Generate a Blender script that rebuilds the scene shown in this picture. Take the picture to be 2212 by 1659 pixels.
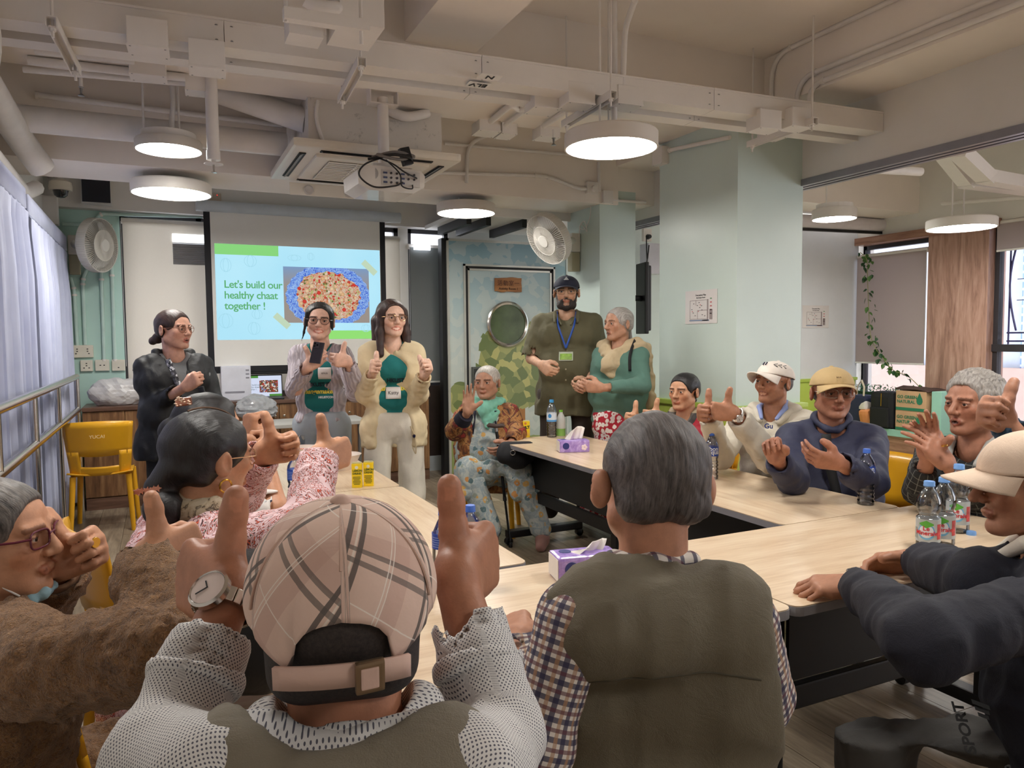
import bpy, bmesh, math, random
import numpy as np
from mathutils import Vector, Matrix
random.seed(7); np.random.seed(7)
SC = bpy.context.scene
COL = SC.collection
for o in list(bpy.data.objects): bpy.data.objects.remove(o)

# ------------------------------------------------------------------ camera
IMG_W, IMG_H, FPX, EYE = 2212, 1659, 1600.0, 1.43
CAM_R = np.array([[0.90372022, 0.03457988, -0.42672474],
                  [-0.42802507, 0.05159986, -0.90229263],
                  [-0.00918223, 0.99806898, 0.06143289]])      # camera axes in world
cam = bpy.data.cameras.new('camera'); cam.sensor_fit = 'HORIZONTAL'; cam.sensor_width = 36.0
cam.lens = FPX / IMG_W * 36.0; cam.clip_start = 0.05; cam.clip_end = 200
cam_ob = bpy.data.objects.new('camera', cam); COL.objects.link(cam_ob)
M4 = Matrix.Identity(4)
for i in range(3):
 for j in range(3): M4[i][j] = CAM_R[i, j]
M4[2][3] = EYE
cam_ob.matrix_world = M4
SC.camera = cam_ob

# ------------------------------------------------------------------ world, exposure
SC.view_settings.view_transform = 'Standard'
SC.view_settings.look = 'None'
SC.view_settings.gamma = 1.0
SC.view_settings.use_curve_mapping = False
SC.view_settings.exposure = 0.95
w = bpy.data.worlds.new('overcast'); SC.world = w; w.use_nodes = True
wb = w.node_tree.nodes['Background']
wb.inputs[0].default_value = (0.93, 0.95, 1.0, 1); wb.inputs[1].default_value = 2.5
LAMP_POWER = 22.0
try:
 SC.cycles.max_bounces = 8; SC.cycles.diffuse_bounces = 4; SC.cycles.transmission_bounces = 8; SC.cycles.transparent_max_bounces = 12
 SC.cycles.caustics_reflective = False; SC.cycles.caustics_refractive = False
 SC.cycles.sample_clamp_indirect = 4.0
except Exception: pass

# ------------------------------------------------------------------ photo geometry: a pixel meets a plane of the room
def _ray(px, py): return CAM_R @ np.array([px - IMG_W / 2, -(py - IMG_H / 2), -FPX])
CAM_P = np.array([0, 0, EYE])
def onZ(px, py, z): d = _ray(px, py); return CAM_P + d * (z - EYE) / d[2]
def onY(px, py, y): d = _ray(px, py); return CAM_P + d * y / d[1]
def onX(px, py, x): d = _ray(px, py); return CAM_P + d * x / d[0]
def at(px, py, d): return CAM_P + _ray(px, py) * d / FPX

# ------------------------------------------------------------------ materials
def srgb(c):
 if isinstance(c, str):
  c = c.lstrip('#'); c = [int(c[i:i + 2], 16) / 255 for i in (0, 2, 4)]
 elif max(c) > 1.0: c = [x / 255 for x in c]
 return tuple((x / 12.92 if x <= .04045 else ((x + .055) / 1.055) ** 2.4) for x in c[:3]) + (1.0,)
class NT:
 def __init__(s, m): s.t = m.node_tree; s.n = s.t.nodes; s.l = s.t.links
 def new(s, t, **kw):
  n = s.n.new(t)
  for k, v in kw.items():
   if k in n.inputs.keys() if isinstance(k, str) else False: n.inputs[k].default_value = v
   else: setattr(n, k, v)
  return n
 def link(s, a, b): s.l.new(a, b)
 def math(s, op, a, b=None, c=None):
  n = s.n.new('ShaderNodeMath'); n.operation = op
  for i, v in enumerate((a, b, c)):
   if v is None: continue
   if isinstance(v, (int, float)): n.inputs[i].default_value = v
   else: s.link(v, n.inputs[i])
  return n.outputs[0]
 def mix(s, fac, a, b):
  n = s.n.new('ShaderNodeMix'); n.data_type = 'RGBA'
  for i, v in ((0, fac), (6, a), (7, b)):
   if isinstance(v, (int, float)): n.inputs[i].default_value = v
   elif isinstance(v, tuple): n.inputs[i].default_value = v
   else: s.link(v, n.inputs[i])
  return n.outputs[2]
 def ramp(s, fac, stops, interp='LINEAR'):
  n = s.n.new('ShaderNodeValToRGB'); n.color_ramp.interpolation = interp
  e = n.color_ramp.elements
  while len(e) < len(stops): e.new(0.5)
  for el, (p, c) in zip(e, stops): el.position = p; el.color = c
  s.link(fac, n.inputs[0]); return n.outputs[0]
 def coord(s, kind='Object', scale=(1, 1, 1), rot=(0, 0, 0), loc=(0, 0, 0), attr=None):
  if attr:
   a = s.n.new('ShaderNodeAttribute'); a.attribute_name = attr; o = a.outputs['Vector']
  else:
   a = s.n.new('ShaderNodeTexCoord'); o = a.outputs[kind]
  m = s.n.new('ShaderNodeMapping'); m.inputs[1].default_value = loc; m.inputs[2].default_value = rot; m.inputs[3].default_value = scale
  s.link(o, m.inputs[0]); return m.outputs[0]
 def noise(s, vec, scale=5, detail=3, rough=.5, dist=0):
  n = s.n.new('ShaderNodeTexNoise'); n.inputs['Scale'].default_value = scale; n.inputs['Detail'].default_value = detail
  n.inputs['Roughness'].default_value = rough; n.inputs['Distortion'].default_value = dist
  s.link(vec, n.inputs['Vector']); return n.outputs[0]
 def voro(s, vec, scale=5, feature='F1', out='Distance', rnd=1.0):
  n = s.n.new('ShaderNodeTexVoronoi'); n.feature = feature; n.inputs['Scale'].default_value = scale
  n.inputs['Randomness'].default_value = rnd
  s.link(vec, n.inputs['Vector']); return n.outputs[out]
 def sep(s, vec):
  n = s.n.new('ShaderNodeSeparateXYZ'); s.link(vec, n.inputs[0]); return n.outputs
 def bump(s, h, strength=.3, dist=.01):
  n = s.n.new('ShaderNodeBump'); n.inputs['Strength'].default_value = strength; n.inputs['Distance'].default_value = dist
  s.link(h, n.inputs['Height']); s.link(n.outputs[0], s.b.inputs['Normal'])
MATS = {}
def mat(name, color=(200, 200, 200), rough=.5, metal=0, var=.06, vscale=6, bump=0, bscale=40, spec=.5, emit=None, estr=0, alpha=1, trans=0, ior=1.45, sheen=0, coat=0):
 if name in MATS: return MATS[name]
 m = bpy.data.materials.new(name); m.use_nodes = True; MATS[name] = m
 t = NT(m); t.b = t.n['Principled BSDF']; b = t.b
 c = srgb(color)
 b.inputs['Roughness'].default_value = rough; b.inputs['Metallic'].default_value = metal
 b.inputs['Specular IOR Level'].default_value = spec; b.inputs['IOR'].default_value = ior
 b.inputs['Transmission Weight'].default_value = trans; b.inputs['Alpha'].default_value = alpha
 b.inputs['Sheen Weight'].default_value = sheen; b.inputs['Coat Weight'].default_value = coat
 if var > 0:
  co = t.coord('Object'); n = t.noise(co, vscale, 4, .6)
  k = tuple(max(0, x * (1 - var)) for x in c[:3]) + (1,); l = tuple(min(1, x * (1 + var)) for x in c[:3]) + (1,)
  t.link(t.ramp(n, [(.3, k), (.7, l)]), b.inputs['Base Color'])
 else: b.inputs['Base Color'].default_value = c
 if bump > 0:
  co = t.coord('Object'); t.bump(t.noise(co, bscale, 4, .6), bump, .004)
 if emit is not None:
  b.inputs['Emission Color'].default_value = srgb(emit); b.inputs['Emission Strength'].default_value = estr
 m.diffuse_color = c
 return m
def custom(name, fn, rough=.6, **kw):
 if name in MATS: return MATS[name]
 m = bpy.data.materials.new(name); m.use_nodes = True; MATS[name] = m
 t = NT(m); t.b = t.n['Principled BSDF']; t.b.inputs['Roughness'].default_value = rough
 for k, v in kw.items(): t.b.inputs[k].default_value = v
 col = fn(t)
 if col is not None: t.link(col, t.b.inputs['Base Color'])
 return m
def wood(name, dark, mid, light, axis=2, scale=1.0, rough=.45, kind='Object', stretch=14.0, contrast=1.0, attr=None):
 def fn(t):
  sc = [stretch] * 3; sc[axis] = 1.0
  co = t.coord(kind, scale=tuple(x * scale for x in sc), attr=attr)
  n1 = t.noise(co, 1.2, 5, .6, 1.2); n2 = t.noise(co, 5, 6, .65, .4)
  f = t.math('ADD', t.math('MULTIPLY', n1, .65), t.math('MULTIPLY', n2, .35))
  lo, hi = .5 - .16 / contrast, .5 + .16 / contrast
  t.bump(n2, .08, .002)
  return t.ramp(f, [(lo, srgb(dark)), (.5, srgb(mid)), (hi, srgb(light))])
 return custom(name, fn, rough)

# ------------------------------------------------------------------ mesh builder
class MB:
 def __init__(s): s.v = []; s.f = []; s.m = []; s.smooth = []; s.mats = []; s.cur = 0
 def mat(s, m):
  if m not in s.mats: s.mats.append(m)
  s.cur = s.mats.index(m); return s
 def add(s, vs, fs, smooth=False):
  o = len(s.v); s.v += [tuple(map(float, p)) for p in vs]
  for f in fs: s.f.append(tuple(o + i for i in f)); s.m.append(s.cur); s.smooth.append(smooth)
  return s
 def box(s, lo, hi, rot=None, bev=0.0):
  lo = np.array(lo, float); hi = np.array(hi, float)
  c = (lo + hi) / 2; e = abs(hi - lo) / 2
  return s.obox(c, e, np.eye(3) if rot is None else rot, bev)
 def obox(s, c, e, R=np.eye(3), bev=0.0):
  """box with half-extents e, columns of R its axes; bev chamfers the edges"""
  c = np.array(c, float); e = np.array(e, float); R = np.array(R, float)
  if bev <= 0:
   sg = [(-1, -1, -1), (1, -1, -1), (1, 1, -1), (-1, 1, -1), (-1, -1, 1), (1, -1, 1), (1, 1, 1), (-1, 1, 1)]
   vs = [c + R @ (np.array(q) * e) for q in sg]
   return s.add(vs, [(0, 3, 2, 1), (4, 5, 6, 7), (0, 1, 5, 4), (1, 2, 6, 5), (2, 3, 7, 6), (3, 0, 4, 7)])
  b = min(bev, min(e) * .95)
  bm = bmesh.new(); bmesh.ops.create_cube(bm, size=2.0)
  for v in bm.verts: v.co = Vector(np.array(v.co) * e)
  bmesh.ops.bevel(bm, geom=bm.edges[:], offset=b, segments=2, affect='EDGES', profile=.7)
  bm.verts.index_update()
  vs = [c + R @ np.array(v.co) for v in bm.verts]; fs = [[v.index for v in f.verts] for f in bm.faces]
  bm.free(); return s.add(vs, fs)
 def prism(s, poly, h0, h1, M=None, cap=True):
  """2D outline (ccw) extruded from h0 to h1 along local z; M 4x4 maps local to world"""
  n = len(poly); P = [(x, y, h0) for x, y in poly] + [(x, y, h1) for x, y in poly]
  if M is not None: P = [np.array(M)[:3, :3] @ np.array(p) + np.array(M)[:3, 3] for p in P]
  fs = [(i, (i + 1) % n, n + (i + 1) % n, n + i) for i in range(n)]
  if cap: fs += [tuple(range(n - 1, -1, -1)), tuple(range(n, 2 * n))]
  return s.add(P, fs)
 def tube(s, pts, r, seg=10, cap=True, closed=False, flat=None):
  """round tube along pts (list of 3-vectors); r number or list"""
  P = [np.array(p, float) for p in pts]; n = len(P)
  rs = [r] * n if isinstance(r, (int, float)) else list(r)
  T = []
  for i in range(n):
   a = P[(i - 1) % n] if (closed or i > 0) else P[i]; b = P[(i + 1) % n] if (closed or i < n - 1) else P[i]
   t = b - a; T.append(t / (np.linalg.norm(t) + 1e-12))
  u = np.cross(T[0], [0, 0, 1.0])
  if np.linalg.norm(u) < .1: u = np.cross(T[0], [1.0, 0, 0])
  u /= np.linalg.norm(u); vs = []
  for i in range(n):
   u = u - T[i] * np.dot(u, T[i]); u /= np.linalg.norm(u) + 1e-12; w_ = np.cross(T[i], u)
   for k in range(seg):
    a = 2 * math.pi * k / seg
    vs.append(P[i] + rs[i] * (math.cos(a) * u + math.sin(a) * w_ * (flat or 1.0)))
  fs = []
  for i in range(n if closed else n - 1):
   for k in range(seg):
    a, b = i * seg, ((i + 1) % n) * seg
    fs.append((a + k, a + (k + 1) % seg, b + (k + 1) % seg, b + k))
  if cap and not closed: fs += [tuple(range(seg - 1, -1, -1)), tuple((n - 1) * seg + k for k in range(seg))]
  return s.add(vs, fs, True)
 def lathe(s, prof, seg=24, M=None, close=False):
  """prof: list of (r,z); revolved about local z"""
  vs = []; n = len(prof)
  for r, z in prof:
   for k in range(seg):
    a = 2 * math.pi * k / seg; vs.append((r * math.cos(a), r * math.sin(a), z))
  if M is not None: M = np.array(M); vs = [M[:3, :3] @ np.array(p) + M[:3, 3] for p in vs]
  fs = []
  for i in range(n - 1):
   for k in range(seg):
    fs.append((i * seg + k, i * seg + (k + 1) % seg, (i + 1) * seg + (k + 1) % seg, (i + 1) * seg + k))
  if prof[0][0] > 1e-6: fs.append(tuple(range(seg - 1, -1, -1)))
  if prof[-1][0] > 1e-6: fs.append(tuple((n - 1) * seg + k for k in range(seg)))
  return s.add(vs, fs, True)
 def grid(s, P, closed_u=False, smooth=True):
  """P[i][j] array of points -> quads"""
  n, m = len(P), len(P[0]); vs = [p for row in P for p in row]; fs = []
  for i in range(n if closed_u else n - 1):
   for j in range(m - 1):
    a = i * m + j; b = ((i + 1) % n) * m + j
    fs.append((a, b, b + 1, a + 1))
  return s.add(vs, fs, smooth)
 def build(s, name, m=None, parent=None, origin=None, uv=None):
  me = bpy.data.meshes.new(name)
  o0 = np.array(origin if origin is not None else (0, 0, 0), float)
  V = np.array(s.v, float).reshape(-1, 3) - o0
  me.from_pydata([tuple(p) for p in V], [], s.f)
  if m is not None and not s.mats: me.materials.append(m)
  for q in s.mats: me.materials.append(q)
  if s.mats and len(s.mats) > 1: me.polygons.foreach_set('material_index', s.m)
  me.polygons.foreach_set('use_smooth', s.smooth)
  me.update()
  bm = bmesh.new(); bm.from_mesh(me); bmesh.ops.remove_doubles(bm, verts=bm.verts[:], dist=1e-6)
  bmesh.ops.recalc_face_normals(bm, faces=bm.faces[:]); bm.to_mesh(me); bm.free()
  if any(s.smooth):
   try: me.set_sharp_from_angle(angle=math.radians(42))
   except Exception: pass
  ob = bpy.data.objects.new(name, me); COL.objects.link(ob)
  if parent is not None:
   ob.parent = parent
   ob.location = Vector(o0) - (parent.location if parent.rotation_euler[:] == (0, 0, 0) else Vector((0, 0, 0)))
  else: ob.location = Vector(o0)
  return ob
def tag(o, label=None, cat=None, group=None, kind=None):
 if label: o['label'] = label
 if cat: o['category'] = cat
 if group: o['group'] = group
 if kind: o['kind'] = kind
 return o
def thing(name, loc, label, cat, group=None):
 o = bpy.data.objects.new(name, None); o.empty_display_size = .05; COL.objects.link(o); o.location = Vector(np.array(loc, float))
 return tag(o, label, cat, group)
def part(mb, name, m, parent, kind=None):
 """part whose vertices are in world space, under a thing that is not rotated"""
 o = mb.build(name, m, parent, origin=np.array(parent.location))
 o.location = (0, 0, 0)
 if kind: o['kind'] = kind
 return o
def sub(mb, name, m, parent_part, kind=None):
 P = parent_part; base = np.array(P.matrix_world.translation) if False else _wloc(P)
 o = mb.build(name, m, P, origin=base); o.location = (0, 0, 0)
 if kind: o['kind'] = kind
 return o
def _wloc(o):
 l = np.array(o.location)
 while o.parent is not None: o = o.parent; l = l + np.array(o.location)
 return l
def single(mb, name, m, origin, label, cat, group=None):
 return tag(mb.build(name, m, None, origin=origin), label, cat, group)
def struct(mb, name, m, parent=None):
 o = mb.build(name, m, parent)
 if parent is None: o['kind'] = 'structure'
 return o
def dup_tree(o, loc, label=None, group=None):
 r = o.copy(); COL.objects.link(r); r.location = Vector(np.array(loc, float))
 if label: r['label'] = label
 if group: r['group'] = group
 def rec(src, dst):
  for ch in list(src.children):
   c = ch.copy(); COL.objects.link(c); c.parent = dst; rec(ch, c)
 rec(o, r); return r
def frame(a, b):
 """rotation whose 1st column is a, 2nd ~b, 3rd a x b"""
 a = np.array(a, float); a /= np.linalg.norm(a); b = np.array(b, float); b = b - a * np.dot(a, b); b /= np.linalg.norm(b)
 return np.stack([a, b, np.cross(a, b)], axis=1)
def m44(R, t):
 M = np.eye(4); M[:3, :3] = R; M[:3, 3] = t; return M
def arc(c, r, a0, a1, n, ax=(1, 0, 0), ay=(0, 0, 1)):
 c = np.array(c, float); ax = np.array(ax, float); ay = np.array(ay, float)
 return [c + r * (math.cos(a0 + (a1 - a0) * i / n) * ax + math.sin(a0 + (a1 - a0) * i / n) * ay) for i in range(n + 1)]
def bend(pts, r=.06, n=5):
 """polyline with rounded corners"""
 P = [np.array(p, float) for p in pts]; out = [P[0]]
 for i in range(1, len(P) - 1):
  a, b, c = P[i - 1], P[i], P[i + 1]; u = a - b; v = c - b
  lu, lv = np.linalg.norm(u), np.linalg.norm(v); k = min(r, lu * .49, lv * .49)
  p0, p1 = b + u / lu * k, b + v / lv * k
  for j in range(n + 1):
   t = j / n; out.append((1 - t) ** 2 * p0 + 2 * t * (1 - t) * b + t * t * p1)
 out.append(P[-1]); return out
def text_obj(body, size, M, m, parent, name='lettering', extrude=.0006, align='LEFT', bold=0, shear=0, spacing=1.0, line=1.0):
 cu = bpy.data.curves.new(name, 'FONT'); cu.body = body; cu.size = size; cu.extrude = extrude; cu.align_x = align
 cu.offset = bold; cu.shear = shear; cu.space_character = spacing; cu.space_line = line; cu.resolution_u = 3
 cu.materials.append(m)
 tmp = bpy.data.objects.new(name, cu); COL.objects.link(tmp)
 dg = bpy.context.evaluated_depsgraph_get(); me = bpy.data.meshes.new_from_object(tmp.evaluated_get(dg)); bpy.data.objects.remove(tmp)
 n = len(me.vertices); co = np.empty(n * 3); me.vertices.foreach_get('co', co); co = co.reshape(-1, 3)
 M = np.array(M); co = co @ M[:3, :3].T + M[:3, 3]
 if parent is not None: co = co - _wloc(parent)
 me.vertices.foreach_set('co', co.ravel()); me.update(); me.name = name
 if not me.materials: me.materials.append(m)
 o = bpy.data.objects.new(name, me); COL.objects.link(o)
 if parent is not None: o.parent = parent
 return o
# ================================================================== structure
WHITE = mat('wall_paint_white', (226, 223, 218), .75, var=.03, vscale=3, bump=.06, bscale=60)
CEILP = mat('ceiling_paint', (242, 234, 225), .85, var=.03, vscale=2, bump=.05, bscale=50)
MINT = mat('mint_wall_paint', (190, 222, 212), .7, var=.03, vscale=3)
PILLARP = mat('pale_mint_gloss_paint', (204, 219, 212), .32, var=.03, vscale=2)
LIME = mat('lime_wainscot_paint', (186, 208, 92), .45, var=.04, vscale=4)
PAINT = mat('white_painted_metal', (232, 227, 221), .5, var=.03, vscale=5)
PIPEP = mat('white_pipe_paint', (232, 228, 224), .5, var=.04, vscale=8)
GALV = mat('galvanised_steel', (150, 150, 150), .35, .9)
BLACKM = mat('black_powder_coat', (22, 22, 24), .42, var=.1)
DARKSLOT = mat('dark_slot', (34, 33, 34), .6)
CHROME = mat('stainless_steel', (205, 202, 198), .18, 1.0, var=.04, vscale=30)
LEDM = mat('lamp_diffuser', (255, 255, 250), .5, var=0, emit=(255, 251, 244), estr=LAMP_POWER)
ZC = 3.22
XL, XB, YB = -0.86, 4.02, 7.62
# floor: a slab with real planks on it
PL = []
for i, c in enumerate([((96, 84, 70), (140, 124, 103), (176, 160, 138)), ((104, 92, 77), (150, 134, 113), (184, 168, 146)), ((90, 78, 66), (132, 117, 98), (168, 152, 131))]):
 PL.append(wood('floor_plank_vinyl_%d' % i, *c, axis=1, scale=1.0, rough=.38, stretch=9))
fl = struct(MB().box((-1.0, -3.0, -.08), (8.2, 7.7, -.006)), 'floor', mat('floor_screed', (92, 80, 68), .6))
pw, plen = .186, 1.24
pm = [MB().box((0, 0, -.006), (pw - .003, plen - .003, 0)).build('plank_src', m) for m in PL]
pmesh = [o.data for o in pm]
for o in pm: bpy.data.objects.remove(o)
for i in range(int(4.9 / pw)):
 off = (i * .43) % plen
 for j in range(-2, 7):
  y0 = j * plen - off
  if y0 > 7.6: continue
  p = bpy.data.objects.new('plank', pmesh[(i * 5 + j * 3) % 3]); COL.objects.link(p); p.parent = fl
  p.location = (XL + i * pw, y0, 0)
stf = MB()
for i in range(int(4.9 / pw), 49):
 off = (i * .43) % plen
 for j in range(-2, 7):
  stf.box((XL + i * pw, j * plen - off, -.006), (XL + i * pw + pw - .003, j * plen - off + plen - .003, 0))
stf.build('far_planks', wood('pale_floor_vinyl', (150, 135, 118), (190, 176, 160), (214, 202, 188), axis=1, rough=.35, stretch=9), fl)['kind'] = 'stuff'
# walls
struct(MB().box((XL - .15, -3, 0), (XL, YB + .2, ZC)), 'wall_left', WHITE)
struct(MB().box((XL - .15, -3.15, 0), (8.2, -3, ZC)), 'wall_rear', WHITE)
wb_ = struct(MB().box((XL, YB, 0), (-.30, YB + .15, 2.60)), 'wall_back', MINT)
part(MB().box((XL, YB - .12, 2.60), (XB + 1.0, YB + .15, ZC)), 'upper_wall', WHITE, wb_)
part(MB().box((-.30, YB, 0), (2.86, YB + .15, .93)), 'sill_wall', mat('dark_wenge_panel', (62, 50, 46), .4, var=.12, vscale=20), wb_)
part(MB().box((2.30, YB, .93), (2.40, YB + .15, 2.60)), 'window_pier', WHITE, wb_)
part(MB().box((2.86, YB, 0), (XB + .3, YB + .15, 2.60)), 'corner_wall', WHITE, wb_)
struct(MB().box((2.42, YB - .02, 0), (2.86, YB, .16)), 'baseboard_back', mat('pale_baseboard', (186, 192, 196), .5))
# ceiling and beams
struct(MB().box((XL, -3, ZC), (8.2, YB + .15, ZC + .12)), 'ceiling', CEILP)
struct(MB().box((XL, 3.74, 2.875), (3.62, 4.65, ZC)), 'ceiling_beam_middle', CEILP)
struct(MB().box((XL, 5.47, 2.575), (3.62, 6.06, ZC)), 'ceiling_beam_rear', CEILP)
struct(MB().box((1.18, -3, 2.95), (1.57, 3.74, ZC)), 'ceiling_beam_lengthwise', CEILP)
struct(MB().box((3.60, -3, 2.90), (XB, YB, ZC)), 'ceiling_beam_side', CEILP)
bh = struct(MB().box((XB, -3, 2.50), (XB + .14, YB, ZC)), 'wall_bulkhead', WHITE)
tr = MB()
for dx in (-.01, .05, .11): tr.box((XB + dx, -3, 2.455), (XB + dx + .035, YB, 2.50))
part(tr, 'partition_track', mat('grey_aluminium', (150, 150, 158), .35, .6), bh)
# pillars
p1 = struct(MB().box((3.45, 3.81, 0), (4.03, 4.65, 2.9)), 'pillar_near', PILLARP)
p2 = struct(MB().box((3.45, 5.50, 0), (3.82, 6.06, 2.7)), 'pillar_far', PILLARP)
part(MB().box((3.452, 5.502, 2.6), (XB, 6.05, 2.91)), 'pillar_head', CEILP, p2)
def wains(name, lo, hi, zt):
 o = struct(MB().box(lo, (hi[0], hi[1], zt - .035)), name, LIME)
 part(MB().box((lo[0] - .018, lo[1] - .018, zt - .035), (hi[0] + .018, hi[1] + .018, zt), bev=.008), 'cap_rail', mat('lime_rail_paint', (176, 200, 84), .4), o)
 return o
wains('trim_pillar_wainscot', (3.425, 3.785, 0), (4.05, 4.66, 0), .965)
# the neighbouring room seen past the bulkhead
RX, RY = 7.2, 6.0
struct(MB().box((6.35, RY, 0), (RX + .02, RY + .12, 2.62)), 'wall_neighbour_pier', mat('cool_white_paint', (222, 226, 230), .5, var=.02))
wains('trim_neighbour_wainscot', (5.2, RY - .03, 0), (RX - .03, RY, 0), .955)
struct(MB().box((XB + .14, RY + .9, 0), (6.35, RY + 1.0, ZC)), 'wall_neighbour_rear', mat('mint_white_paint', (214, 226, 222), .5, var=.02))
struct(MB().box((XB + .1, 5.25, 2.70), (RX + .6, 5.75, ZC)), 'ceiling_beam_neighbour', CEILP)
struct(MB().box((5.3, 2.0, 2.68), (8.1, 2.02, 2.7)).box((RX, -3, 2.50), (RX + .3, RY + 1, ZC)), 'wall_right_head', WHITE)
WOODR = wood('olive_wood_laminate', (104, 72, 62), (176, 138, 122), (208, 174, 158), axis=2, scale=.9, rough=.35, stretch=10, contrast=.8)
WOODRH = wood('olive_wood_laminate_flat', (92, 62, 50), (158, 118, 98), (194, 156, 134), axis=1, scale=.9, rough=.35, stretch=10, contrast=.8)
rw = struct(MB().box((RX, -3, 0), (RX + .25, RY + 1, .46)), 'wall_right', WOODRH)
part(MB().box((RX - .02, 4.50, .46), (RX + .25, 5.12, 2.44)), 'timber_column', WOODR, rw)
part(MB().box((RX - .05, 4.40, 2.44), (RX + .25, RY, 2.52)), 'timber_lintel', WOODRH, rw)
part(MB().box((RX + .1, RY - .02, .46), (RX + .25, RY + 1, 2.5)), 'end_wall', WHITE, rw)
# ================================================================== windows, blinds, curtains
FRAME = mat('dark_window_frame', (52, 50, 54), .4)
def thin_glass(tint, gloss, base):
 def fn(t):
  tr = t.n.new('ShaderNodeBsdfTransparent'); tr.inputs[0].default_value = tint; gl = t.n.new('ShaderNodeBsdfGlossy'); gl.inputs['Roughness'].default_value = .05
  fz = t.n.new('ShaderNodeFresnel'); fz.inputs[0].default_value = 1.38; mx = t.n.new('ShaderNodeMixShader'); t.link(t.math('ADD', t.math('MULTIPLY', fz.outputs[0], gloss), base), mx.inputs[0]); t.link(tr.outputs[0], mx.inputs[1]); t.link(gl.outputs[0], mx.inputs[2]); t.link(mx.outputs[0], t.n['Material Output'].inputs[0])
 return fn
GLASS = custom('window_glass', thin_glass((.97, .98, 1, 1), .8, .0), .05)
def window(name, lo, hi, axis, bars=1):
 """axis 'x': wall runs along x; a frame, a glass pane and mullions"""
 lo = np.array(lo, float); hi = np.array(hi, float); k = 0 if axis == 'x' else 1; o = MB()
 fw = .045
 def bar(a, b):
  l = lo.copy(); h = hi.copy(); l[k], h[k] = a[0], b[0]; l[2], h[2] = a[1], b[1]; o.box(l, h)
 bar((lo[k], lo[2]), (hi[k], lo[2] + fw)); bar((lo[k], hi[2] - fw), (hi[k], hi[2]))
 for i in range(bars + 2):
  c = lo[k] + (hi[k] - lo[k] - fw) * i / (bars + 1); bar((c, lo[2]), (c + fw, hi[2]))
 ob = struct(o, name, FRAME)
 l = lo.copy(); h = hi.copy(); m = 1 - k; c = (lo[m] + hi[m]) / 2; l[m], h[m] = c - .004, c + .004; l[k] += .03; h[k] -= .03; l[2] += .03; h[2] -= .03
 part(MB().box(l, h), 'pane', GLASS, ob)
 return ob
window('window_1', (-.30, YB + .03, .93), (2.30, YB + .09, 2.60), 'x', 3)
window('window_2', (2.40, YB + .03, .93), (2.86, YB + .09, 2.60), 'x', 0)
w3 = window('window_3', (RX + .1, 5.12, .46), (RX + .16, RY, 2.44), 'y', 0)
w4 = window('window_4', (RX + .08, 1.2, .46), (RX + .15, 4.50, 2.5), 'y', 2)
part(MB().box((RX + .06, 1.2, 1.26), (RX + .17, 4.5, 1.33)), 'transom', FRAME, w4)
# decorative bar grille behind the right-hand window
GRL = mat('violet_grille_paint', (70, 62, 110), .4)
def grille_panel(y0, y1):
 pts = []
 for fy in (.12, .40, .58, .88):
  s = 1 if fy in (.40, .88) else -1
  pts.append([(RX + .2, y0 + (y1 - y0) * fy + s * .07 * math.sin(t * math.pi) * (1 if fy not in (.40,) else 1), 1.46 + .88 * t) for t in np.linspace(0, 1, 9)])
 g = MB()
 for p in pts: g.tube(p, .009, 6)
 for z in (1.44, 2.36, 1.36): g.tube([(RX + .2, y0, z), (RX + .2, y1, z)], .009, 6)
 for fy in (.02, .98): g.tube([(RX + .2, y0 + (y1 - y0) * fy, 1.33), (RX + .2, y0 + (y1 - y0) * fy, 2.5)], .009, 6)
 for z in (1.75, 1.95): g.tube([(RX + .2, y0 + (y1 - y0) * .12, z), (RX + .2, y0 + (y1 - y0) * .88, z)], .004, 5)
 return g
gt = thing('window_grille', (RX + .2, 3.9, 1.33), 'violet metal window grille with curved bars beside the wood-clad column', 'grille')
part(grille_panel(3.75, 4.44), 'bar_panel', GRL, gt); part(grille_panel(3.02, 3.70), 'bar_panel', GRL, gt)
# pale apartment block across the street with a mosaic tile strip
bl = thing('neighbour_building', (14, 6, -4), 'pale apartment block with a blue mosaic strip outside the right window', 'building')
part(MB().box((12.0, -1, -6), (13.0, 16, 9)), 'facade', mat('pale_render', (150, 156, 168), .8), bl)
part(MB().box((11.85, -1, -6), (12.0, 16, .9)), 'plinth_wall', mat('pinkish_concrete', (150, 128, 120), .8), bl)
def mosaic(t):
 co = t.coord('Object'); b = t.n.new('ShaderNodeTexBrick'); b.offset = 0; b.inputs['Scale'].default_value = 1
 b.inputs['Brick Width'].default_value = .13; b.inputs['Row Height'].default_value = .13; b.inputs['Mortar Size'].default_value = .02
 b.inputs['Color1'].default_value = srgb((78, 104, 150)); b.inputs['Color2'].default_value = srgb((98, 124, 166)); b.inputs['Mortar'].default_value = srgb((152, 158, 170))
 r = t.n.new('ShaderNodeMapping'); r.inputs[2].default_value = (math.pi / 2, 0, math.pi / 2); t.link(co, r.inputs[0])
 s = t.sep(co); c = t.n.new('ShaderNodeCombineXYZ'); t.link(s[1], c.inputs[0]); t.link(s[2], c.inputs[1]); t.link(c.outputs[0], b.inputs['Vector'])
 return b.outputs[0]
part(MB().box((11.93, 6.35, -6), (12.0, 6.95, 8)), 'mosaic_strip', custom('blue_mosaic_tiles', mosaic, .3), bl)
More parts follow.
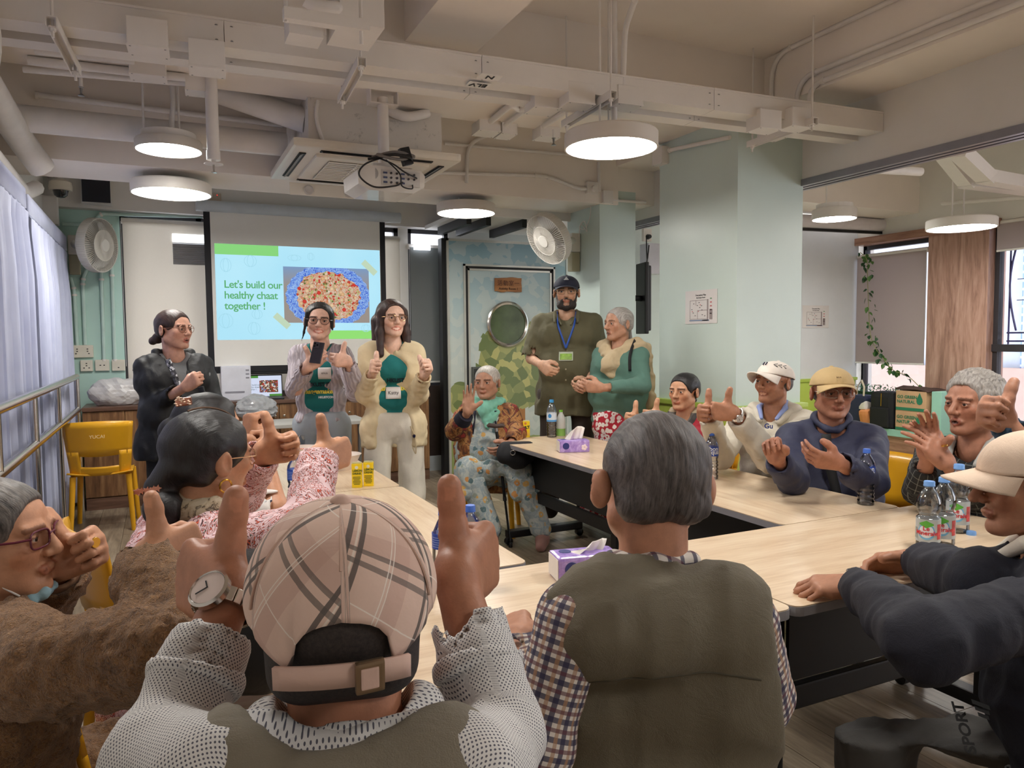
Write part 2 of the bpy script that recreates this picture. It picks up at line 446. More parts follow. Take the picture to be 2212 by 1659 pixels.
# roller blinds
def blind_mat(name, c, tr):
 def fn(t):
  co = t.coord('Object', scale=(1, 1, 14)); n = t.noise(co, 60, 3); k = srgb(c)
  col = t.ramp(n, [(.3, tuple(x * .96 for x in k[:3]) + (1,)), (.7, k)])
  b2 = t.n.new('ShaderNodeBsdfTranslucent'); t.link(col, b2.inputs[0]); mx = t.n.new('ShaderNodeMixShader'); mx.inputs[0].default_value = tr
  t.link(t.b.outputs[0], mx.inputs[1]); t.link(b2.outputs[0], mx.inputs[2]); t.link(mx.outputs[0], t.n['Material Output'].inputs[0])
  return col
 return custom(name, fn, .8)
BLD = blind_mat('cream_roller_blind', (236, 231, 222), .42); BLD2 = blind_mat('grey_roller_blind', (134, 138, 138), .08); BLD3 = blind_mat('pinkish_roller_blind', (206, 194, 190), .5)
def blind(x0, x1, y, z0, z1, m, label, axis='x'):
 P = (lambda a, b, c: (a, b, c)) if axis == 'x' else (lambda a, b, c: (b, a, c))
 t = thing('roller_blind', P((x0 + x1) / 2, y, z0), label, 'blind')
 cl = MB().box(P(x0, y - .002, z0), P(x1, y + .002, z1)); part(cl, 'blind_cloth', m, t)
 part(MB().tube([P(x0 - .01, y + .03, z1 + .01), P(x1 + .01, y + .03, z1 + .01)], .028, 12), 'roller', PAINT, t)
 part(MB().box(P(x0, y - .007, z0 - .018), P(x1, y + .007, z0), bev=.003), 'bottom_bar', mat('bar_white', (232, 230, 226), .4), t)
 ch = MB().tube(P2(P, x0, y, z0, z1), .0025, 5); part(ch, 'bead_chain', mat('chain_white', (225, 225, 225), .4), t)
 return t
def P2(P, x0, y, z0, z1): return [P(x0 - .012, y - .01, z1), P(x0 - .014, y - .012, (z0 + z1) / 2), P(x0 - .012, y - .01, z0 + .25)]
blind(-.275, 1.3, YB - .06, .96, 2.51, BLD, 'cream roller blind behind the woman in the black jacket')
blind(1.32, 2.29, YB - .06, .96, 2.47, BLD, 'cream roller blind between projection screen and metal window post')
blind(2.41, 2.84, YB - .04, .98, 2.40, BLD2, 'dark grey roller blind squeezed beside the mural partition')
blind(5.14, RY - .02, RX - .02, 1.13, 2.30, BLD3, 'pinkish roller blind with a trailing ivy in front', 'y')
blind(1.3, 4.42, RX - .03, 2.22, 2.46, BLD3, 'rolled-up pale blind above the grille window', 'y')
# self-glowing strip in place of daylight, and louvre, left of the screen
lv = thing('window_louvre', (.28, YB - .08, 2.14), 'small grey louvred ventilator at the upper left of the screen', 'ventilator')
part(MB().box((.13, YB - .075, 2.14), (.52, YB - .068, 2.34)), 'mesh_back', mat('louvre_grey', (150, 150, 152), .4, .3), lv)
for i in range(11): part(MB().obox((.325, YB - .085, 2.15 + i * .018), (.195, .008, .0016), frame((1, 0, 0), (0, 1, .7))), 'slat', mat('slat_grey', (186, 186, 188), .35, .2), lv)
sl = single(MB().box((.13, YB - .07, 2.345), (.52, YB - .066, 2.42)), 'daylight_glow_strip', mat('daylight_glow_pane', (250, 250, 255), .3, var=0, emit=(240, 246, 255), estr=1.3), (.3, YB - .07, 2.34), 'self-glowing strip standing in for daylight above the small louvre', 'pane')
# curtain: two lavender-blue pleated drops on a rail along the left wall
def curtain_cloth(t):
 t.b.inputs['Sheen Weight'].default_value = .2
 co = t.coord('Object'); n = t.noise(co, 4, 3); c = t.noise(t.coord('Object', scale=(1, 1, .02)), 300, 2); t.bump(c, .05, .001)
 return t.ramp(n, [(.3, srgb((182, 188, 216))), (.7, srgb((198, 204, 228)))])
CURT = custom('lavender_curtain_cloth', curtain_cloth, .75)
def curtain(y0, y1, z0, z1, seed, label):
 rr = random.Random(seed); n = int((y1 - y0) / .012); t = thing('curtain', (-.72, (y0 + y1) / 2, z0), label, 'curtain')
 ph = [rr.uniform(0, 6.28) for _ in range(4)]
 def off(y, z):
  d = (z1 - z) / (z1 - z0); a = .012 + .035 * min(1, d * 6)
  return a * (math.sin(y * 46 + ph[0] + .8 * math.sin(y * 7 + ph[1])) + .35 * math.sin(y * 91 + ph[2] + d * .8)) * (1 if z < z1 - .1 else .45)
 zs = [z1, z1 - .05, z1 - .1, z1 - .115, z1 - .2, z1 - .5, z1 - .9, z1 - 1.4, z0 + .3, z0]
 P = [[(-.73 + off(y0 + (y1 - y0) * i / n, z) + (.012 if abs(z - z1 + .108) < .012 else 0), y0 + (y1 - y0) * i / n, z) for z in zs] for i in range(n + 1)]
 o = part(MB().grid(P), 'pleated_cloth', CURT, t)
 md = o.modifiers.new('thickness', 'SOLIDIFY'); md.thickness = .003
 hd = MB()
 P = [[(-.715 + .012 * math.sin(i * 2.1) , y0 + (y1 - y0) * i / n, z1 + dz) for dz in (-.09, .0, .03)] for i in range(n + 1)]
 o2 = part(hd.grid(P), 'gathered_heading', CURT, t); md = o2.modifiers.new('thickness', 'SOLIDIFY'); md.thickness = .004
 return t
curtain(2.2, 5.35, .1, 2.33, 3, 'long lavender-blue pleated curtain nearest the camera by the steel rail')
curtain(5.42, 7.48, .1, 2.31, 5, 'shorter lavender-blue pleated curtain ending at the mint corner wall')
single(MB().tube([(-.75, 2.0, 2.37), (-.75, 7.52, 2.35)], .014, 8), 'curtain_rail', PAINT, (-.75, 4.5, 2.36), 'white curtain rail fixed along the left wall above the curtains', 'rail')
# stainless handrail
hr = thing('handrail', (-.62, 5.0, 0), 'stainless steel handrail with two bars in front of the curtains', 'handrail')
for z in (1.155, .89): part(MB().tube([(-.62, 2.4, z), (-.62, 6.86, z)], .024, 14), 'rail_bar', CHROME, hr)
for y in (6.84, 5.62, 4.62, 3.62, 2.62): part(MB().tube([(-.62, y, .0), (-.62, y, 1.14)], .02, 12), 'post', CHROME, hr)
# ================================================================== ceiling services
def conduit(pts, r, label, clips=(), rad=.06, name='conduit', m=None, group=None):
 P = bend(pts, rad); c = np.mean(np.array(P), axis=0)
 t = thing(name, P[0], label, 'conduit', group)
 part(MB().tube(P, r, 10), 'pipe', m or PIPEP, t)
 for q in clips:
  q = np.array(q, float); i = int(np.argmin([np.linalg.norm(p - q) for p in P])); p = P[i]; d = P[min(i + 1, len(P) - 1)] - P[max(i - 1, 0)]; d = d / np.linalg.norm(d)
  F = frame(d, (0.3, .5, .8)); part(MB().lathe([(r * 1.0, -.009), (r * 1.35, -.009), (r * 1.35, .009), (r * 1.0, .009)], 12, m44(np.stack([F[:, 1], F[:, 2], F[:, 0]], 1), p)), 'saddle_clip', PAINT, t)
 return t
TL, TR = np.array([XL, 3.49, 0]), np.array([XB, 3.20, 0]); TD = (TR - TL) / np.linalg.norm(TR - TL); TN = np.array([-TD[1], TD[0], 0])
TF = np.stack([TD, TN, [0, 0, 1]], 1)
def trunking(off, zlo, zhi, wdt, label):
 t = thing('cable_trunking', (TL + TR) / 2 + TN * off + [0, 0, zlo], label, 'trunking'); L = np.linalg.norm(TR - TL)
 for a, b in ((0, .235), (.235, .47), (.47, .745), (.745, 1)):
  c = TL + TD * L * (a + b) / 2 + TN * (off + wdt / 2) + [0, 0, (zlo + zhi) / 2]
  part(MB().obox(c, (L * (b - a) / 2 - .0015, wdt / 2, (zhi - zlo) / 2), TF), 'trunking_length', PAINT, t)
  c2 = c + [0, 0, (zhi - zlo) / 2 + .002]; part(MB().obox(c2, (L * (b - a) / 2 - .0015, wdt / 2 + .004, .005), TF), 'lid', PAINT, t)
  if b < 1:
   for dz in (-.03, .03):
    for dd in (-.03, .03): part(MB().lathe([(.006, 0), (.005, .003), (0, .004)], 8, m44(frame(TD, (0, 0, 1)) @ np.array([[1, 0, 0], [0, 0, -1], [0, 1, 0]]).T, TL + TD * (L * b + dd) + TN * (off - .0) + [0, 0, (zlo + zhi) / 2 + dz])), 'screw', GALV, t)
 return t
tk1 = trunking(-.02, 2.665, 2.775, .12, 'long white cable trunking crossing the whole ceiling, nearer of the pair')
tk2 = trunking(.16, 2.655, 2.735, .10, 'slimmer white cable trunking behind the pair under the middle beam')
INK = mat('black_ink', (26, 26, 28), .6, var=0)
def tlabel(px, py, txt, z, tk):
 p = onZ(px, py, z); F = np.stack([-TD, -TN * -1, [0, 0, -1]], 1); F = np.stack([-TD, TN, -np.array([0, 0, 1.])], 1)
 part(MB().obox(p + [0, 0, -.001], (.055, .035, .001), TF), 'sticker', mat('white_sticker', (235, 232, 228), .5), tk)
 text_obj(txt, .055, m44(F, p + np.array([0, 0, -.004]) - TN * .02), INK, tk, align='CENTER', bold=.001)
tlabel(1058, 166, 'N', 2.665, tk1); tlabel(1033, 183, 'ELV', 2.655, tk2)
def jbox(c, e, label, R=None, group=None):
 t = thing('junction_box', np.array(c) - [0, 0, e[2]], label, 'junction box', group); R = TF if R is None else R
 part(MB().obox(c, e, R, .004), 'box_body', PAINT, t)
 part(MB().obox(np.array(c) - [0, 0, e[2] + .002], (e[0] * 1.03, e[1] * 1.03, .004), R, .002), 'cover_plate', PAINT, t)
 for sx in (-1, 1):
  for sy in (-1, 1): part(MB().lathe([(.005, -.002), (.004, .001), (0, .002)], 6, m44(R @ np.diag([1, -1, -1.]), np.array(c) - [0, 0, e[2] + .006] + R @ np.array([sx * e[0] * .85, sy * e[1] * .85, 0]))), 'screw', GALV, t)
 return t
jbox(onY(320, 80, 3.42), (.075, .06, .055), 'left square junction box under the long trunking, above the ceiling lamp')
jbox(onY(447, 125, 3.42), (.07, .06, .055), 'second square junction box under the trunking with two short pipes')
jbox(onZ(320, 150, 2.835), (.085, .06, .04), 'flat junction box in the line of conduits above the left lamp')
jbox(onZ(432, 185, 2.835), (.075, .06, .04), 'junction box with a smoke detector dome under it')
jbox(onY(1171, 220, 3.50), (.072, .07, .045), 'leftmost of three junction boxes clustered under the trunking')
jbox(onY(1246, 207, 3.36), (.075, .06, .05), 'middle of three junction boxes clustered under the trunking')
jbox(onY(1350, 212, 3.34), (.075, .06, .045), 'rightmost of three clustered junction boxes above the big round lamp')
jbox(onZ(1050, 276, 2.845) , (.075, .08, .035), 'junction box on the beam underside left of the black slit')
jbox(onZ(1092, 282, 2.845) , (.055, .08, .035), 'narrow junction box on the beam underside beside its twin')
jbox(onZ(1180, 288, 2.845), (.075, .07, .035), 'junction box on the beam underside above the fire sprinkler')
jbox(onY(1650, 262, 3.26), (.075, .06, .05), 'junction box under the trunking at the pillar, left of its strut')
jbox(onY(1718, 258, 3.22), (.075, .06, .05), 'junction box at the pillar under the two curved conduits')
jbox(onY(1668, 286, 3.62), (.07, .06, .035), 'lowest junction box tucked against the big pillar top')
# strut brackets hanging on threaded rods
def strut(px, py, label, near=.14, far=.42):
 c = onY(px, py, 3.3); u = (c[0] - XL) / (XB - XL); base = TL + (TR - TL) * u; base = np.array([c[0], base[1], 2.635])
 t = thing('strut_bracket', base, label, 'bracket')
 a, b = base - TN * near, base + TN * far
 F = frame(b - a, (0, 0, 1)); L = np.linalg.norm(b - a) / 2
 for dy in (-.018, .018): part(MB().obox((a + b) / 2 + TD * dy, (L, .018, .002), F), 'channel_side', PAINT, t)
 part(MB().obox((a + b) / 2 + [0, 0, .018], (L, .002, .02), F), 'channel_web', PAINT, t)
 for q in (a + TN * .03, b - TN * .03):
  part(MB().tube([q + [0, 0, -.05], (q[0], q[1], ZC)], .0055, 8), 'threaded_rod', PAINT, t)
  part(MB().lathe([(.0, -.028), (.012, -.028), (.012, -.016), (.02, -.016), (.02, -.012), (0, -.012)], 6, m44(np.eye(3), q)), 'nut', PAINT, t)
 return t
strut(115, 60, 'strut bracket carrying the trunking at the upper left corner'); strut(780, 140, 'strut bracket carrying the trunking above the projector')
strut(1300, 195, 'strut bracket carrying the trunking beside the junction box cluster'); strut(1706, 245, 'strut bracket carrying the trunking in front of the big pillar')
# conduits
conduit([onX(1592, 207, 3.60) + [-.02, 0, 0], onX(1668, 150, 3.58), onX(1690, 110, 3.58), (3.58, 1.2, onX(1690, 110, 3.58)[2] + .03)], .013, 'thin conduit bending up onto the side beam, leftmost of three') if False else None
def sideconduit(px, ybend, ylo, zlo, label):
 x = 3.585; z = onX(px, ybend, x)[2]; y = onX(px, ybend, x)[1]
 conduit([(x, y, zlo), (x, y, z), (x, y - 2.6, z)], .0155, label, [(x, y - .9, z)], .16)
sideconduit(1667, 122, 3.2, 2.72, 'conduit bending onto the side beam, leftmost of three')
sideconduit(1722, 172, 3.2, 2.72, 'conduit bending onto the side beam, middle of three')
sideconduit(1748, 186, 3.2, 2.72, 'conduit bending onto the side beam, rightmost of three')
conduit([onY(1345, 190, 3.30), onY(1350, 60, 3.30), onY(1372, 0, 3.0)], .015, 'vertical conduit rising from the junction box cluster to the ceiling', rad=.1)
conduit([(3.425, 3.86, onX(1625, 280, 3.43)[2]), (3.43, 4.5, 2.80)], .014, 'straight conduit on the big pillar under the beam', [(3.43, 4.2, 2.80)])
jbox((3.42, 4.60, 2.78), (.035, .06, .06), 'square wall box at the far end of the pillar conduit', np.eye(3))
conduit([onZ(1155, 225, 2.85), onZ(1120, 238, 2.85), onZ(1105, 225, 2.85), onZ(1060, 262, 2.85)], .02, 'wriggling conduit across the beam underside between junction boxes', rad=.05)
conduit([onZ(1135, 236, 2.85), onZ(1092, 270, 2.85)], .017, 'short conduit beside the wriggling one on the beam underside')
conduit([onZ(1240, 228, 2.85), onZ(1175, 272, 2.85)], .018, 'diagonal conduit on the beam underside ending above the sprinkler')
conduit([onY(700, 366, 5.45), onY(1180, 380, 5.45), onY(1250, 408, 5.45), onY(1272, 408, 5.45)], .014, 'long conduit along the rear beam ending at the fan socket', [onY(1058, 375, 5.45), onY(1185, 384, 5.45)], .1)
conduit([onY(1275, 338, 5.45), onY(960, 310, 5.45)], .012, 'thin conduit along the upper rear beam behind the big lamp')
conduit([onY(1060, 290, 5.44), onY(1010, 310, 5.44), onY(1008, 395, 5.44)], .014, 'bent conduit dropping to the round lamp before the mural door', rad=.12)
conduit([onY(1293, 350, 5.44), onY(1294, 414, 5.44)], .014, 'short vertical conduit into the box on the far pillar')
conduit([onY(1310, 432, 5.48), onY(1395, 437, 5.48)], .012, 'short horizontal conduit at the head of the far pillar')
jbox((3.50, 5.47, onY(1298, 425, 5.48)[2]), (.05, .03, .05), 'square box on the corner of the far pillar head', np.eye(3))
conduit([onY(80, 205, 5.45), onY(610, 270, 5.45)], .018, 'long pipe on the rear beam behind the left lamp', [onY(228, 224, 5.45)])
conduit([onY(75, 105, 4.3) * 0 + onZ(75, 108, 2.85), onZ(290, 130, 2.85)], .022, 'upper of two pipes running into the flat junction box')
conduit([onZ(60, 130, 2.85), onZ(400, 168, 2.85)], .022, 'lower of two pipes running into the flat junction box')
conduit([onZ(50, 150, 2.84), onZ(400, 180, 2.84)], .016, 'thin third pipe under the pair at the flat junction box')
# big left ducts
def duct(pts, r, label, rad=.25): return conduit(pts, r, label, name='duct', rad=rad)
duct([(-.74, 2.0, 2.78), (-.70, 5.30, 2.62), (-.62, 5.42, 2.50)], .075, 'fat white duct running back along the left wall near the ceiling', .1)
duct([(-.80, 2.2, 2.52), (-.79, 5.9, 2.42), (-.74, 6.1, 2.50)], .05, 'thinner white duct below the fat one on the left wall', .1)
duct([(-1.0, 3.42, 2.60), (-.52, 3.42, 2.56)], .10, 'capped white duct end at the upper left edge')
duct([onZ(470, 196, 2.95), onZ(662, 262, 2.78)], .075, 'slanting white duct entering the air conditioner box')
duct([(-.70, 5.05, 2.70), (.78, 5.05, 2.70)], .075, 'level white duct between left wall and air conditioner box')
# drop pipe with sprinkler
sp = thing('sprinkler_drop', onY(458, 200, 4.5), 'thick drop pipe with a pendent sprinkler right of the left lamp', 'sprinkler')
b = onY(461, 338, 4.45); a = np.array([b[0], b[1], 2.875]); part(MB().tube([a, b], .033, 14), 'drop_pipe', PIPEP, sp)
part(MB().lathe([(.036, -.02), (.036, .03)], 14, m44(np.eye(3), b)), 'coupling', PIPEP, sp)
part(MB().lathe([(.0, -.045), (.05, -.043), (.05, -.04), (.014, -.036), (.012, -.02)], 16, m44(np.eye(3), b + [0, 0, .0])), 'escutcheon', PAINT, sp)
part(MB().lathe([(.0, -.09), (.016, -.088), (.016, -.085), (.005, -.08), (.006, -.045)], 10, m44(np.eye(3), b)), 'sprinkler_head', CHROME, sp)
def spr(px, py, z, label):
 p = onZ(px, py, z); t = thing('sprinkler', p, label, 'sprinkler')
 part(MB().tube([p, p + [0, 0, ZC - z if z > 2.9 else .06]], .01, 8), 'stem', PIPEP, t)
 part(MB().lathe([(.0, -.045), (.017, -.043), (.017, -.04), (.005, -.03), (.008, 0), (.015, .004)], 10, m44(np.eye(3), p)), 'deflector', GALV, t)
spr(1196, 300, 2.76, 'small pendent sprinkler under the junction box at the big lamp'); spr(175, 190, 2.80, 'small pendent sprinkler near the fat duct on the left')
# ---------------------------------------------------------------- round lamps
def lamp(c, dia, h, label, ring=False, rods=((-.1, .03), (.1, -.03)), top=None, flex=False):
 c = np.array(c, float); r = dia / 2; t = thing('ceiling_lamp', c, label, 'ceiling lamp', 'round ceiling lamps')
 M = m44(np.eye(3), c)
 part(MB().lathe([(r * .955, .012), (r * .965, 0), (r, 0), (r, h), (r * .97, h + .008), (0, h + .008)], 56, M), 'lamp_body', mat('lamp_white', (222, 216, 208), .5, var=.02), t)
 part(MB().lathe([(0, .006), (r * .955, .006), (r * .955, .010), (0, .010)], 56, M), 'diffuser', LEDM, t)
 if ring: part(MB().lathe([(r * .82, h + .006), (r * .82, h + .05), (0, h + .05)], 48, M), 'mounting_ring', PAINT, t)
 for dx, dy in rods: part(MB().tube([c + [dx, dy, h], (c[0] + dx, c[1] + dy, top or ZC)], .006, 8), 'hanger_rod', PAINT, t)
 if flex: part(MB().tube([c + [.02, 0, h], c + [.02, 0, h + .12], c + [.035, .02, h + .25], (c[0] + .02, c[1], top or ZC)], .016, 10), 'flex_conduit', PIPEP, t)
 return t
lamp(onZ(365, 326, 2.56), .37, .05, 'round lit lamp on rods at upper left, above its twin', True, ((-.13, .03), (.06, .0)), None, True)
lamp(onZ(371, 420, 2.45), .52, .07, 'round lit lamp above the woman in black, under the rear beam', False, ((-.06, .0), (.05, .02)), 2.58)
lamp(onZ(1007, 462, 2.45), .48, .07, 'round lit lamp in front of the mural partition', False, ((-.06, .0), (.08, .02)), 2.58)
lamp(onZ(1320, 322, 2.42), .49, .075, 'largest round lit lamp right of the projector', False, ((-.1, -.05), (.05, .1)), None, True)
lamp(onZ(1802, 474, 2.45), .37, .08, 'small round lit lamp in the neighbouring room by the pillar', True, ((-.1, .0),))
lamp(onZ(2076, 494, 2.30), .52, .07, 'wide round lit lamp before the wood-clad column', False, ((-.12, .0), (.1, .05)))
for q, l in (((.1, 2.2, 2.45), 'added unseen round lamp overhead on the left'), ((2.3, 1.2, 2.45), 'added unseen round lamp overhead on the right'), ((1.3, -1.2, 2.45), 'added unseen round lamp behind the photographer'), ((5.6, 2.4, 2.45), 'added unseen round lamp in the neighbouring room')):  # unseen lamps added to light the foreground and the neighbouring room
 lamp(q, .49, .07, l)
# ================================================================== air conditioner and projector
ACW = mat('ac_white_plastic', (226, 218, 204), .4, var=.03)
ac = thing('ceiling_air_conditioner', (1.25, 4.97, 2.55), 'square white cassette air conditioner hanging behind the projector', 'air conditioner')
def body_stain(t):
 co = t.coord('Object'); n = t.noise(co, 9, 8, .75); return t.ramp(n, [(.28, srgb((120, 116, 110))), (.42, srgb((214, 208, 200))), (1, srgb((220, 214, 206)))])
part(MB().box((.84, 4.58, 2.60), (1.68, 5.40, 2.90)), 'housing', custom('stained_white_steel', body_stain, .6), ac)
AX0, AX1, AY0, AY1, AZ = .73, 1.77, 4.46, 5.46, 2.55
def quad_ring(o, i, z0, z1):   # picture-frame panel between outer rect o and inner rect i
 b = MB()
 for (x0, y0, x1, y1) in ((o[0], o[1], o[2], i[1]), (o[0], i[3], o[2], o[3]), (o[0], i[1], i[0], i[3]), (i[2], i[1], o[2], i[3])): b.box((x0, y0, z0), (x1, y1, z1))
 return b
part(MB().obox(((AX0 + AX1) / 2, (AY0 + AY1) / 2, AZ + .03), ((AX1 - AX0) / 2, (AY1 - AY0) / 2, .025), np.eye(3), .02), 'fascia_panel', ACW, ac)
part(MB().obox(((AX0 + AX1) / 2, (AY0 + AY1) / 2, AZ + .0), (.36, .34, .012), np.eye(3), .01), 'intake_frame', ACW, ac)
for (x0, y0, x1, y1) in ((.90, 4.52, 1.60, 4.56), (.90, 5.36, 1.60, 5.40), (.79, 4.62, .83, 5.30), (1.67, 4.62, 1.71, 5.30)):
 g = part(MB().box((x0, y0, AZ - .001), (x1, y1, AZ + .008)), 'air_slot', DARKSLOT, ac)
 F = frame((1, 0, 0), (0, 1, .5)) if x1 - x0 > .3 else frame((0, 1, 0), (1, 0, .5))
 sub(MB().obox(((x0 + x1) / 2, (y0 + y1) / 2, AZ - .002), ((max(x1 - x0, y1 - y0)) / 2 - .01, .014, .002), F), 'vane', mat('vane_grey', (120, 116, 112), .4), g)
part(MB().box((.98, 4.70, AZ - .014), (1.52, 5.22, AZ - .011)), 'filter_shadow', mat('filter_shade_dark', (44, 42, 42), .7), ac)  # dark sheet, shade between the grille slats put into its colour
for i in range(12): part(MB().box((.98, 4.702 + i * .046, AZ - .020), (1.52, 4.722 + i * .046, AZ - .0145)), 'grille_slat', ACW, ac)
for x in (.98, 1.16, 1.34, 1.515): part(MB().box((x, 4.70, AZ - .021), (x + .006, 5.24, AZ - .012)), 'grille_rib', ACW, ac)
rp = thing('rescue_light', (1.02, 5.48, 2.5), 'white twin-spot emergency lamp plate at the far edge of the air conditioner', 'lamp')
part(MB().box((.86, 5.455, 2.46), (1.5, 5.468, 2.545), bev=.004), 'plate', ACW, rp)
for x in (.99, 1.28): part(MB().lathe([(.035, 0), (.035, .008), (.026, .009), (.02, .004), (0, .004)], 20, m44(frame((1, 0, 0), (0, 0, 1)), (x, 5.455, 2.50))), 'spot', mat('spot_grey', (196, 190, 184), .4), rp)
conduit([(.90, 4.585, 2.86), (.88, 4.56, 2.74), (.92, 4.56, 2.62)], .012, 'loose cable loop at the left flank of the air conditioner')
conduit([(1.30, 4.56, 2.86), (1.42, 4.52, 2.80), (1.58, 4.55, 2.86)], .03, 'ribbed flexible hose behind the projector bracket', rad=.1)
# projector
pr = thing('projector', onY(830, 400, 4.30), 'white ceiling projector with sockets and tangled cables facing the camera', 'projector')
PC = onY(832, 392, 4.30)
PRJ = mat('projector_shell', (206, 200, 192), .35, coat=.3)
pf = frame((1, .04, 0), (0, 1, 0))
poly = [(-.20, -.055), (-.14, -.085), (.12, -.085), (.19, -.045), (.195, .02), (.17, .05), (-.17, .055), (-.205, .02)]
part(MB().prism(poly, -.16, .14, m44(np.stack([pf[:, 0], [0, 0, 1], -pf[:, 1]], 1), PC)), 'shell', PRJ, pr)
fy = PC[1] - .141
part(MB().box((PC[0] - .06, fy - .004, PC[2] - .05), (PC[0] + .165, fy + .001, PC[2] + .035)), 'socket_panel', mat('panel_grey', (188, 183, 178), .5), pr)
part(MB().lathe([(.038, 0), (.036, .004), (0, .004)], 24, m44(frame((1, 0, 0), (0, 0, 1)), (PC[0] - .115, fy + .001, PC[2] + .01))), 'speaker_grille', mat('grille_grey', (150, 146, 142), .6), pr)
rr = random.Random(4)
for i in range(16):
 x = PC[0] - .04 + (i % 6) * .034; z = PC[2] + .018 - (i // 6) * .026
 if i % 3: part(MB().lathe([(.0065, 0), (.0065, .006), (.003, .006), (0, .003)], 10, m44(frame((1, 0, 0), (0, 0, 1)), (x, fy - .004, z))), 'jack', mat('jack_dark', (52, 50, 54), .4), pr)
 else: part(MB().box((x - .011, fy - .009, z - .005), (x + .011, fy - .003, z + .005)), 'port', mat('port_blue', (72, 80, 110), .4), pr)
CBL = mat('black_cable', (28, 27, 28), .5)
def cable(pts, r, m, parent, name='cable'):
 P = np.array(pts, float)                                   # Catmull-Rom through pts
 out = []
 Q = np.vstack([2 * P[0] - P[1], P, 2 * P[-1] - P[-2]])
 for i in range(1, len(Q) - 2):
  for t in np.linspace(0, 1, 9)[:-1]:
   a, b, c, d = Q[i - 1:i + 3]; out.append(.5 * ((2 * b) + (-a + c) * t + (2 * a - 5 * b + 4 * c - d) * t * t + (-a + 3 * b - 3 * c + d) * t ** 3))
 out.append(P[-1]); return part(MB().tube(out, r, 8), name, m, parent)
o = np.array([PC[0], fy, PC[2]])
cable([o + (-.03, .06, .12), o + (-.16, -.02, .05), o + (-.20, -.05, -.02), o + (-.12, -.05, -.075), o + (0, -.04, -.06), o + (.06, -.01, -.03)], .005, CBL, pr)
cable([o + (-.06, .05, .11), o + (.0, -.04, .06), o + (.06, -.05, .02), o + (.13, -.03, .0), o + (.145, -.005, -.0)], .0045, CBL, pr)
cable([o + (-.02, .04, .10), o + (.03, -.05, .01), o + (.04, -.06, -.06), o + (.1, -.05, -.07), o + (.12, -.006, -.04)], .004, CBL, pr)
cable([o + (-.1, .05, .11), o + (.02, .0, .14), o + (.14, .02, .13), o + (.05, -.0, .10), o + (-.08, .0, .115), o + (.0, .05, .13)], .009, mat('grey_cable', (120, 114, 110), .5), pr)
cable([o + (-.12, .06, .10), o + (.0, -.01, .12), o + (.1, -.02, .11), o + (.13, .05, .10)], .008, CBL, pr)
part(MB().obox(o + (.09, .02, .125), (.03, .02, .05), frame((1, .1, .3), (0, 1, 0)), .006), 'power_adapter', BLACKM, pr)
part(MB().box((PC[0] - .075, PC[1] - .02, PC[2] + .05), (PC[0] + .075, PC[1] + .06, PC[2] + .10)), 'mount_plate', PAINT, pr)
part(MB().tube([PC + (0, .02, .09), (PC[0], PC[1] + .02, 2.84)], .032, 20), 'pole', PAINT, pr)
part(MB().box((PC[0] - .085, PC[1] - .02, 2.80), (PC[0] - .078, PC[1] + .06, 2.875)).box((PC[0] + .078, PC[1] - .02, 2.80), (PC[0] + .085, PC[1] + .06, 2.875)).box((PC[0] - .085, PC[1] - .02, 2.795), (PC[0] + .085, PC[1] + .06, 2.802)), 'ceiling_bracket', PAINT, pr)
# equipment at the top edge of the photo
eq = thing('ceiling_equipment', onY(700, 30, 2.95), 'white metal equipment box with ribbed hose at the top edge', 'equipment box')
part(MB().box(onY(735, 45, 2.85) - [.0, .0, .0], onY(735, 45, 2.85) + [.17, .25, .3]), 'box_body', PAINT, eq)
q0, q1 = onY(612, 30, 2.75), onY(795, 58, 2.75); part(MB().obox((q0 + q1) / 2, (np.linalg.norm(q1 - q0) / 2, .02, .02), frame(q1 - q0, (0, 1, 0))), 'cross_strut', PAINT, eq)
part(MB().box(onY(625, 70, 3.0), onY(625, 70, 3.0) + [.13, .12, .25]), 'side_box', PAINT, eq)
part(MB().tube([onY(660, 0, 2.85), onY(680, 14, 2.85), onY(725, 18, 2.85), onY(740, 20, 2.9)], [.024] * 4, 12), 'ribbed_hose', PIPEP, eq)
for q in (onY(618, 10, 2.75), onY(780, 60, 2.75)): part(MB().tube([q - [0, 0, .06], (q[0], q[1], ZC)], .007, 8), 'threaded_rod', PAINT, eq)
# ================================================================== projection screen with the slide
SY = 7.36
scr = thing('projection_screen', (1.23, SY, 1.13), 'hanging projection screen with black border showing a recipe slide', 'projection screen')
X0, X1, Z0, Z1 = .39, 2.08, 1.13, 2.62
part(MB().box((X0, SY, Z0), (X1, SY + .006, Z1)), 'black_border', mat('screen_black', (24, 24, 30), .6), scr)
part(MB().box((X0 + .055, SY - .003, Z0 + .065), (X1 - .055, SY, Z1)), 'screen_fabric', mat('screen_fabric', (238, 236, 230), .8, var=.01), scr)
part(MB().lathe([(.05, 0), (.05, 1.93)], 20, m44(frame((0, 0, 1), (0, 1, 0)) @ np.array([[0, 0, 1], [0, 1, 0], [-1, 0, 0.]]), (.33, SY + .02, 2.665))) if False else MB().tube([(.33, SY + .0, 2.66), (2.24, SY + .0, 2.66)], .052, 20), 'screen_casing', mat('casing_blue_white', (196, 204, 212), .35), scr)
part(MB().tube([(.5, SY, Z0 - .005), (1.97, SY, Z0 - .005)], .014, 10), 'weight_bar', BLACKM, scr)
def em(name, c, s=.5): return mat(name, (0, 0, 0), .9, var=0, emit=c, estr=s, spec=0)
sx = lambda u: .475 + u * 1.545           # slide u 0..1 left to right, v 0..1 from the top
szz = lambda v: 2.325 - v * .885
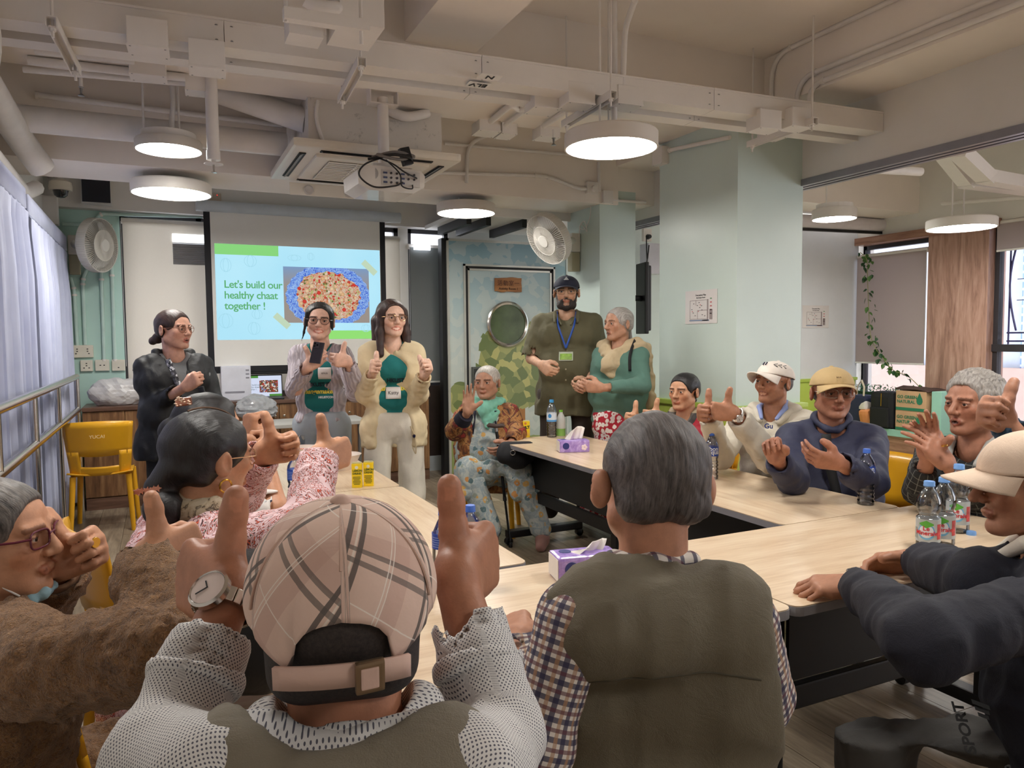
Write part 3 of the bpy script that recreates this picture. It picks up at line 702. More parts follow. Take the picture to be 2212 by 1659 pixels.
def slide_rect(u0, v0, u1, v1, k, m, name, parent=scr):
 return part(MB().box((sx(u0), SY - .004 - k * .0006, szz(v1)), (sx(u1), SY - .0037 - k * .0006, szz(v0))), name, m, parent)
def slide_bg(t):
 n = t.noise(t.coord('Object'), 1.5, 2); col = t.ramp(n, [(.3, srgb((172, 226, 246))), (.7, srgb((186, 234, 250)))])
 t.link(col, t.b.inputs['Emission Color']); t.b.inputs['Emission Strength'].default_value = .52; t.b.inputs['Base Color'].default_value = (0, 0, 0, 1); return None
slide_rect(0, 0, 1, 1, 0, custom('slide_pale_cyan', slide_bg, .9), 'slide')
GRN = em('slide_green', (140, 216, 128)); slide_rect(0, 0, .365, .11, 1, GRN, 'green_tab')
slide_rect(.64, .905, 1, 1, 1, em('slide_green_bright', (150, 226, 120)), 'green_tab')
TXT = em('slide_text_green', (98, 178, 116))
slM = lambda u, v, k=2: m44(frame((1, 0, 0), (0, 0, 1)), (sx(u), SY - .004 - k * .0006, szz(v)))
for i, s in enumerate(("Let's build our", "healthy chaat", "together !")): text_obj(s, .098, slM(.045, .455 + i * .112), TXT, scr, spacing=.93, bold=.0012)
for u, v, a in ((.93, .20, -.75), (.375, .80, -.75)):
 F = frame((math.cos(a), 0, math.sin(a)), (-math.sin(a), 0, math.cos(a))); part(MB().obox((sx(u), SY - .0058, szz(v)), (.085, .03, .0003), F), 'tape_strip', em('slide_tape', (196, 218, 190)), scr)
OUT = em('slide_outline', (168, 221, 238))
def outline(u, v, pts): part(MB().tube([(sx(u + a), SY - .005, szz(v + b)) for a, b in pts], .0022, 4), 'vegetable_outline', OUT, scr)
def ell(a, b, n=18, w=0): return [(a * math.cos(6.283 * i / n), b * math.sin(6.283 * i / n) * (1 + w * math.cos(12.566 * i / n))) for i in range(n + 1)]
for u, v, a, b in ((.20, .17, .035, .06), (.06, .22, .03, .07), (.46, .12, .04, .03), (.56, .10, .02, .04), (.05, .80, .04, .075), (.21, .88, .035, .065), (.23, .73, .03, .05), (.9, .88, .03, .04)):
 outline(u, v, ell(a, b)); outline(u, v, [(x * .5, y) for x, y in ell(a, b)])
def photo_mat(t):
 co = t.coord('Object'); s = t.sep(co)
 U = t.math('DIVIDE', t.math('SUBTRACT', s[0], PHC[0]), .405); V = t.math('DIVIDE', t.math('SUBTRACT', s[2], PHC[1]), .31)
 ang = t.math('ARCTAN2', V, U); rad = t.math('SQRT', t.math('ADD', t.math('MULTIPLY', U, U), t.math('MULTIPLY', V, V)))
 rad = t.math('ADD', rad, t.math('MULTIPLY', t.math('SINE', t.math('MULTIPLY', ang, 26)), .014))
 w1 = t.noise(co, 22, 3, .6, 2.5); rim = t.ramp(w1, [(.44, srgb((96, 140, 226))), (.5, srgb((180, 214, 250))), (.57, srgb((66, 104, 210)))])
 def layer(scale, lo, cols):
  h = t.sep(t.voro(co, scale, out='Color')); dd = t.voro(co, scale); c = t.ramp(h[0], [(i / len(cols), srgb(x)) for i, x in enumerate(cols)], 'CONSTANT')
  c = t.mix(t.ramp(dd, [(.05, (0, 0, 0, 1)), (.5, (.55, .55, .55, 1))]), c, srgb((120, 70, 48))); return c, t.math('MULTIPLY', t.math('LESS_THAN', dd, .42), t.math('GREATER_THAN', h[1], lo))
 food = t.ramp(t.noise(co, 34, 5, .7, 1.5), [(.34, srgb((120, 66, 40))), (.45, srgb((206, 120, 84))), (.52, srgb((236, 216, 196))), (.6, srgb((140, 148, 84))), (.7, srgb((214, 84, 62)))])
 for sc_, lo_, cols in ((38, .35, [(214, 66, 52), (196, 210, 130), (240, 232, 214), (110, 128, 66), (226, 150, 100)]), (21, .45, [(240, 200, 156), (246, 214, 172), (236, 190, 140), (222, 60, 52)])):
  c, m = layer(sc_, lo_, cols); food = t.mix(m, food, c)
 bgc = t.ramp(s[2], [(PHC[1] - 1.6 if False else 0, srgb((150, 140, 132))), (1, srgb((150, 140, 132)))])
 bgc = t.mix(t.ramp(V, [(.3, (0, 0, 0, 1)), (.9, (1, 1, 1, 1))]), srgb((158, 148, 140)), srgb((128, 158, 196)))
 ins = t.math('ADD', rad, t.math('MULTIPLY', t.math('SUBTRACT', t.noise(co, 8, 2), .5), .25))
 col = t.mix(t.math('LESS_THAN', ins, .76), rim, food); col = t.mix(t.math('LESS_THAN', rad, 1.0), bgc, col)
 t.link(col, t.b.inputs['Emission Color']); t.b.inputs['Emission Strength'].default_value = .48; t.b.inputs['Base Color'].default_value = (0, 0, 0, 1); return None
PHC = (sx(.665) - 1.23, szz(.53) - 1.13)
slide_rect(.39, .215, .925, .82, 2, custom('slide_food_photo', photo_mat, .9), 'food_photograph')
# ================================================================== low cabinets along the back
CAB = wood('zebrano_laminate', (70, 46, 32), (128, 92, 62), (172, 134, 94), axis=2, rough=.4, stretch=12, contrast=.85)
CABT = wood('dark_counter_laminate', (78, 56, 46), (104, 76, 62), (126, 96, 80), axis=0, rough=.4, stretch=12)
wt = single(MB().box((-.62, 7.14, .845), (2.46, YB, .88), bev=.004), 'worktop', CABT, (1, 7.4, .845), 'dark wood worktop running along the low cabinets at the back', 'worktop')
units = [(-.62, .02), (.02, .66), (.66, 1.30), (1.30, 1.88), (1.88, 2.45)]
names = ('beside the yellow chair', 'behind the woman in the black jacket', 'under the laptop', 'behind the woman in lilac', 'at the right end behind the woman in cream')
for (a, b), nm in zip(units, names):
 t = thing('low_cabinet', ((a + b) / 2, 7.4, 0), 'zebra-grain low cabinet ' + nm, 'cabinet', 'low cabinets along the back wall')
 part(MB().box((a + .002, 7.18, .0), (b - .002, YB - .01, .845)), 'carcass', CAB, t)
 part(MB().box((a + .004, 7.165, .0), (b - .004, 7.18, .10)), 'plinth', CABT, t)
 mid = (a + b) / 2
 for c0, c1, hx in ((a, mid, mid - .04), (mid, b, mid + .04)):
  d = part(MB().box((c0 + .003, 7.158, .11), (c1 - .003, 7.179, .838), bev=.002), 'door', CAB, t)
  sub(MB().lathe([(.0, .03), (.012, .026), (.010, .018), (.005, .014), (.005, 0)], 12, m44(frame((1, 0, 0), (0, 0, 1)), (hx, 7.158, .73))), 'knob', CHROME, d)
for x in (-.17, -.06, .06): part(MB().box((x, 7.155, .79), (x + .07, 7.157, .805)), 'paper_label', mat('paper_label', (222, 216, 200), .7), bpy.data.objects['low_cabinet'])
# small grey ledge table between cabinet and women
lg = thing('side_table', (1.05, 6.6, 0), 'narrow grey side table behind the two young women', 'table')
part(MB().box((.45, 6.35, .70), (1.62, 6.85, .73), bev=.004), 'table_top', mat('pale_grey_laminate', (186, 184, 178), .45), lg)
for x in (.52, 1.55):
 for y in (6.42, 6.78): part(MB().tube([(x, y, 0), (x, y, .70)], .016, 8), 'leg', GALV, lg)
# ================================================================== sockets, conduits, fan, CCTV on the mint wall
SOCK = mat('socket_ivory', (228, 222, 206), .4)
def socket(px, py, w_, h_, label, slots, y=YB):
 p = onY(px, py, y - .03); t = thing('socket', p, label, 'socket')
 part(MB().obox(p + [0, .012, 0], (w_, .016, h_), np.eye(3), .006), 'faceplate', SOCK, t)
 for dx, dz in slots: part(MB().box(p + [dx - .006, -.006, dz - .004], p + [dx + .006, -.003, dz + .004]), 'slot', DARKSLOT, t)
 return t
socket(178, 759, .085, .055, 'wide ivory double socket highest on the mint wall', [(-.04, .02), (-.04, 0), (.04, .02), (.04, 0), (-.05, -.02), (.05, -.02)])
socket(187, 790, .048, .05, 'small ivory socket below the wide double one', [(0, .02), (0, 0), (-.02, -.02), (.02, -.02)])
socket(221, 789, .056, .05, 'square lilac-white socket in the middle of the mint wall', [(-.015, .0), (.015, .0)])
socket(256, 789, .053, .05, 'ivory socket with a black plug beside the blind', [(0, -.02)])
def wallpipe(px0, pts, label):
 conduit([onY(x, y, YB - .018) for x, y in pts], .016, label, [onY(*pts[len(pts) // 2], YB - .018), onY(pts[-1][0], pts[-1][1] - 70, YB - .018)], .1, m=mat('mint_pipe_paint', (196, 222, 214), .6))
wallpipe(0, [(152, 600), (160, 625), (167, 750)], 'mint conduit nearest the curtain on the corner wall')
wallpipe(0, [(192, 575), (178, 600), (184, 745)], 'mint conduit bending under the white wall fan')
wallpipe(0, [(217, 560), (219, 600), (225, 778)], 'straight mint conduit down to the middle socket')
wallpipe(0, [(238, 520), (242, 600), (248, 778)], 'straight mint conduit next to the blind edge')
wallpipe(0, [(205, 480), (215, 462), (440, 468)], 'white pipe turning along the head of the blind')
wallpipe(0, [(135, 484), (240, 490)], 'short level conduit above the wall fan')
jb = thing('sensor_box', onY(466, 428, YB - .14), 'small beige sensor box with red light right of the lamp', 'sensor')
c = onY(464, 428, YB - .15); part(MB().obox(c, (.055, .02, .045), np.eye(3), .006), 'box_body', mat('beige_plastic', (190, 176, 160), .5), jb)
part(MB().lathe([(.006, 0), (0, .004)], 8, m44(frame((1, 0, 0), (0, 0, 1)), c + [.02, -.02, .025])), 'indicator', mat('red_indicator', (200, 40, 40), .4, emit=(220, 60, 50), estr=.6), jb)
spk = thing('wall_speaker', onY(208, 405, YB - .16), 'flat black square panel high on the back wall beside the camera', 'speaker')
c = onY(208, 405, YB - .16); part(MB().obox(c, (.115, .04, .15), np.eye(3), .004), 'cabinet', mat('speaker_frame_white', (205, 203, 200), .5), spk); part(MB().obox(c - [0, .042, -.006], (.108, .004, .14), np.eye(3), .002), 'front_panel', mat('speaker_navy_black', (30, 31, 42), .6), spk)
cc = thing('security_camera', onY(131, 418, 7.3), 'white dome security camera in the upper left corner', 'camera'); c = onY(131, 412, 7.3)
part(MB().lathe([(.085, .0), (.088, .03), (.082, .07), (.05, .09), (0, .092)], 24, m44(np.eye(3), c)), 'housing', ACW, cc)
part(MB().lathe([(0, -.062), (.03, -.056), (.05, -.038), (.06, 0)], 24, m44(np.eye(3), c)), 'dome', mat('smoked_dome', (24, 30, 36), .08, coat=1), cc)
part(MB().tube([c + [0, 0, .09], c + [-.05, .1, .16], c + [-.1, .2, .16]], .03, 10), 'arm', PAINT, cc)
ebx = single(MB().obox(onY(108, 455, 7.45), (.06, .05, .12), np.eye(3), .005), 'alarm_box', PAINT, onY(108, 455, 7.45), 'white alarm box below the dome camera', 'alarm box')
def fan(hub, axis, label, mount, seedc):
 """wall fan: round guard of spokes, blades, motor, arm and wall bracket"""
 hub = np.array(hub, float); a = np.array(axis, float); a /= np.linalg.norm(a)
 F0 = frame(np.cross(a, (0, 0, 1)), (0, 0, 1)); F = np.stack([F0[:, 0], np.cross(a, F0[:, 0]), a], 1); M = m44(F, hub)
 t = thing('wall_fan', mount, label, 'fan', 'white wall fans'); W_ = mat('fan_white', (224, 220, 212), .4, var=.02); R_ = .225
 part(MB().lathe([(R_ * .985, -.052), (R_, -.045), (R_, .02), (R_ * .99, .03), (R_ * .97, .028), (R_ * .97, -.05)], 56, M), 'rim', W_, t)
 g = MB(); n = 72
 for k in range(n):
  q = 2 * math.pi * k / n; cs, sn = math.cos(q), math.sin(q)
  for sgn, zz in ((1, .028), (-1, -.05)):
   P = [hub + F @ np.array([r * cs, r * sn, zz + sgn * h]) for r, h in ((.055, .03), (.13, .022), (.19, .01), (.222, 0))]
   g.tube(P, .0016, 4)
  g.tube([hub + F @ np.array([.2255 * cs, .2255 * sn, z]) for z in (-.05, .03)], .0018, 4)
 part(g, 'guard', W_, t, 'stuff')
 part(MB().lathe([(.125, .049), (.128, .053), (.131, .049), (.128, .045)], 40, M), 'guard_ring', W_, t)
 part(MB().lathe([(.058, .05), (.05, .064), (0, .068)], 32, M), 'badge', W_, t)
 for k in range(3):
  q0 = 2 * math.pi * k / 3; P = []
  for i in range(7):
   row = []
   for j in range(5):
    r = .04 + .16 * i / 6; q = q0 + (.28 + .5 * (i / 6)) * (j / 4 - .5) * 2 * (1.0 if i < 6 else .8); row.append(hub + F @ np.array([r * math.cos(q), r * math.sin(q), -.012 + .02 * (j / 4 - .5) * 2]))
   P.append(row)
  b = part(MB().grid(P), 'blade', mat('fan_blade_grey', (190, 188, 184), .3), t); b.modifiers.new('thickness', 'SOLIDIFY').thickness = .003
 part(MB().lathe([(.03, -.05), (.06, -.055), (.068, -.12), (.06, -.17), (.03, -.185), (0, -.186)], 28, M), 'motor', W_, t)
 mt = np.array(mount, float); e = hub - a * .12 - [0, 0, .06]
 part(MB().tube([e + [0, 0, .04], e, mt + [0, 0, .02]], [.03, .034, .036], 14), 'arm', W_, t)
 part(MB().obox(mt, (.045, .045, .085), np.eye(3), .012), 'bracket', W_, t)
 part(MB().obox(mt - [0, 0, .17], (.042, .042, .085), np.eye(3), .012), 'control_box', mat('fan_control_grey', (172, 166, 140), .5), t)
 return t
fan(onY(213, 530, 7.18), (.86, -.5, -.06), 'white wall fan beside the curtain facing right', onY(160, 530, 7.56), 1)
fan(onY(1184, 516, 5.62), (-.9, -.18, -.5), 'white wall fan tilted down on the far pillar', (3.40, 5.86, onX(1252, 522, 3.4)[2]), 2)
fc = thing('power_cord', (3.43, 5.56, 2.2), 'white looped power cord hanging from the fan socket', 'cord')
cable([onX(1277, 425, 3.43), onX(1274, 470, 3.43), onX(1262, 495, 3.43), onX(1252, 490, 3.42), onX(1262, 478, 3.43), onX(1268, 500, 3.42), onX(1255, 485, 3.43), onX(1250, 512, 3.42)], .004, PAINT, fc)
fsx = thing('switched_outlet', onY(1278, 406, 5.45), 'white switched outlet on the rear beam feeding the fan', 'socket'); c = onY(1278, 406, 5.45)
part(MB().obox(c, (.055, .02, .05), np.eye(3), .005), 'faceplate', PAINT, fsx); part(MB().lathe([(.026, 0), (.024, .03), (0, .032)], 14, m44(frame((1, 0, 0), (0, 0, 1)), c + [.005, -.02, -.01])), 'plug', PAINT, fsx)
# ================================================================== mural partition with the activity-room door
DY = 7.16
def mural(t):
 co = t.coord('Object'); s = t.sep(co)
 d = t.n.new('ShaderNodeVectorMath'); d.operation = 'MULTIPLY_ADD'; n0 = t.n.new('ShaderNodeTexNoise'); n0.inputs['Scale'].default_value = 5; t.link(co, n0.inputs['Vector'])
 t.link(n0.outputs['Color'], d.inputs[0]); d.inputs[1].default_value = (.12, .12, .12); t.link(co, d.inputs[2])
 cell = t.voro(d.outputs[0], 11, out='Color'); h = t.sep(cell)[0]; big = t.noise(co, 2.2, 3)
 sky = t.ramp(s[2], [(0, srgb((196, 206, 196))), (.55, srgb((200, 212, 206))), (.72, srgb((168, 196, 202))), (1, srgb((142, 178, 192)))])
 zz = t.math('DIVIDE', s[2], 2.5); sky = t.ramp(zz, [(.0, srgb((176, 190, 178))), (.45, srgb((206, 214, 208))), (.7, srgb((186, 206, 208))), (.95, srgb((146, 180, 194)))])
 sky = t.mix(t.math('MULTIPLY', t.math('GREATER_THAN', t.math('ADD', h, big), .95), .35), sky, srgb((222, 224, 214)))
 def blob(cx, cz, rx, rz):
  u = t.math('DIVIDE', t.math('SUBTRACT', s[0], cx), rx); v = t.math('DIVIDE', t.math('SUBTRACT', s[2], cz), rz)
  r = t.math('ADD', t.math('MULTIPLY', u, u), t.math('MULTIPLY', v, v)); return t.math('LESS_THAN', t.math('ADD', r, t.math('MULTIPLY', t.math('SUBTRACT', h, .5), .35)), 1.0)
 leaf = t.ramp(h, [(0, srgb((118, 132, 82))), (.3, srgb((146, 154, 98))), (.55, srgb((170, 172, 108))), (.8, srgb((194, 190, 120)))], 'CONSTANT')
 trunk = t.math('MULTIPLY', t.math('LESS_THAN', t.math('ABSOLUTE', t.math('SUBTRACT', s[0], 3.50 - 3.37)), .035), t.math('LESS_THAN', s[2], .75))
 col = t.mix(trunk, sky, srgb((176, 120, 62)))
 tr2 = t.math('MULTIPLY', t.math('LESS_THAN', t.math('ABSOLUTE', t.math('SUBTRACT', s[0], -.60)), .012), t.math('LESS_THAN', s[2], .75)); col = t.mix(tr2, col, srgb((180, 130, 70)))
 for b in ((.05, 1.15, .44, .50), (-.58, .80, .14, .18), (.62, .95, .3, .4)): col = t.mix(blob(*b), col, leaf)
 gr = t.math('LESS_THAN', s[2], t.math('ADD', .25, t.math('MULTIPLY', t.noise(co, 4, 2), .3))); col = t.mix(gr, col, srgb((150, 164, 100)))
 return col
MUR = custom('printed_mural', mural, .4)
ALU = mat('partition_aluminium', (206, 204, 196), .35, .4)
pt = thing('partition_panel', (3.37, DY, 0), 'mural-printed folding partition panel with a porthole door', 'partition')
X0, X1, ZT = 2.66, 4.08, 2.455
part(MB().box((X0 + .02, DY, .02), (X1 - .02, DY + .09, ZT - .02)), 'panel', MUR, pt)
part(quad := MB().box((X0, DY - .006, 0), (X0 + .025, DY + .1, ZT)).box((X1 - .025, DY - .006, 0), (X1, DY + .1, ZT)).box((X0, DY - .006, ZT - .025), (X1, DY + .1, ZT)), 'panel_frame', ALU, pt)
part(MB().box((X0 - .05, DY + .005, 0), (X0 - .02, DY + .11, ZT)).box((X0 - .02, DY + .01, 0), (X0, DY + .1, ZT)), 'edge_seal', BLACKM, pt)
dx0, dx1, dz = 2.87, 3.88, 2.17
part(MB().box((dx0 + .01, DY - .012, .01), (dx1 - .01, DY, dz - .01)), 'door_leaf', MUR, pt)
fr = MB()
for k, m_ in ((0, 0), (.045, 0)):
 fr.box((dx0 - .03 + k, DY - .02, 0), (dx0 - .01 + k, DY - .0, dz + .03 - k)).box((dx1 + .01 - k, DY - .02, 0), (dx1 + .03 - k, DY, dz + .03 - k)).box((dx0 - .03 + k, DY - .02, dz + .01 - k), (dx1 + .03 - k, DY, dz + .03 - k))
part(fr, 'door_frame', ALU, pt)
part(MB().box((dx0 - .012, DY - .016, 0), (dx0 + .016, DY - .001, dz + .012)).box((dx1 - .016, DY - .016, 0), (dx1 + .012, DY - .001, dz + .012)).box((dx0, DY - .016, dz - .015), (dx1, DY - .001, dz + .012)), 'shadow_gap', DARKSLOT, pt)
wc = onY(1096, 700, DY - .02); WM = m44(frame((1, 0, 0), (0, 0, 1)), wc)
pw_ = part(MB().lathe([(.205, 0), (.24, 0), (.24, .018), (.225, .026), (.205, .018), (.205, 0)], 56, WM), 'porthole_ring', CHROME, pt)
sub(MB().lathe([(0, .004), (.207, .004), (.207, .008), (0, .008)], 56, WM), 'porthole_glass', mat('green_dark_glass', (84, 98, 62), .35, var=.3, vscale=4), pw_)
sg = thing('door_sign', onY(1098, 616, DY - .03), 'wooden activity room plaque above the porthole', 'sign'); a, b = onY(1069, 630, DY - .03), onY(1126, 601, DY - .03)
rr = random.Random(2); nb = 9
ol = [(a[0] + (b[0] - a[0]) * i / nb, a[2] + rr.uniform(-.006, .006)) for i in range(nb + 1)] + [(b[0] + rr.uniform(-.006, .006), a[2] + (b[2] - a[2]) * i / 3) for i in range(1, 3)] + [(b[0] - (b[0] - a[0]) * i / nb, b[2] + rr.uniform(-.006, .006)) for i in range(nb + 1)] + [(a[0] + rr.uniform(-.006, .006), b[2] - (b[2] - a[2]) * i / 3) for i in range(1, 3)]
part(MB().prism(ol, 0, .018, m44(frame((1, 0, 0), (0, 0, 1)), (0, DY - .02, 0))), 'board', wood('sign_wood', (120, 74, 36), (160, 104, 54), (186, 130, 74), axis=0, stretch=14), sg)
SI = mat('sign_brown_ink', (74, 42, 22), .6, var=0)
text_obj('活動室一', .062, m44(frame((1, 0, 0), (0, 0, 1)), ((a[0] + b[0]) / 2, DY - .04, a[2] + .068)), SI, sg, align='CENTER', spacing=1.1)
text_obj('Activity Room 1', .034, m44(frame((1, 0, 0), (0, 0, 1)), ((a[0] + b[0]) / 2, DY - .04, a[2] + .022)), SI, sg, align='CENTER', bold=.0008)
bx = thing('card_reader', onY(1032, 815, DY - .03), 'dark grey door lock box behind the seated lady', 'lock'); c = onY(1030, 815, DY - .03)
part(MB().obox(c, (.055, .02, .11), np.eye(3), .008), 'lock_case', mat('lock_grey', (92, 96, 92), .4), bx); part(MB().obox(c - [0, .02, 0], (.04, .006, .09), np.eye(3), .004), 'lock_face', mat('lock_dark', (60, 62, 60), .4), bx)
tk = struct(MB().box((2.55, 6.0, 2.58), (4.1, 7.5, 2.62)).box((2.55, 6.0, 2.50), (4.1, 6.03, 2.6)), 'trim_track_recess', WHITE)
for i, x in enumerate((2.62, 2.82, 3.2)): part(MB().box((x, 6.5, 2.50), (x + .05, 7.3, 2.585)), 'dark_track', BLACKM, tk)
ls = single(MB().box((2.44, YB - .09, 2.37), (2.62, YB - .07, 2.46)), 'gap_glow_strip', mat('gap_daylight_glow', (250, 250, 255), .3, var=0, emit=(240, 246, 255), estr=1.3), (2.5, YB - .09, 2.37), 'self-glowing strip standing in for daylight above the dark grey blind', 'pane')  # solid strip, daylight put in as its own glow
# ================================================================== posters, TV, neighbour-room things
def plan_poster(M, w_, h_, label):
 """laminated evacuation plan: sheet, printed lines, red and black marks"""
 t = thing('evacuation_plan', M[:3, 3], label, 'poster'); R_, o_ = M[:3, :3], M[:3, 3]
 part(MB().obox(o_, (w_ / 2, h_ / 2, .001), R_), 'laminated_sheet', mat('laminate_sheet', (224, 220, 218), .12, var=.02), t)
 L = lambda x, y, k=.0016: o_ + R_ @ np.array([x * w_, y * h_, k])
 ink = mat('plan_ink', (60, 56, 62), .6, var=0); pin = mat('plan_grey', (150, 138, 138), .6, var=0); red = mat('plan_red', (196, 70, 76), .6, var=0); blu = mat('plan_blue', (120, 140, 170), .6, var=0)
 def bar(x0, y0, x1, y1, m, n): part(MB().obox((L(x0, y0) + L(x1, y1)) / 2, (max(abs(x1 - x0) * w_ / 2, .0015), max(abs(y1 - y0) * h_ / 2, .0015), .0005), R_), n, m, t)
 for a in ((-.34, .20, .20, .20), (-.34, -.36, .20, -.36), (-.34, -.36, -.34, .20), (.20, -.36, .20, .20), (-.1, -.1, .2, -.1), (-.1, -.36, -.1, -.1), (-.15, .05, -.15, .2)): bar(*a, pin, 'plan_line')
 bar(-.36, -.42, .26, -.385, blu, 'plan_band'); bar(.205, -.385, .235, .22, pin, 'plan_band'); bar(.05, -.418, .235, -.387, red, 'plan_band')
 rr = random.Random(9)
 for i in range(14): x, y = rr.uniform(-.3, .16), rr.uniform(-.32, .16); bar(x, y, x + .03, y + .02, red if i % 5 == 0 else ink, 'plan_mark')
 for i in range(5): bar(.29, .22 - i * .11, .34, .25 - i * .11, red if i else mat('plan_green', (70, 140, 90), .6, var=0), 'legend_mark')
 bar(.27, -.38, .36, -.08, pin, 'legend_box')
 T = lambda s, x, y, z: text_obj(s, z, m44(R_, L(x, y, .002)), ink, t, align='CENTER')
 T('Evacuation Plan', 0, .33, h_ * .075); T('Fire Escape Route', 0, .26, h_ * .055)
 return t
Rl = frame((0, -1, 0), (0, 0, 1)); c0 = onX(1514, 663, 3.447)
plan_poster(m44(Rl, c0), .34, .235, 'laminated evacuation plan on the near side of the big pillar')
c0 = onY(1762, 684, RY - .003); plan_poster(m44(frame((1, 0, 0), (0, 0, 1)), c0), .40, .235 * 1.05, 'laminated evacuation plan on the cool white pier in the next room')
tv = thing('mounted_television', (4.0, 6.6, 1.2), 'black back of a wall-mounted television seen edge-on by the far pillar', 'television')
c = onY(1384, 645, 6.3); Fv = frame((.25, 1, 0), (0, 0, 1))
part(MB().obox(c + [.02, 0, 0], (.13, .36, .022), Fv, .012), 'screen_shell', BLACKM, tv)
part(MB().obox(c + [.05, 0, 0], (.11, .33, .03), Fv, .02), 'rear_bulge', mat('tv_plastic', (38, 38, 42), .5), tv)
part(MB().obox(c + [.09, .02, .0], (.06, .12, .02), Fv, .006), 'wall_arm', BLACKM, tv)
part(MB().tube([c + [.05, 0, 0], (3.80, 6.05, c[2])], .03, 10), 'support_arm', BLACKM, tv)
cable([onY(1396, 510, 6.4), onY(1398, 560, 6.4), onY(1402, 530, 6.4), onY(1394, 600, 6.4), onY(1400, 625, 6.4)], .006, CBL, tv)
px_ = thing('plug_socket', onY(1397, 505, 6.4), 'white socket with a black plug above the television', 'socket'); c = onY(1397, 508, 6.42)
part(MB().obox(c, (.05, .02, .065), np.eye(3), .006), 'faceplate', PAINT, px_); part(MB().lathe([(.028, 0), (.02, .04), (0, .042)], 12, m44(frame((1, 0, 0), (0, 0, 1)), c + [0, -.02, -.02])), 'plug', BLACKM, px_)
nb_ = single(MB().obox(onY(1408, 560, 6.6), (.10, .08, .16), np.eye(3), .01), 'wall_projector_box', mat('pale_lilac_plastic', (214, 214, 224), .4), onY(1408, 590, 6.6), 'pale boxy unit on the wall between the two pillars', 'wall unit')
# neighbour-room trunking, tube screen, pipe
nt = thing('cable_trunking', (6.1, 3.6, 2.62), 'bent white trunking under the ceiling of the neighbouring room', 'trunking')
pa, pb, pc_ = onZ(2075, 330, 2.75), onZ(2130, 382, 2.62), onZ(2260, 405, 2.60)
for q0, q1, q2 in ((onZ(2040, 330, 2.80), onZ(2090, 392, 2.62), onZ(2280, 415, 2.60)), (pa, pb, pc_)):
 for u, v in ((q0, q1), (q1, q2)): part(MB().obox((u + v) / 2, (np.linalg.norm(v - u) / 2 + .03, .06, .045), frame(v - u, (.3, 1, 0))), 'trunking_length', PAINT, nt)
ts = thing('rolled_screen', onY(1850, 480, 5.7), 'rolled white projection screen tube above the cool white pier', 'projection screen')
qa, qb = onY(1700, 476, 5.70), onY(1966, 490, 5.70); part(MB().tube([qa, qb], .07, 20), 'casing_tube', mat('casing_white', (226, 222, 226), .3), ts); part(MB().obox((qa + qb) / 2 - [.05, 0, .085], (np.linalg.norm(qb - qa) / 2 - .1, .02, .012), frame(qb - qa, (0, 1, 0))), 'bottom_bar', BLACKM, ts)
part(MB().tube([qb - [.03, 0, -.05], (qb[0] - .03, qb[1], ZC)], .006, 8), 'hanger_rod', PAINT, ts)
conduit([onZ(1880, 365, 2.60), onZ(1990, 371, 2.60)], .03, 'stub of white pipe under the neighbouring ceiling')
conduit([onX(2035, 440, 7.1), onX(2140, 432, 7.1), onX(2230, 425, 7.1)], .02, 'flexible white conduit above the grille window', rad=.1)
# window sill of the neighbouring room: green shelf, boxes, bags, ivy
GS = mat('mint_green_shelf', (150, 200, 184), .5)
gs = thing('window_bench', (6.95, 5.4, .46), 'mint green bench along the neighbouring window', 'bench')
part(MB().box((6.70, 4.62, .40), (RX + .02, RY - .02, .47), bev=.006), 'seat_board', GS, gs); part(MB().box((6.72, 4.64, 0), (RX - .01, RY - .03, .40)), 'bench_front', WOODRH, gs)
part(MB().box((6.72, 4.62, .47), (RX - .02, 4.72, .88), bev=.006), 'end_panel', GS, gs)
hd = thing('hedge_strip', (RX - .1, 5.5, .47), 'low artificial hedge strip along the neighbouring window', 'plant')
rr = random.Random(5); hg = MB()
for i in range(900):
 p = np.array([RX - .06 + rr.uniform(-.06, .05), rr.uniform(5.15, RY - .05), rr.uniform(.62, .88)]); F = frame([rr.gauss(0, 1) for _ in range(3)], [rr.gauss(0, 1) for _ in range(3)]); s_ = .014
 hg.add([p, p + F[:, 0] * s_ + F[:, 1] * s_ * .5, p + F[:, 0] * 2 * s_, p + F[:, 0] * s_ - F[:, 1] * s_ * .5], [(0, 1, 2, 3)])
part(hg, 'foliage', mat('hedge_green', (52, 120, 84), .6, var=.3, vscale=40), hd, 'stuff'); part(MB().box((RX - .11, 5.15, .47), (RX - .03, RY - .05, .80)), 'hedge_core', mat('hedge_dark', (30, 62, 44), .8), hd)
CARD = mat('brown_cardboard', (196, 160, 124), .8, var=.05); CGR = mat('carton_green', (46, 122, 92), .6, var=.02)
def carton(z, label):
 t = thing('cardboard_box', (6.84, 4.92, z), label, 'box', 'cartons on the bench'); x = 6.70
 part(MB().box((x, 4.76, z), (x + .28, 5.09, z + .20), bev=.003), 'carton_body', CARD, t); part(MB().box((x - .0012, 4.762, z + .004), (x, 5.088, z + .034)), 'green_band', CGR, t)
 dr = [(0, .055), (.012, .03), (.024, .008), (.026, -.01), (.018, -.028), (0, -.034), (-.018, -.028), (-.026, -.01), (-.024, .008), (-.012, .03)]
 part(MB().prism([(a * 1.25, b * 1.35) for a, b in dr], 0, .0012, m44(frame((0, -1, 0), (0, 0, 1)), (x - .0015, 4.83, z + .115))), 'drop_mark', CGR, t)
 text_obj('GO GREEN', .044, m44(frame((0, -1, 0), (0, 0, 1)), (x - .002, 5.075, z + .125)), CGR, t, bold=.001); text_obj('NATURAL', .044, m44(frame((0, -1, 0), (0, 0, 1)), (x - .002, 5.075, z + .078)), CGR, t, bold=.001)
 return t
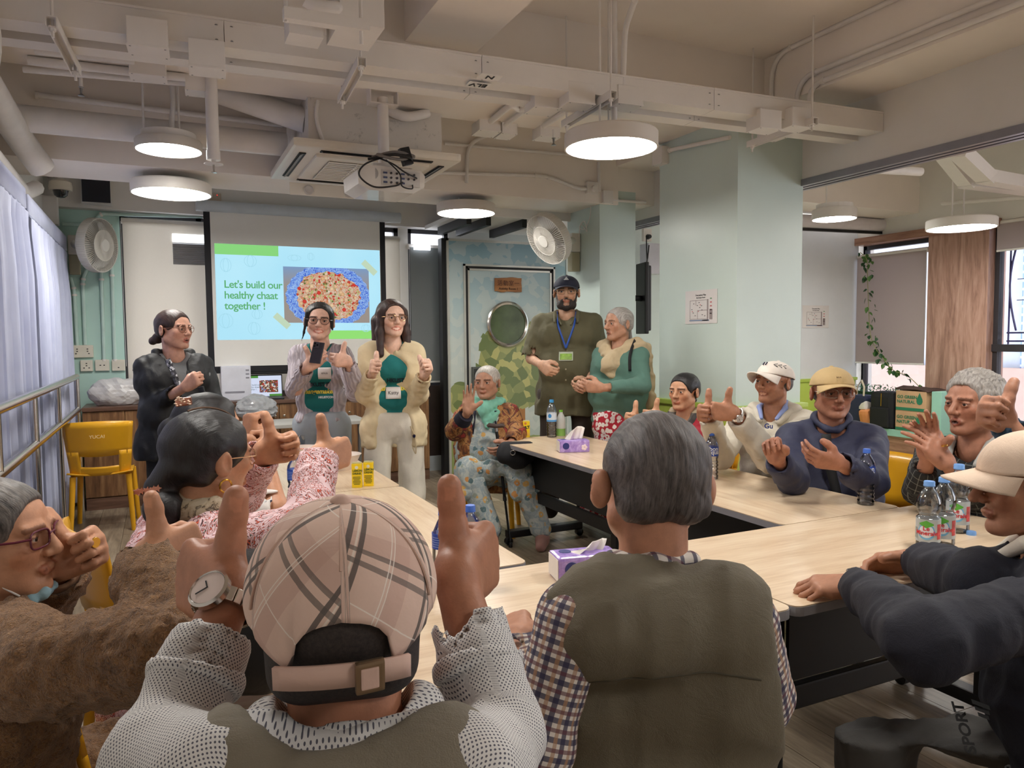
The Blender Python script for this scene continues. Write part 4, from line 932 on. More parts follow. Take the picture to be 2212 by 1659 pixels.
carton(.47, 'lower of two brown cartons printed with a green drop'); carton(.672, 'upper of two brown cartons printed with a green drop')
single(MB().grid([[(6.70 + .3 * i / 5 , 4.74 + .36 * j / 5, .876 + .012 * math.sin(i * 1.3 + j) + .03 * (j / 5)) for j in range(6)] for i in range(6)]), 'folded_cloth', mat('dark_brown_cloth', (70, 52, 46), .9), (6.84, 4.9, .876), 'dark brown cloth lying on the upper carton', 'cloth').modifiers.new('thickness', 'SOLIDIFY').thickness = .012
IVY = mat('ivy_leaf', (84, 124, 62), .5, var=.35, vscale=9); IVY2 = mat('ivy_leaf_dark', (44, 84, 48), .45, var=.25, vscale=9)
iv = thing('ivy_garland', (RX - .12, 5.6, 1.0), 'artificial ivy garland hanging in front of the pinkish blind', 'plant')
vp = [onX(x, y, RX - .12) for x, y in ((1858, 545), (1872, 560), (1874, 600), (1876, 660), (1880, 720), (1890, 750), (1908, 775), (1930, 800), (1960, 812), (1985, 835), (1992, 850))]
cable(vp, .004, mat('ivy_stem', (150, 150, 104), .6), iv, 'stem')
rr = random.Random(11); lf0 = None
for i in range(95):
 u = rr.random() * (len(vp) - 1); k = int(u); p = vp[k] + (vp[min(k + 1, len(vp) - 1)] - vp[k]) * (u - k) + np.array([rr.uniform(-.04, .04), rr.uniform(-.05, .05), rr.uniform(-.03, .03)])
 if lf0 is None or i == 1:
  s_ = .05; m_ = MB().add([(0, 0, 0), (.3 * s_, .42 * s_, .06 * s_), (.7 * s_, .34 * s_, .02 * s_), (1.15 * s_, 0, -.12 * s_), (.7 * s_, -.34 * s_, .02 * s_), (.3 * s_, -.42 * s_, .06 * s_), (.5 * s_, 0, -.06 * s_)], [(0, 1, 6), (1, 2, 6), (2, 3, 6), (3, 4, 6), (4, 5, 6), (5, 0, 6)])
  o = m_.build('leaf', IVY if i == 0 else IVY2, iv, None); lf = o
  if i == 0: lf0 = o.data
  else: lf1 = o.data
 else: o = bpy.data.objects.new('leaf', lf0 if i % 2 else lf1); COL.objects.link(o); o.parent = iv
 o.location = Vector(p) - iv.location; o.rotation_euler = (rr.uniform(-1, 1), rr.uniform(.2, 1.6), rr.uniform(0, 6.28)); sc_ = rr.uniform(.7, 1.4); o.scale = (sc_,) * 3
bg_ = thing('backpack', (6.78, 5.28, .47), 'black backpack with a gold zip standing beside the cartons', 'backpack')
part(MB().obox((6.80, 5.25, .66), (.11, .14, .19), np.eye(3), .06), 'main_bag', mat('black_nylon', (26, 27, 32), .7), bg_); part(MB().obox((6.69, 5.26, .585), (.02, .11, .10), np.eye(3), .018), 'front_pocket', mat('black_nylon', (26, 27, 32), .7), bg_)
part(MB().tube([(6.686, 5.25, .70), (6.688, 5.25, .83)], .004, 6), 'zip', mat('brass', (190, 150, 60), .3, 1), bg_)
tb = thing('tote_bag', (6.8, 5.6, .47), 'navy tote bag with cream straps on the bench', 'bag')
part(MB().obox((6.82, 5.62, .63), (.10, .16, .16), np.eye(3), .03), 'bag_body', mat('navy_canvas', (48, 54, 82), .8), tb)
for dy in (-.08, .04): part(MB().tube([(6.73, 5.58 + dy, .70), (6.73, 5.57 + dy, .88), (6.75, 5.62 + dy, .95), (6.76, 5.68 + dy, .88), (6.76, 5.69 + dy, .72)], .012, 6, flat=.35), 'strap', mat('cream_webbing', (206, 196, 176), .8), tb)
ob_ = thing('snack_pack', (6.74, 5.47, .47), 'orange and white snack pack between backpack and tote bag', 'package'); part(MB().obox((6.74, 5.46, .56), (.05, .06, .09), frame((1, .2, .3), (0, 1, 0)), .04), 'pouch', mat('orange_foil', (226, 150, 96), .35), ob_); part(MB().obox((6.75, 5.49, .68), (.04, .05, .05), frame((1, -.2, -.3), (0, 1, 0)), .03), 'wrapper', mat('white_foil', (230, 224, 220), .35), ob_)
# ================================================================== tables
def top_wood(axis):
 def fn(t):
  sc = [9.0, 9.0, 9.0]; sc[axis] = .6; co = t.coord('Object', scale=tuple(sc)); n1 = t.noise(co, 3, 5, .6, .6); n2 = t.noise(co, 14, 4, .6)
  f = t.math('ADD', t.math('MULTIPLY', n1, .6), t.math('MULTIPLY', n2, .4))
  return t.ramp(f, [(.35, srgb((206, 178, 146))), (.5, srgb((222, 198, 168))), (.66, srgb((232, 212, 184)))])
 return custom('pale_oak_laminate_%d' % axis, fn, .28)
EDGE = mat('grey_edge_band', (150, 148, 152), .5)
TH = .72
def rrect(x0, y0, x1, y1, r, n=4):
 out = []
 for cx_, cy_, a in ((x1 - r, y1 - r, 0), (x0 + r, y1 - r, 90), (x0 + r, y0 + r, 180), (x1 - r, y0 + r, 270)):
  for i in range(n + 1): q = math.radians(a + 90 * i / n); out.append((cx_ + r * math.cos(q), cy_ + r * math.sin(q)))
 return out
def table(x0, y0, x1, y1, along, label, panel=None):
 t = thing('folding_table', ((x0 + x1) / 2, (y0 + y1) / 2, 0), label, 'table', 'pale oak folding tables in a U')
 ol = rrect(x0, y0, x1, y1, .03); il = rrect(x0 + .001, y0 + .001, x1 - .001, y1 - .001, .03)
 tp = part(MB().prism(il, TH - .003, TH, None), 'table_top', top_wood(1 if along == 'y' else 0), t)
 sub(MB().prism(ol, TH - .028, TH - .0035, None), 'edge_band', EDGE, tp)
 if along == 'y': P = lambda u, v, z: (x0 + (x1 - x0) * v, y0 + (y1 - y0) * u, z)
 else: P = lambda u, v, z: (x0 + (x1 - x0) * u, y0 + (y1 - y0) * v, z)
 def bx(u0, v0, z0, u1, v1, z1, name, parent=None, bev=0):
  b = MB().box(np.minimum(P(u0, v0, z0), P(u1, v1, z1)), np.maximum(P(u0, v0, z0), P(u1, v1, z1)), bev=bev)
  return part(b, name, BLACKM, t) if parent is None else sub(b, name, BLACKM, parent)
 for u in (.115, .885):
  bx(u - .022, .34, .085, u + .022, .44, TH - .028, 'leg_post', bev=.006)
  ft = bx(u - .024, .04, .055, u + .024, .94, .105, 'foot_bar', bev=.008)
  bx(u - .02, .14, TH - .07, u + .02, .86, TH - .029, 'top_bracket')
  for v in (.06, .92):
   c = np.array(P(u, v, .03)); ax = frame((0, 0, 1), P(1, 0, 0) - np.array(P(0, 0, 0)) if False else np.array(P(1, 0, 0)) - np.array(P(0, 0, 0)))
   cs = part(MB().lathe([(.0, -.02), (.018, -.02), (.028, -.016), (.028, .016), (.018, .02), (0, .02)], 16, m44(np.stack([ax[:, 0], ax[:, 2], ax[:, 1]], 1), c)), 'caster', mat('caster_black', (18, 18, 20), .3), t)
 bx(.13, .30, .40, .87, .32, TH - .045, 'modesty_panel'); bx(.10, .315, .30, .90, .36, .375, 'cross_beam', bev=.006); bx(.10, .36, TH - .06, .90, .42, TH - .029, 'upper_beam')
 return t
table(2.09, 3.392, 2.745, 4.735, 'y', 'far right table holding the upright tissue pack')
table(2.09, 2.05, 2.745, 3.388, 'y', 'middle right table holding the blue-labelled bottles')
table(1.477, 1.40, 2.86, 2.046, 'x', 'near right table under the resting hands')
table(.10, 1.40, 1.473, 2.046, 'x', 'near left table in front of the man in the plaid cap')
table(.385, 2.07, 1.032, 3.445, 'y', 'left side table beside the woman in the paisley blouse')
table(.385, 3.452, 1.032, 4.62, 'y', 'far left table holding the bowls')
# ================================================================== chairs
YEL = mat('yellow_plastic', (232, 170, 34), .32, var=.04, coat=.2)
def chair_proto(label):
 t = thing('plastic_chair', (0, 0, 0), label, 'chair', 'yellow plastic chairs')   # faces +y, seat height .43
 P = []
 for i in range(13):
  u = i / 12 * 2 - 1; row = []
  for j in range(9):
   v = j / 8 * 2 - 1; row.append((u * .205 * (1 - .06 * v), v * .20, .43 + .022 * (u * u) + .015 * max(0, -v) ** 2 - .025 * max(0, v - .6)))
  P.append(row)
 s = part(MB().grid(P), 'seat', YEL, t); s.modifiers.new('thickness', 'SOLIDIFY').thickness = .012
 def bk(u, z):  # curved back surface
  f = (z - .43) / .40; return (u * (.20 + .035 * f), -.205 - .075 * f + .05 * u * u, z)
 P = [[bk(i / 14 * 2 - 1, .60 + .235 * j / 6 + (.012 * (1 - (i / 7 - 1) ** 2) if j == 6 else 0) - (.02 * (1 - (i / 7 - 1) ** 2) if j == 0 else 0)) for j in range(7)] for i in range(15)]
 b = part(MB().grid(P), 'backrest', YEL, t); b.modifiers.new('thickness', 'SOLIDIFY').thickness = .014
 for s0, s1 in ((-1, -.62), (.62, 1)):
  P = [[bk((s0 + (s1 - s0) * i / 4), .43 + .19 * j / 5) for j in range(6)] for i in range(5)]
  q = part(MB().grid(P), 'back_strut', YEL, t); q.modifiers.new('thickness', 'SOLIDIFY').thickness = .014
 P = [[bk(-1 + 2 * i / 10, .435 + .075 * j / 3 - (.012 * (1 - (i / 5 - 1) ** 2) if j == 3 else 0)) for j in range(4)] for i in range(11)]
 q = part(MB().grid(P), 'lower_rail', YEL, t); q.modifiers.new('thickness', 'SOLIDIFY').thickness = .014
 for sx_ in (-1, 1):
  for sy_ in (-1, 1): part(MB().tube([(sx_ * .185, sy_ * .165, .43), (sx_ * .21, sy_ * .20, .0)], [.022, .017], 12), 'leg', YEL, t)
 text_obj('YUCAI', .035, m44(frame((1, 0, 0), (0, .1, 1)), (0, -.288, .725)), mat('chair_print', (236, 208, 150), .5, var=0), t, align='CENTER')
 return t
CH0 = chair_proto('empty yellow plastic chair pushed back by the handrail'); CH0.location = (-.43, 6.48, 0); CH0.rotation_euler = (0, 0, -.06)
CH0['_used'] = 1
def chair(x, y, face, label, sc=1.0):
 c = dup_tree(CH0, (x, y, 0), label); c.rotation_euler = (0, 0, math.atan2(-face[0], face[1])); c.scale = (sc,) * 3; return c
# ================================================================== bottles and table-top things
PET = custom('clear_pet', thin_glass((.93, .95, .97, 1), 1.5, .08), .05)
CAPB = mat('blue_cap', (66, 110, 206), .4); CAPL = mat('light_blue_cap', (116, 164, 226), .4); CAPP = mat('purple_cap', (96, 50, 146), .4); CAPG = mat('green_cap', (120, 190, 50), .4); CAPC = mat('cyan_cap', (64, 158, 220), .4)
def cyl_text(s, size, c, r, ang, z, m, parent, align='CENTER', bold=.0004):
 o = text_obj(s, size, np.eye(4), m, None, align=align, bold=bold, extrude=.0002); me = o.data
 n = len(me.vertices); co = np.empty(n * 3); me.vertices.foreach_get('co', co); co = co.reshape(-1, 3)
 th = ang + co[:, 0] / r; R_ = r + co[:, 2] + .0006
 q = np.stack([c[0] + R_ * np.cos(th), c[1] + R_ * np.sin(th), c[2] + z + co[:, 1]], 1) - _wloc(parent)
 me.vertices.foreach_set('co', q.ravel()); me.update(); o.parent = parent; return o
def cyl_patch(c, r, ang, wdt, z0, z1, m, name, parent, shape=None, n=10):
 P = []
 for i in range(n + 1):
  u = i / n * 2 - 1; a = ang + u * wdt / r / 2; k = 1 if shape is None else shape(u)
  zm = (z0 + z1) / 2; hh = (z1 - z0) / 2 * k; P.append([(c[0] + r * math.cos(a), c[1] + r * math.sin(a), c[2] + zm + hh * v) for v in (-1, -.33, .33, 1)])
 return part(MB().grid(P), name, m, parent)
def bottle(c, h, r, kind, label, face=None):
 c = np.array(c, float); t = thing('water_bottle', c, label, 'bottle', 'drink bottles on the tables'); M = m44(np.eye(3), c)
 ang = math.atan2(-c[1], -c[0]) if face is None else face
 if kind in ('bon', 'purple', 'cool'):
  pr_ = [(0, .004), (r * .7, 0), (r * .98, .012 * h), (r, .05 * h)]
  for i in range(4): z = .08 + i * .075; pr_ += [(r * .99, z * h), (r * .9, (z + .02) * h), (r * .9, (z + .03) * h), (r * .99, (z + .055) * h)]
  pr_ += [(r * .86, .42 * h), (r * .97, .46 * h), (r, .48 * h), (r, .70 * h), (r * .93, .76 * h), (r * .62, .85 * h), (r * .36, .91 * h), (r * .34, .945 * h)]
 elif kind == 'lem':
  pr_ = [(0, .01), (r * .6, 0), (r * .96, .02 * h), (r, .06 * h), (r * .97, .12 * h), (r * .97, .44 * h), (r * 1.0, .47 * h), (r * .80, .50 * h), (r * .78, .53 * h), (r * .98, .58 * h), (r * 1.02, .66 * h), (r * .95, .74 * h), (r * .66, .84 * h), (r * .40, .895 * h), (r * .38, .94 * h)]
 else:
  pr_ = [(0, 0), (r * .9, 0), (r, .03 * h), (r, .62 * h), (r * .95, .70 * h), (r * .55, .84 * h), (r * .42, .88 * h), (r * .42, .93 * h)]
 body = {'milk': mat('milky_plastic', (222, 224, 220), .35, trans=.2)}.get(kind, PET)
 part(MB().lathe(pr_, 28, M), 'bottle_body', body, t)
 cr = r * (.43 if kind != 'lem' else .46); cm = {'bon': CAPB, 'purple': CAPP, 'lem': CAPL, 'milk': CAPG, 'cool': CAPC, 'tall': CAPB}[kind]
 part(MB().lathe([(cr * 1.02, .925 * h), (cr * 1.05, .94 * h), (cr, .945 * h), (cr, .99 * h), (cr * .9, h), (0, h)], 24, M), 'cap', cm, t)
 if kind == 'bon' or kind == 'tall':
  part(MB().lathe([(r * 1.012, .50 * h), (r * 1.012, .70 * h)], 28, M), 'label_sleeve', mat('blue_label', (44, 78, 176), .4, var=.05), t)
  W_ = mat('label_white', (228, 234, 244), .5, var=0)
  cyl_text('bon', .028 * h / .22, c, r * 1.012, ang + .35, .615 * h, W_, t, bold=.0006); cyl_text('aqua', .028 * h / .22, c, r * 1.012, ang + .35, .545 * h, W_, t, bold=.0006)
  for i in range(5): cyl_patch(c, r * 1.016, ang - .75, .03, (.53 + i * .03) * h, (.538 + i * .03) * h, mat('label_fine_print', (150, 176, 226), .5, var=0), 'fine_print', t)
 if kind == 'purple': part(MB().lathe([(r * 1.012, .50 * h), (r * 1.012, .66 * h)], 28, M), 'label_sleeve', mat('purple_label', (128, 60, 150), .4, var=.1), t)
 if kind == 'cool':
  part(MB().lathe([(r * 1.012, .42 * h), (r * 1.012, .66 * h)], 28, M), 'label_sleeve', mat('white_blue_label', (216, 228, 240), .4, var=.08, vscale=60), t)
  part(MB().lathe([(r * 1.016, .42 * h), (r * 1.016, .47 * h)], 28, M), 'label_band', mat('label_blue_band', (90, 160, 220), .4), t); cyl_patch(c, r * 1.018, ang - .4, .028, .52 * h, .63 * h, mat('label_swirl', (60, 140, 210), .4), 'swirl_logo', t, lambda u: math.sqrt(max(0, 1 - u * u)))
 if kind == 'milk': part(MB().lathe([(r * 1.01, .02 * h), (r * 1.01, .3 * h)], 28, M), 'label_sleeve', mat('green_label', (130, 176, 88), .4), t)
 if kind == 'lem':
  part(MB().lathe([(r * 1.0, .13 * h), (r * 1.0, .46 * h)], 28, M), 'label_sleeve', mat('pale_label', (214, 224, 228), .4, var=.05, trans=.35), t)
  a2 = ang - .15; el = lambda u: math.sqrt(max(0, 1 - u * u))
  cyl_patch(c, r * 1.012, a2, r * 1.5, .17 * h, .40 * h, mat('label_ring_blue', (120, 186, 228), .4), 'ring_logo', t, el); cyl_patch(c, r * 1.018, a2, r * 1.25, .20 * h, .38 * h, mat('label_white', (228, 234, 244), .5, var=0), 'ring_centre', t, el)
  cyl_patch(c, r * 1.022, a2, r * 1.2, .34 * h, .45 * h, mat('label_mountain', (96, 180, 70), .4), 'green_mountain', t, lambda u: .15 + .85 * (1 - abs(u)))
  rd = mat('label_red', (204, 40, 54), .5, var=0); cyl_text('Le', .02 * h / .22, c, r * 1.03, a2, .305 * h, rd, t); cyl_text('Minerale', .019 * h / .22, c, r * 1.03, a2, .24 * h, rd, t)
  cyl_patch(c, r * 1.012, ang + 1.0, r * .5, .18 * h, .40 * h, mat('label_picture', (196, 70, 70), .5, var=.4, vscale=70), 'label_picture', t)
  cyl_patch(c, r * 1.012, ang - 1.25, r * .5, .17 * h, .33 * h, mat('label_table_print', (150, 160, 160), .5, var=.4, vscale=200), 'label_table', t)
 return t
bottle(onZ(1870, 1089, TH), .235, .034, 'bon', 'blue-labelled water bottle in front of the man in the navy jacket')
bottle(onZ(1537, 1034, TH), .235, .033, 'bon', 'blue-labelled water bottle beside the grey-haired head')
bottle(onZ(640, 1092, TH), .23, .034, 'bon', 'blue-labelled water bottle beside the paisley sleeve')
bottle(onZ(1018, 1276, TH), .245, .034, 'bon', 'tall water bottle behind the raised right thumb')
bottle(onZ(960, 1262, TH), .22, .034, 'tall', 'water bottle partly hidden behind the raised right wrist')
bottle(onZ(1192, 944, TH), .27, .036, 'cool', 'cyan-capped water bottle at the far end of the table')
bottle(onZ(1212, 942, TH), .19, .032, 'milk', 'milky bottle with a green cap at the far table end')
bottle(onZ(698, 985, TH), .25, .035, 'purple', 'purple-capped bottle in front of the jeans')
bottle(onZ(1404, 968, TH), .23, .034, 'purple', 'purple-labelled bottle in front of the lady in red')
bottle(onZ(1398, 965, TH) , .20, .033, 'bon', 'blue-capped bottle just before the purple-labelled one') if False else None
bottle(onZ(2004, 1186, TH), .228, .037, 'lem', 'nearest empty bottle of the three by the navy sleeve')
bottle(onZ(2036, 1178, TH), .232, .037, 'lem', 'middle empty bottle of the three by the navy sleeve')
bottle(onZ(2068, 1148, TH), .245, .038, 'lem', 'bottle with the red lettering turned to the camera')
single(MB().lathe([(0, .013), (.014, .013), (.0155, .011), (.016, 0), (.0135, 0), (.0135, .010), (0, .010)], 24), 'bottle_cap', CAPL, (0, 0, 0), 'loose light blue bottle cap lying on the near right table', 'bottle cap').location = Vector(onZ(2098, 1155, TH))
def tissue(c, R_, label, up=1.0):
 c = np.array(c, float); t = thing('tissue_pack', c, label, 'tissue pack'); L, W_, H_ = .095, .05, .075
 def lil(tn):
  n = tn.noise(tn.coord('Object'), 26, 4, .6, 1); return tn.ramp(n, [(.35, srgb((150, 122, 202))), (.55, srgb((176, 150, 220))), (.72, srgb((206, 186, 236)))])
 pm_ = custom('lilac_film', lil, .22)
 part(MB().obox(c + R_ @ np.array([0, 0, H_ / 2]), (L, W_, H_ / 2), R_, .010), 'pack', pm_, t)
 part(MB().obox(c + R_ @ np.array([-L - .0005, 0, H_ / 2]), (.001, W_ * .93, H_ * .42), R_), 'clear_end', mat('tissue_white', (232, 226, 220), .7), t)
 for sx_ in (-1,): part(MB().lathe([(0, .0012), (.02, .001), (.021, 0)], 24, m44(R_ @ frame((1, 0, 0), (0, 0, 1)), c + R_ @ np.array([-.055, -W_ - .0005, H_ * .55]))), 'navy_logo', mat('logo_navy', (44, 52, 120), .4), t)
 part(MB().lathe([(0, .0012), (.018, .001), (.019, 0)], 24, m44(R_, c + R_ @ np.array([-.055, .015, H_ + .0005]))), 'navy_logo', mat('logo_navy', (44, 52, 120), .4), t)
 for k in range(5):
  a = k * 1.256; part(MB().lathe([(0, .001), (.008, .0006), (.009, 0)], 10, m44(R_ @ frame((1, 0, 0), (0, 0, 1)), c + R_ @ np.array([.06 + .011 * math.cos(a), -W_ - .0004, H_ * .42 + .011 * math.sin(a)]))), 'flower_petal', mat('flower_white', (236, 220, 226), .5), t)
 P = []
 for i in range(9):
  u = i / 8 * 2 - 1; row = []
  for j in range(8):
   v = j / 7; row.append(c + R_ @ np.array([u * .055 * (1 - .1 * v) + .03 * v, (.014 * math.sin(u * 3.4) + .012 * math.sin(u * 7 + 2)) * (1 - .3 * v) + .02 * v * v * u, H_ - .004 + .085 * up * v * (1 - .25 * u * u) + .01 * u * v]))
  P.append(row)
 o = part(MB().grid(P), 'tissue', mat('tissue_white', (232, 226, 220), .7), t); o.modifiers.new('thickness', 'SOLIDIFY').thickness = .0015
 return t
tissue(onZ(1238, 975, TH), frame((.93, -.30, 0), (.30, .93, 0)), 'lilac tissue pack standing on the far right table')
tc = onZ(1262, 1245, TH); tissue(tc, frame((.97, -.2, 0), (.2, .97, 0)), 'lilac tissue pack half hidden by the grey-haired man', .35)
YB_ = mat('juice_yellow', (240, 206, 30), .4, var=.04)
def juice(c, R_, label, front):
 c = np.array(c, float); t = thing('drink_carton', c, label, 'drink carton', 'yellow drink cartons'); w_, d_, h_ = .0235, .019, .115
 part(MB().obox(c + R_ @ np.array([0, 0, h_ / 2]), (w_, d_, h_ / 2), R_, .0015), 'carton', YB_, t)
 part(MB().obox(c + R_ @ np.array([0, 0, h_ + .003]), (w_ * .9, d_ * .5, .003), R_, .001), 'top_fold', mat('foil_grey', (200, 196, 150), .4), t)
 gr_ = mat('juice_print', (96, 104, 26), .5, var=0); F = R_ @ frame((1, 0, 0), (0, 0, 1)); B = lambda x, z, k=.0008: c + R_ @ np.array([x, -d_ - k, z])
 if front:
  text_obj('VLT', .026, m44(F @ np.array([[1, -.15, 0], [.12, 1, 0], [0, 0, 1.]]), B(-.021, .06)), mat('juice_green_black', (26, 62, 34), .5, var=0), t, bold=.0016)
  part(MB().lathe([(0, .001), (.012, .0008), (.013, 0)], 16, m44(F, B(.008, .022, 0))), 'lemon_slice', mat('lemon_slice', (232, 190, 70), .5), t); part(MB().lathe([(0, .001), (.008, .0008), (.009, 0)], 16, m44(F, B(-.008, .1, 0))), 'flavour_seal', mat('seal_orange', (214, 130, 60), .5), t)
 else:
  part(MB().lathe([(0, .001), (.0075, .0008), (.008, 0)], 16, m44(F, B(0, .098, 0))), 'round_seal', mat('seal_pale', (220, 220, 210), .5), t)
  text_obj('LEMON', .0135, m44(F, B(-.019, .078)), gr_, t, bold=.0006); text_obj('DRINK', .0135, m44(F, B(-.019, .064)), gr_, t, bold=.0006)
  for i in range(6): part(MB().obox(B(0, .052 - i * .007), (.018 - .004 * (i % 3 == 2), .0004, .0016), R_), 'fine_print', gr_, t)
 return t
Rj = frame((.94, -.34, 0), (.34, .94, 0))
juice(onZ(772, 1052, TH) , Rj, 'left of two yellow drink cartons standing by the plaid cap', False); juice(onZ(795, 1049, TH) + [.004, 0, 0], Rj, 'right of two yellow drink cartons standing by the plaid cap', False)
juice(onZ(1137, 944, TH), Rj, 'single yellow drink carton at the far table corner', True)
BOWL = mat('bowl_cream_plastic', (232, 218, 206), .45)
def bowl(c, r, h, label, fill=None):
 c = np.array(c, float); t = thing('bowl', c, label, 'bowl', 'cream bowls on the far left table'); M = m44(np.eye(3), c)
 part(MB().lathe([(0, .004), (r * .5, 0), (r * .55, .01), (r * .85, h * .6), (r, h), (r * 1.04, h), (r * .96, h * .93), (r * .8, h * .55), (r * .5, .016), (0, .014)], 36, M), 'bowl_shell', BOWL, t)
 if fill:
  rr = random.Random(3); g = MB()
  for i in range(26):
   a, q = rr.uniform(0, 6.28), rr.uniform(0, r * .7); g.obox(c + (q * math.cos(a), q * math.sin(a), h * .5 + rr.uniform(0, .012)), (.012, .009, .007), frame([rr.gauss(0, 1) for _ in range(3)], [rr.gauss(0, 1) for _ in range(3)]), .003)
  part(g, 'chopped_filling', mat(fill[0], fill[1], .5, var=.3, vscale=60), t, 'stuff')
 return t
bowl(onZ(655, 992, TH), .095, .075, 'cream bowl with chopped tomato left of the steel spoon', ('tomato_bits', (206, 70, 44)))
bowl(onZ(700, 1000, TH), .07, .05, 'small cream bowl closest to the raised thumb')
bowl(onZ(740, 1014, TH), .10, .085, 'deep cream bowl beside the yellow drink cartons')
bowl(onZ(720, 970, TH), .085, .07, 'cream bowl at the back of the far left table')
bowl(onZ(600, 975, TH), .085, .07, 'cream bowl tucked behind the pearl bracelet')
cup = thing('plastic_cup', onZ(655, 968, TH), 'clear plastic cup with a steel spoon behind the bowls', 'cup'); c = onZ(655, 972, TH)
part(MB().lathe([(.03, .002), (.038, .10), (.041, .10), (.0385, .098), (.031, .005), (0, .005)], 24, m44(np.eye(3), c)), 'cup_wall', PET, cup); part(MB().tube([c + [.0, 0, .01], c + [.02, .03, .15]], [.006, .004], 8), 'spoon', CHROME, cup)
# ================================================================== things on the back counter
def crumple(c, r, seed, m, name, label, cat, amp=.3):
 bm = bmesh.new(); bmesh.ops.create_icosphere(bm, subdivisions=4, radius=1.0); rng = np.random.RandomState(seed); K = rng.randn(14, 3) * 3.2; ph = rng.rand(14) * 6.28
 for v in bm.verts:
  p = np.array(v.co); s = sum(abs(math.sin(float(K[i] @ p) + ph[i])) * (1 / (1 + .25 * i)) for i in range(14)) / 4 - 1
  q = p * np.array(r) * (1 + amp * s); q[2] = max(q[2], -r[2] * .8); v.co = Vector(q)
 b = MB(); bm.verts.index_update(); b.add([np.array(v.co) + c + [0, 0, r[2] * .8] for v in bm.verts], [[v.index for v in f.verts] for f in bm.faces], False); bm.free()
 return single(b, name, m, c, label, cat)
CT = .88
crumple(np.array([-.36, 7.33, CT]), (.22, .12, .13), 3, mat('white_bag_film', (226, 224, 224), .3, trans=.15), 'plastic_bag', 'crumpled white plastic bag on the counter by the handrail', 'bag', .35)
crumple(np.array(onZ(555, 905, .73)) , (.17, .13, .12), 8, mat('clear_crinkled_film', (228, 232, 236), .15, trans=.55), 'clear_film_bag', 'crinkled clear plastic wrap on the narrow grey side table', 'bag', .4)
crumple(np.array([2.30, 7.42, CT]), (.13, .10, .20), 9, mat('white_bag_film', (226, 224, 224), .3, trans=.15), 'shopping_bag', 'white shopping bag beside the cream cardigan sleeve', 'bag', .25)
def red_pat(t):
 v = t.voro(t.coord('Object'), 16, out='Color'); h = t.sep(v)[0]; return t.ramp(h, [(0, srgb((150, 34, 34))), (.35, srgb((176, 62, 52))), (.6, srgb((70, 92, 62))), (.75, srgb((196, 160, 140))), (.88, srgb((60, 30, 34)))], 'CONSTANT')
rb = thing('patterned_bag', (-.06, 7.36, CT), 'red patterned reusable bag behind the black jacket', 'bag'); c = np.array([-.06, 7.36, CT])
part(MB().obox(c + [0, .05, .15], (.16, .10, .155), np.eye(3), .08), 'bag_body', custom('red_print_fabric', red_pat, .6), rb); cable([c + (-.14, -.02, .02), c + (-.17, -.03, .12), c + (-.12, -.03, .26), c + (-.17, .04, .30)], .008, CBL, rb, 'handle')
bottle(np.array([-.33, 7.52, CT]), .22, .032, 'bon', 'water bottle standing behind the crumpled white bag')
lp = thing('laptop', onZ(570, 862, CT), 'open laptop mirroring the recipe slide on the counter', 'laptop'); c = np.array(onZ(572, 862, CT)); F = frame((1, -.08, 0), (.08, 1, 0)); dk = mat('laptop_grey', (60, 62, 66), .4, .5)
part(MB().obox(c + [0, 0, .009], (.17, .115, .008), F, .004), 'keyboard_base', dk, lp)
Fs = frame(F[:, 0], F[:, 1] * .25 + np.array([0, 0, .97])); sc0 = c + F[:, 1] * .115 + [0, 0, .115] + F[:, 1] * .03
part(MB().obox(sc0, (.172, .112, .004), Fs, .003), 'display_lid', BLACKM, lp)
n_ = -Fs[:, 2] * 1.0
if n_[1] > 0: n_ = -n_
def lap(u0, v0, u1, v1, m, name, k): part(MB().obox(sc0 + n_ * (.0045 + k * .0004) + Fs[:, 0] * (u0 + u1 - 1) * .163 + Fs[:, 1] * (1 - v0 - v1) * .10, (abs(u1 - u0) * .163, abs(v1 - v0) * .10, .0002), Fs), name, m, lp)
lap(0, 0, 1, 1, em('laptop_white', (214, 222, 244), .5), 'screen_image', 0); lap(0, 0, .35, .11, em('laptop_green', (90, 150, 70), .45), 'green_tab', 1); lap(.65, .9, 1, 1, em('laptop_green', (90, 150, 70), .45), 'green_tab', 1)
def lap_food(t):
 co = t.coord('Object'); vc = t.sep(t.voro(co, 90, out='Color'))[0]; col = t.ramp(vc, [(0, srgb((120, 60, 40))), (.3, srgb((170, 60, 50))), (.5, srgb((90, 80, 40))), (.7, srgb((226, 216, 200))), (.85, srgb((120, 140, 180)))], 'CONSTANT')
 t.link(col, t.b.inputs['Emission Color']); t.b.inputs['Emission Strength'].default_value = .45; t.b.inputs['Base Color'].default_value = (0, 0, 0, 1)
lap(.38, .22, .9, .82, custom('laptop_food', lap_food, .8), 'food_photograph', 1)
for i, s in enumerate(("Let's build our", 'healthy chaat', 'together !')): text_obj(s, .022, m44(np.stack([Fs[:, 0], Fs[:, 1], np.cross(Fs[:, 0], Fs[:, 1])], 1), sc0 + n_ * .0055 + Fs[:, 0] * -.155 + Fs[:, 1] * (.005 - i * .022)), em('laptop_text', (70, 100, 80), .4), lp)
wbx = thing('white_appliance', (.62, 7.28, CT), 'white boxy appliance with vents left of the laptop', 'appliance'); c = np.array([.62, 7.28, CT])
part(MB().obox(c + [0, .12, .16], (.13, .12, .16), np.eye(3), .01), 'casing', mat('appliance_white', (226, 228, 238), .35), wbx)
for i in range(3): part(MB().box(c + [.085, -.003, .20 + i * .035], c + [.115, .0, .215 + i * .035]), 'vent', mat('vent_mark', (150, 150, 160), .5), wbx)
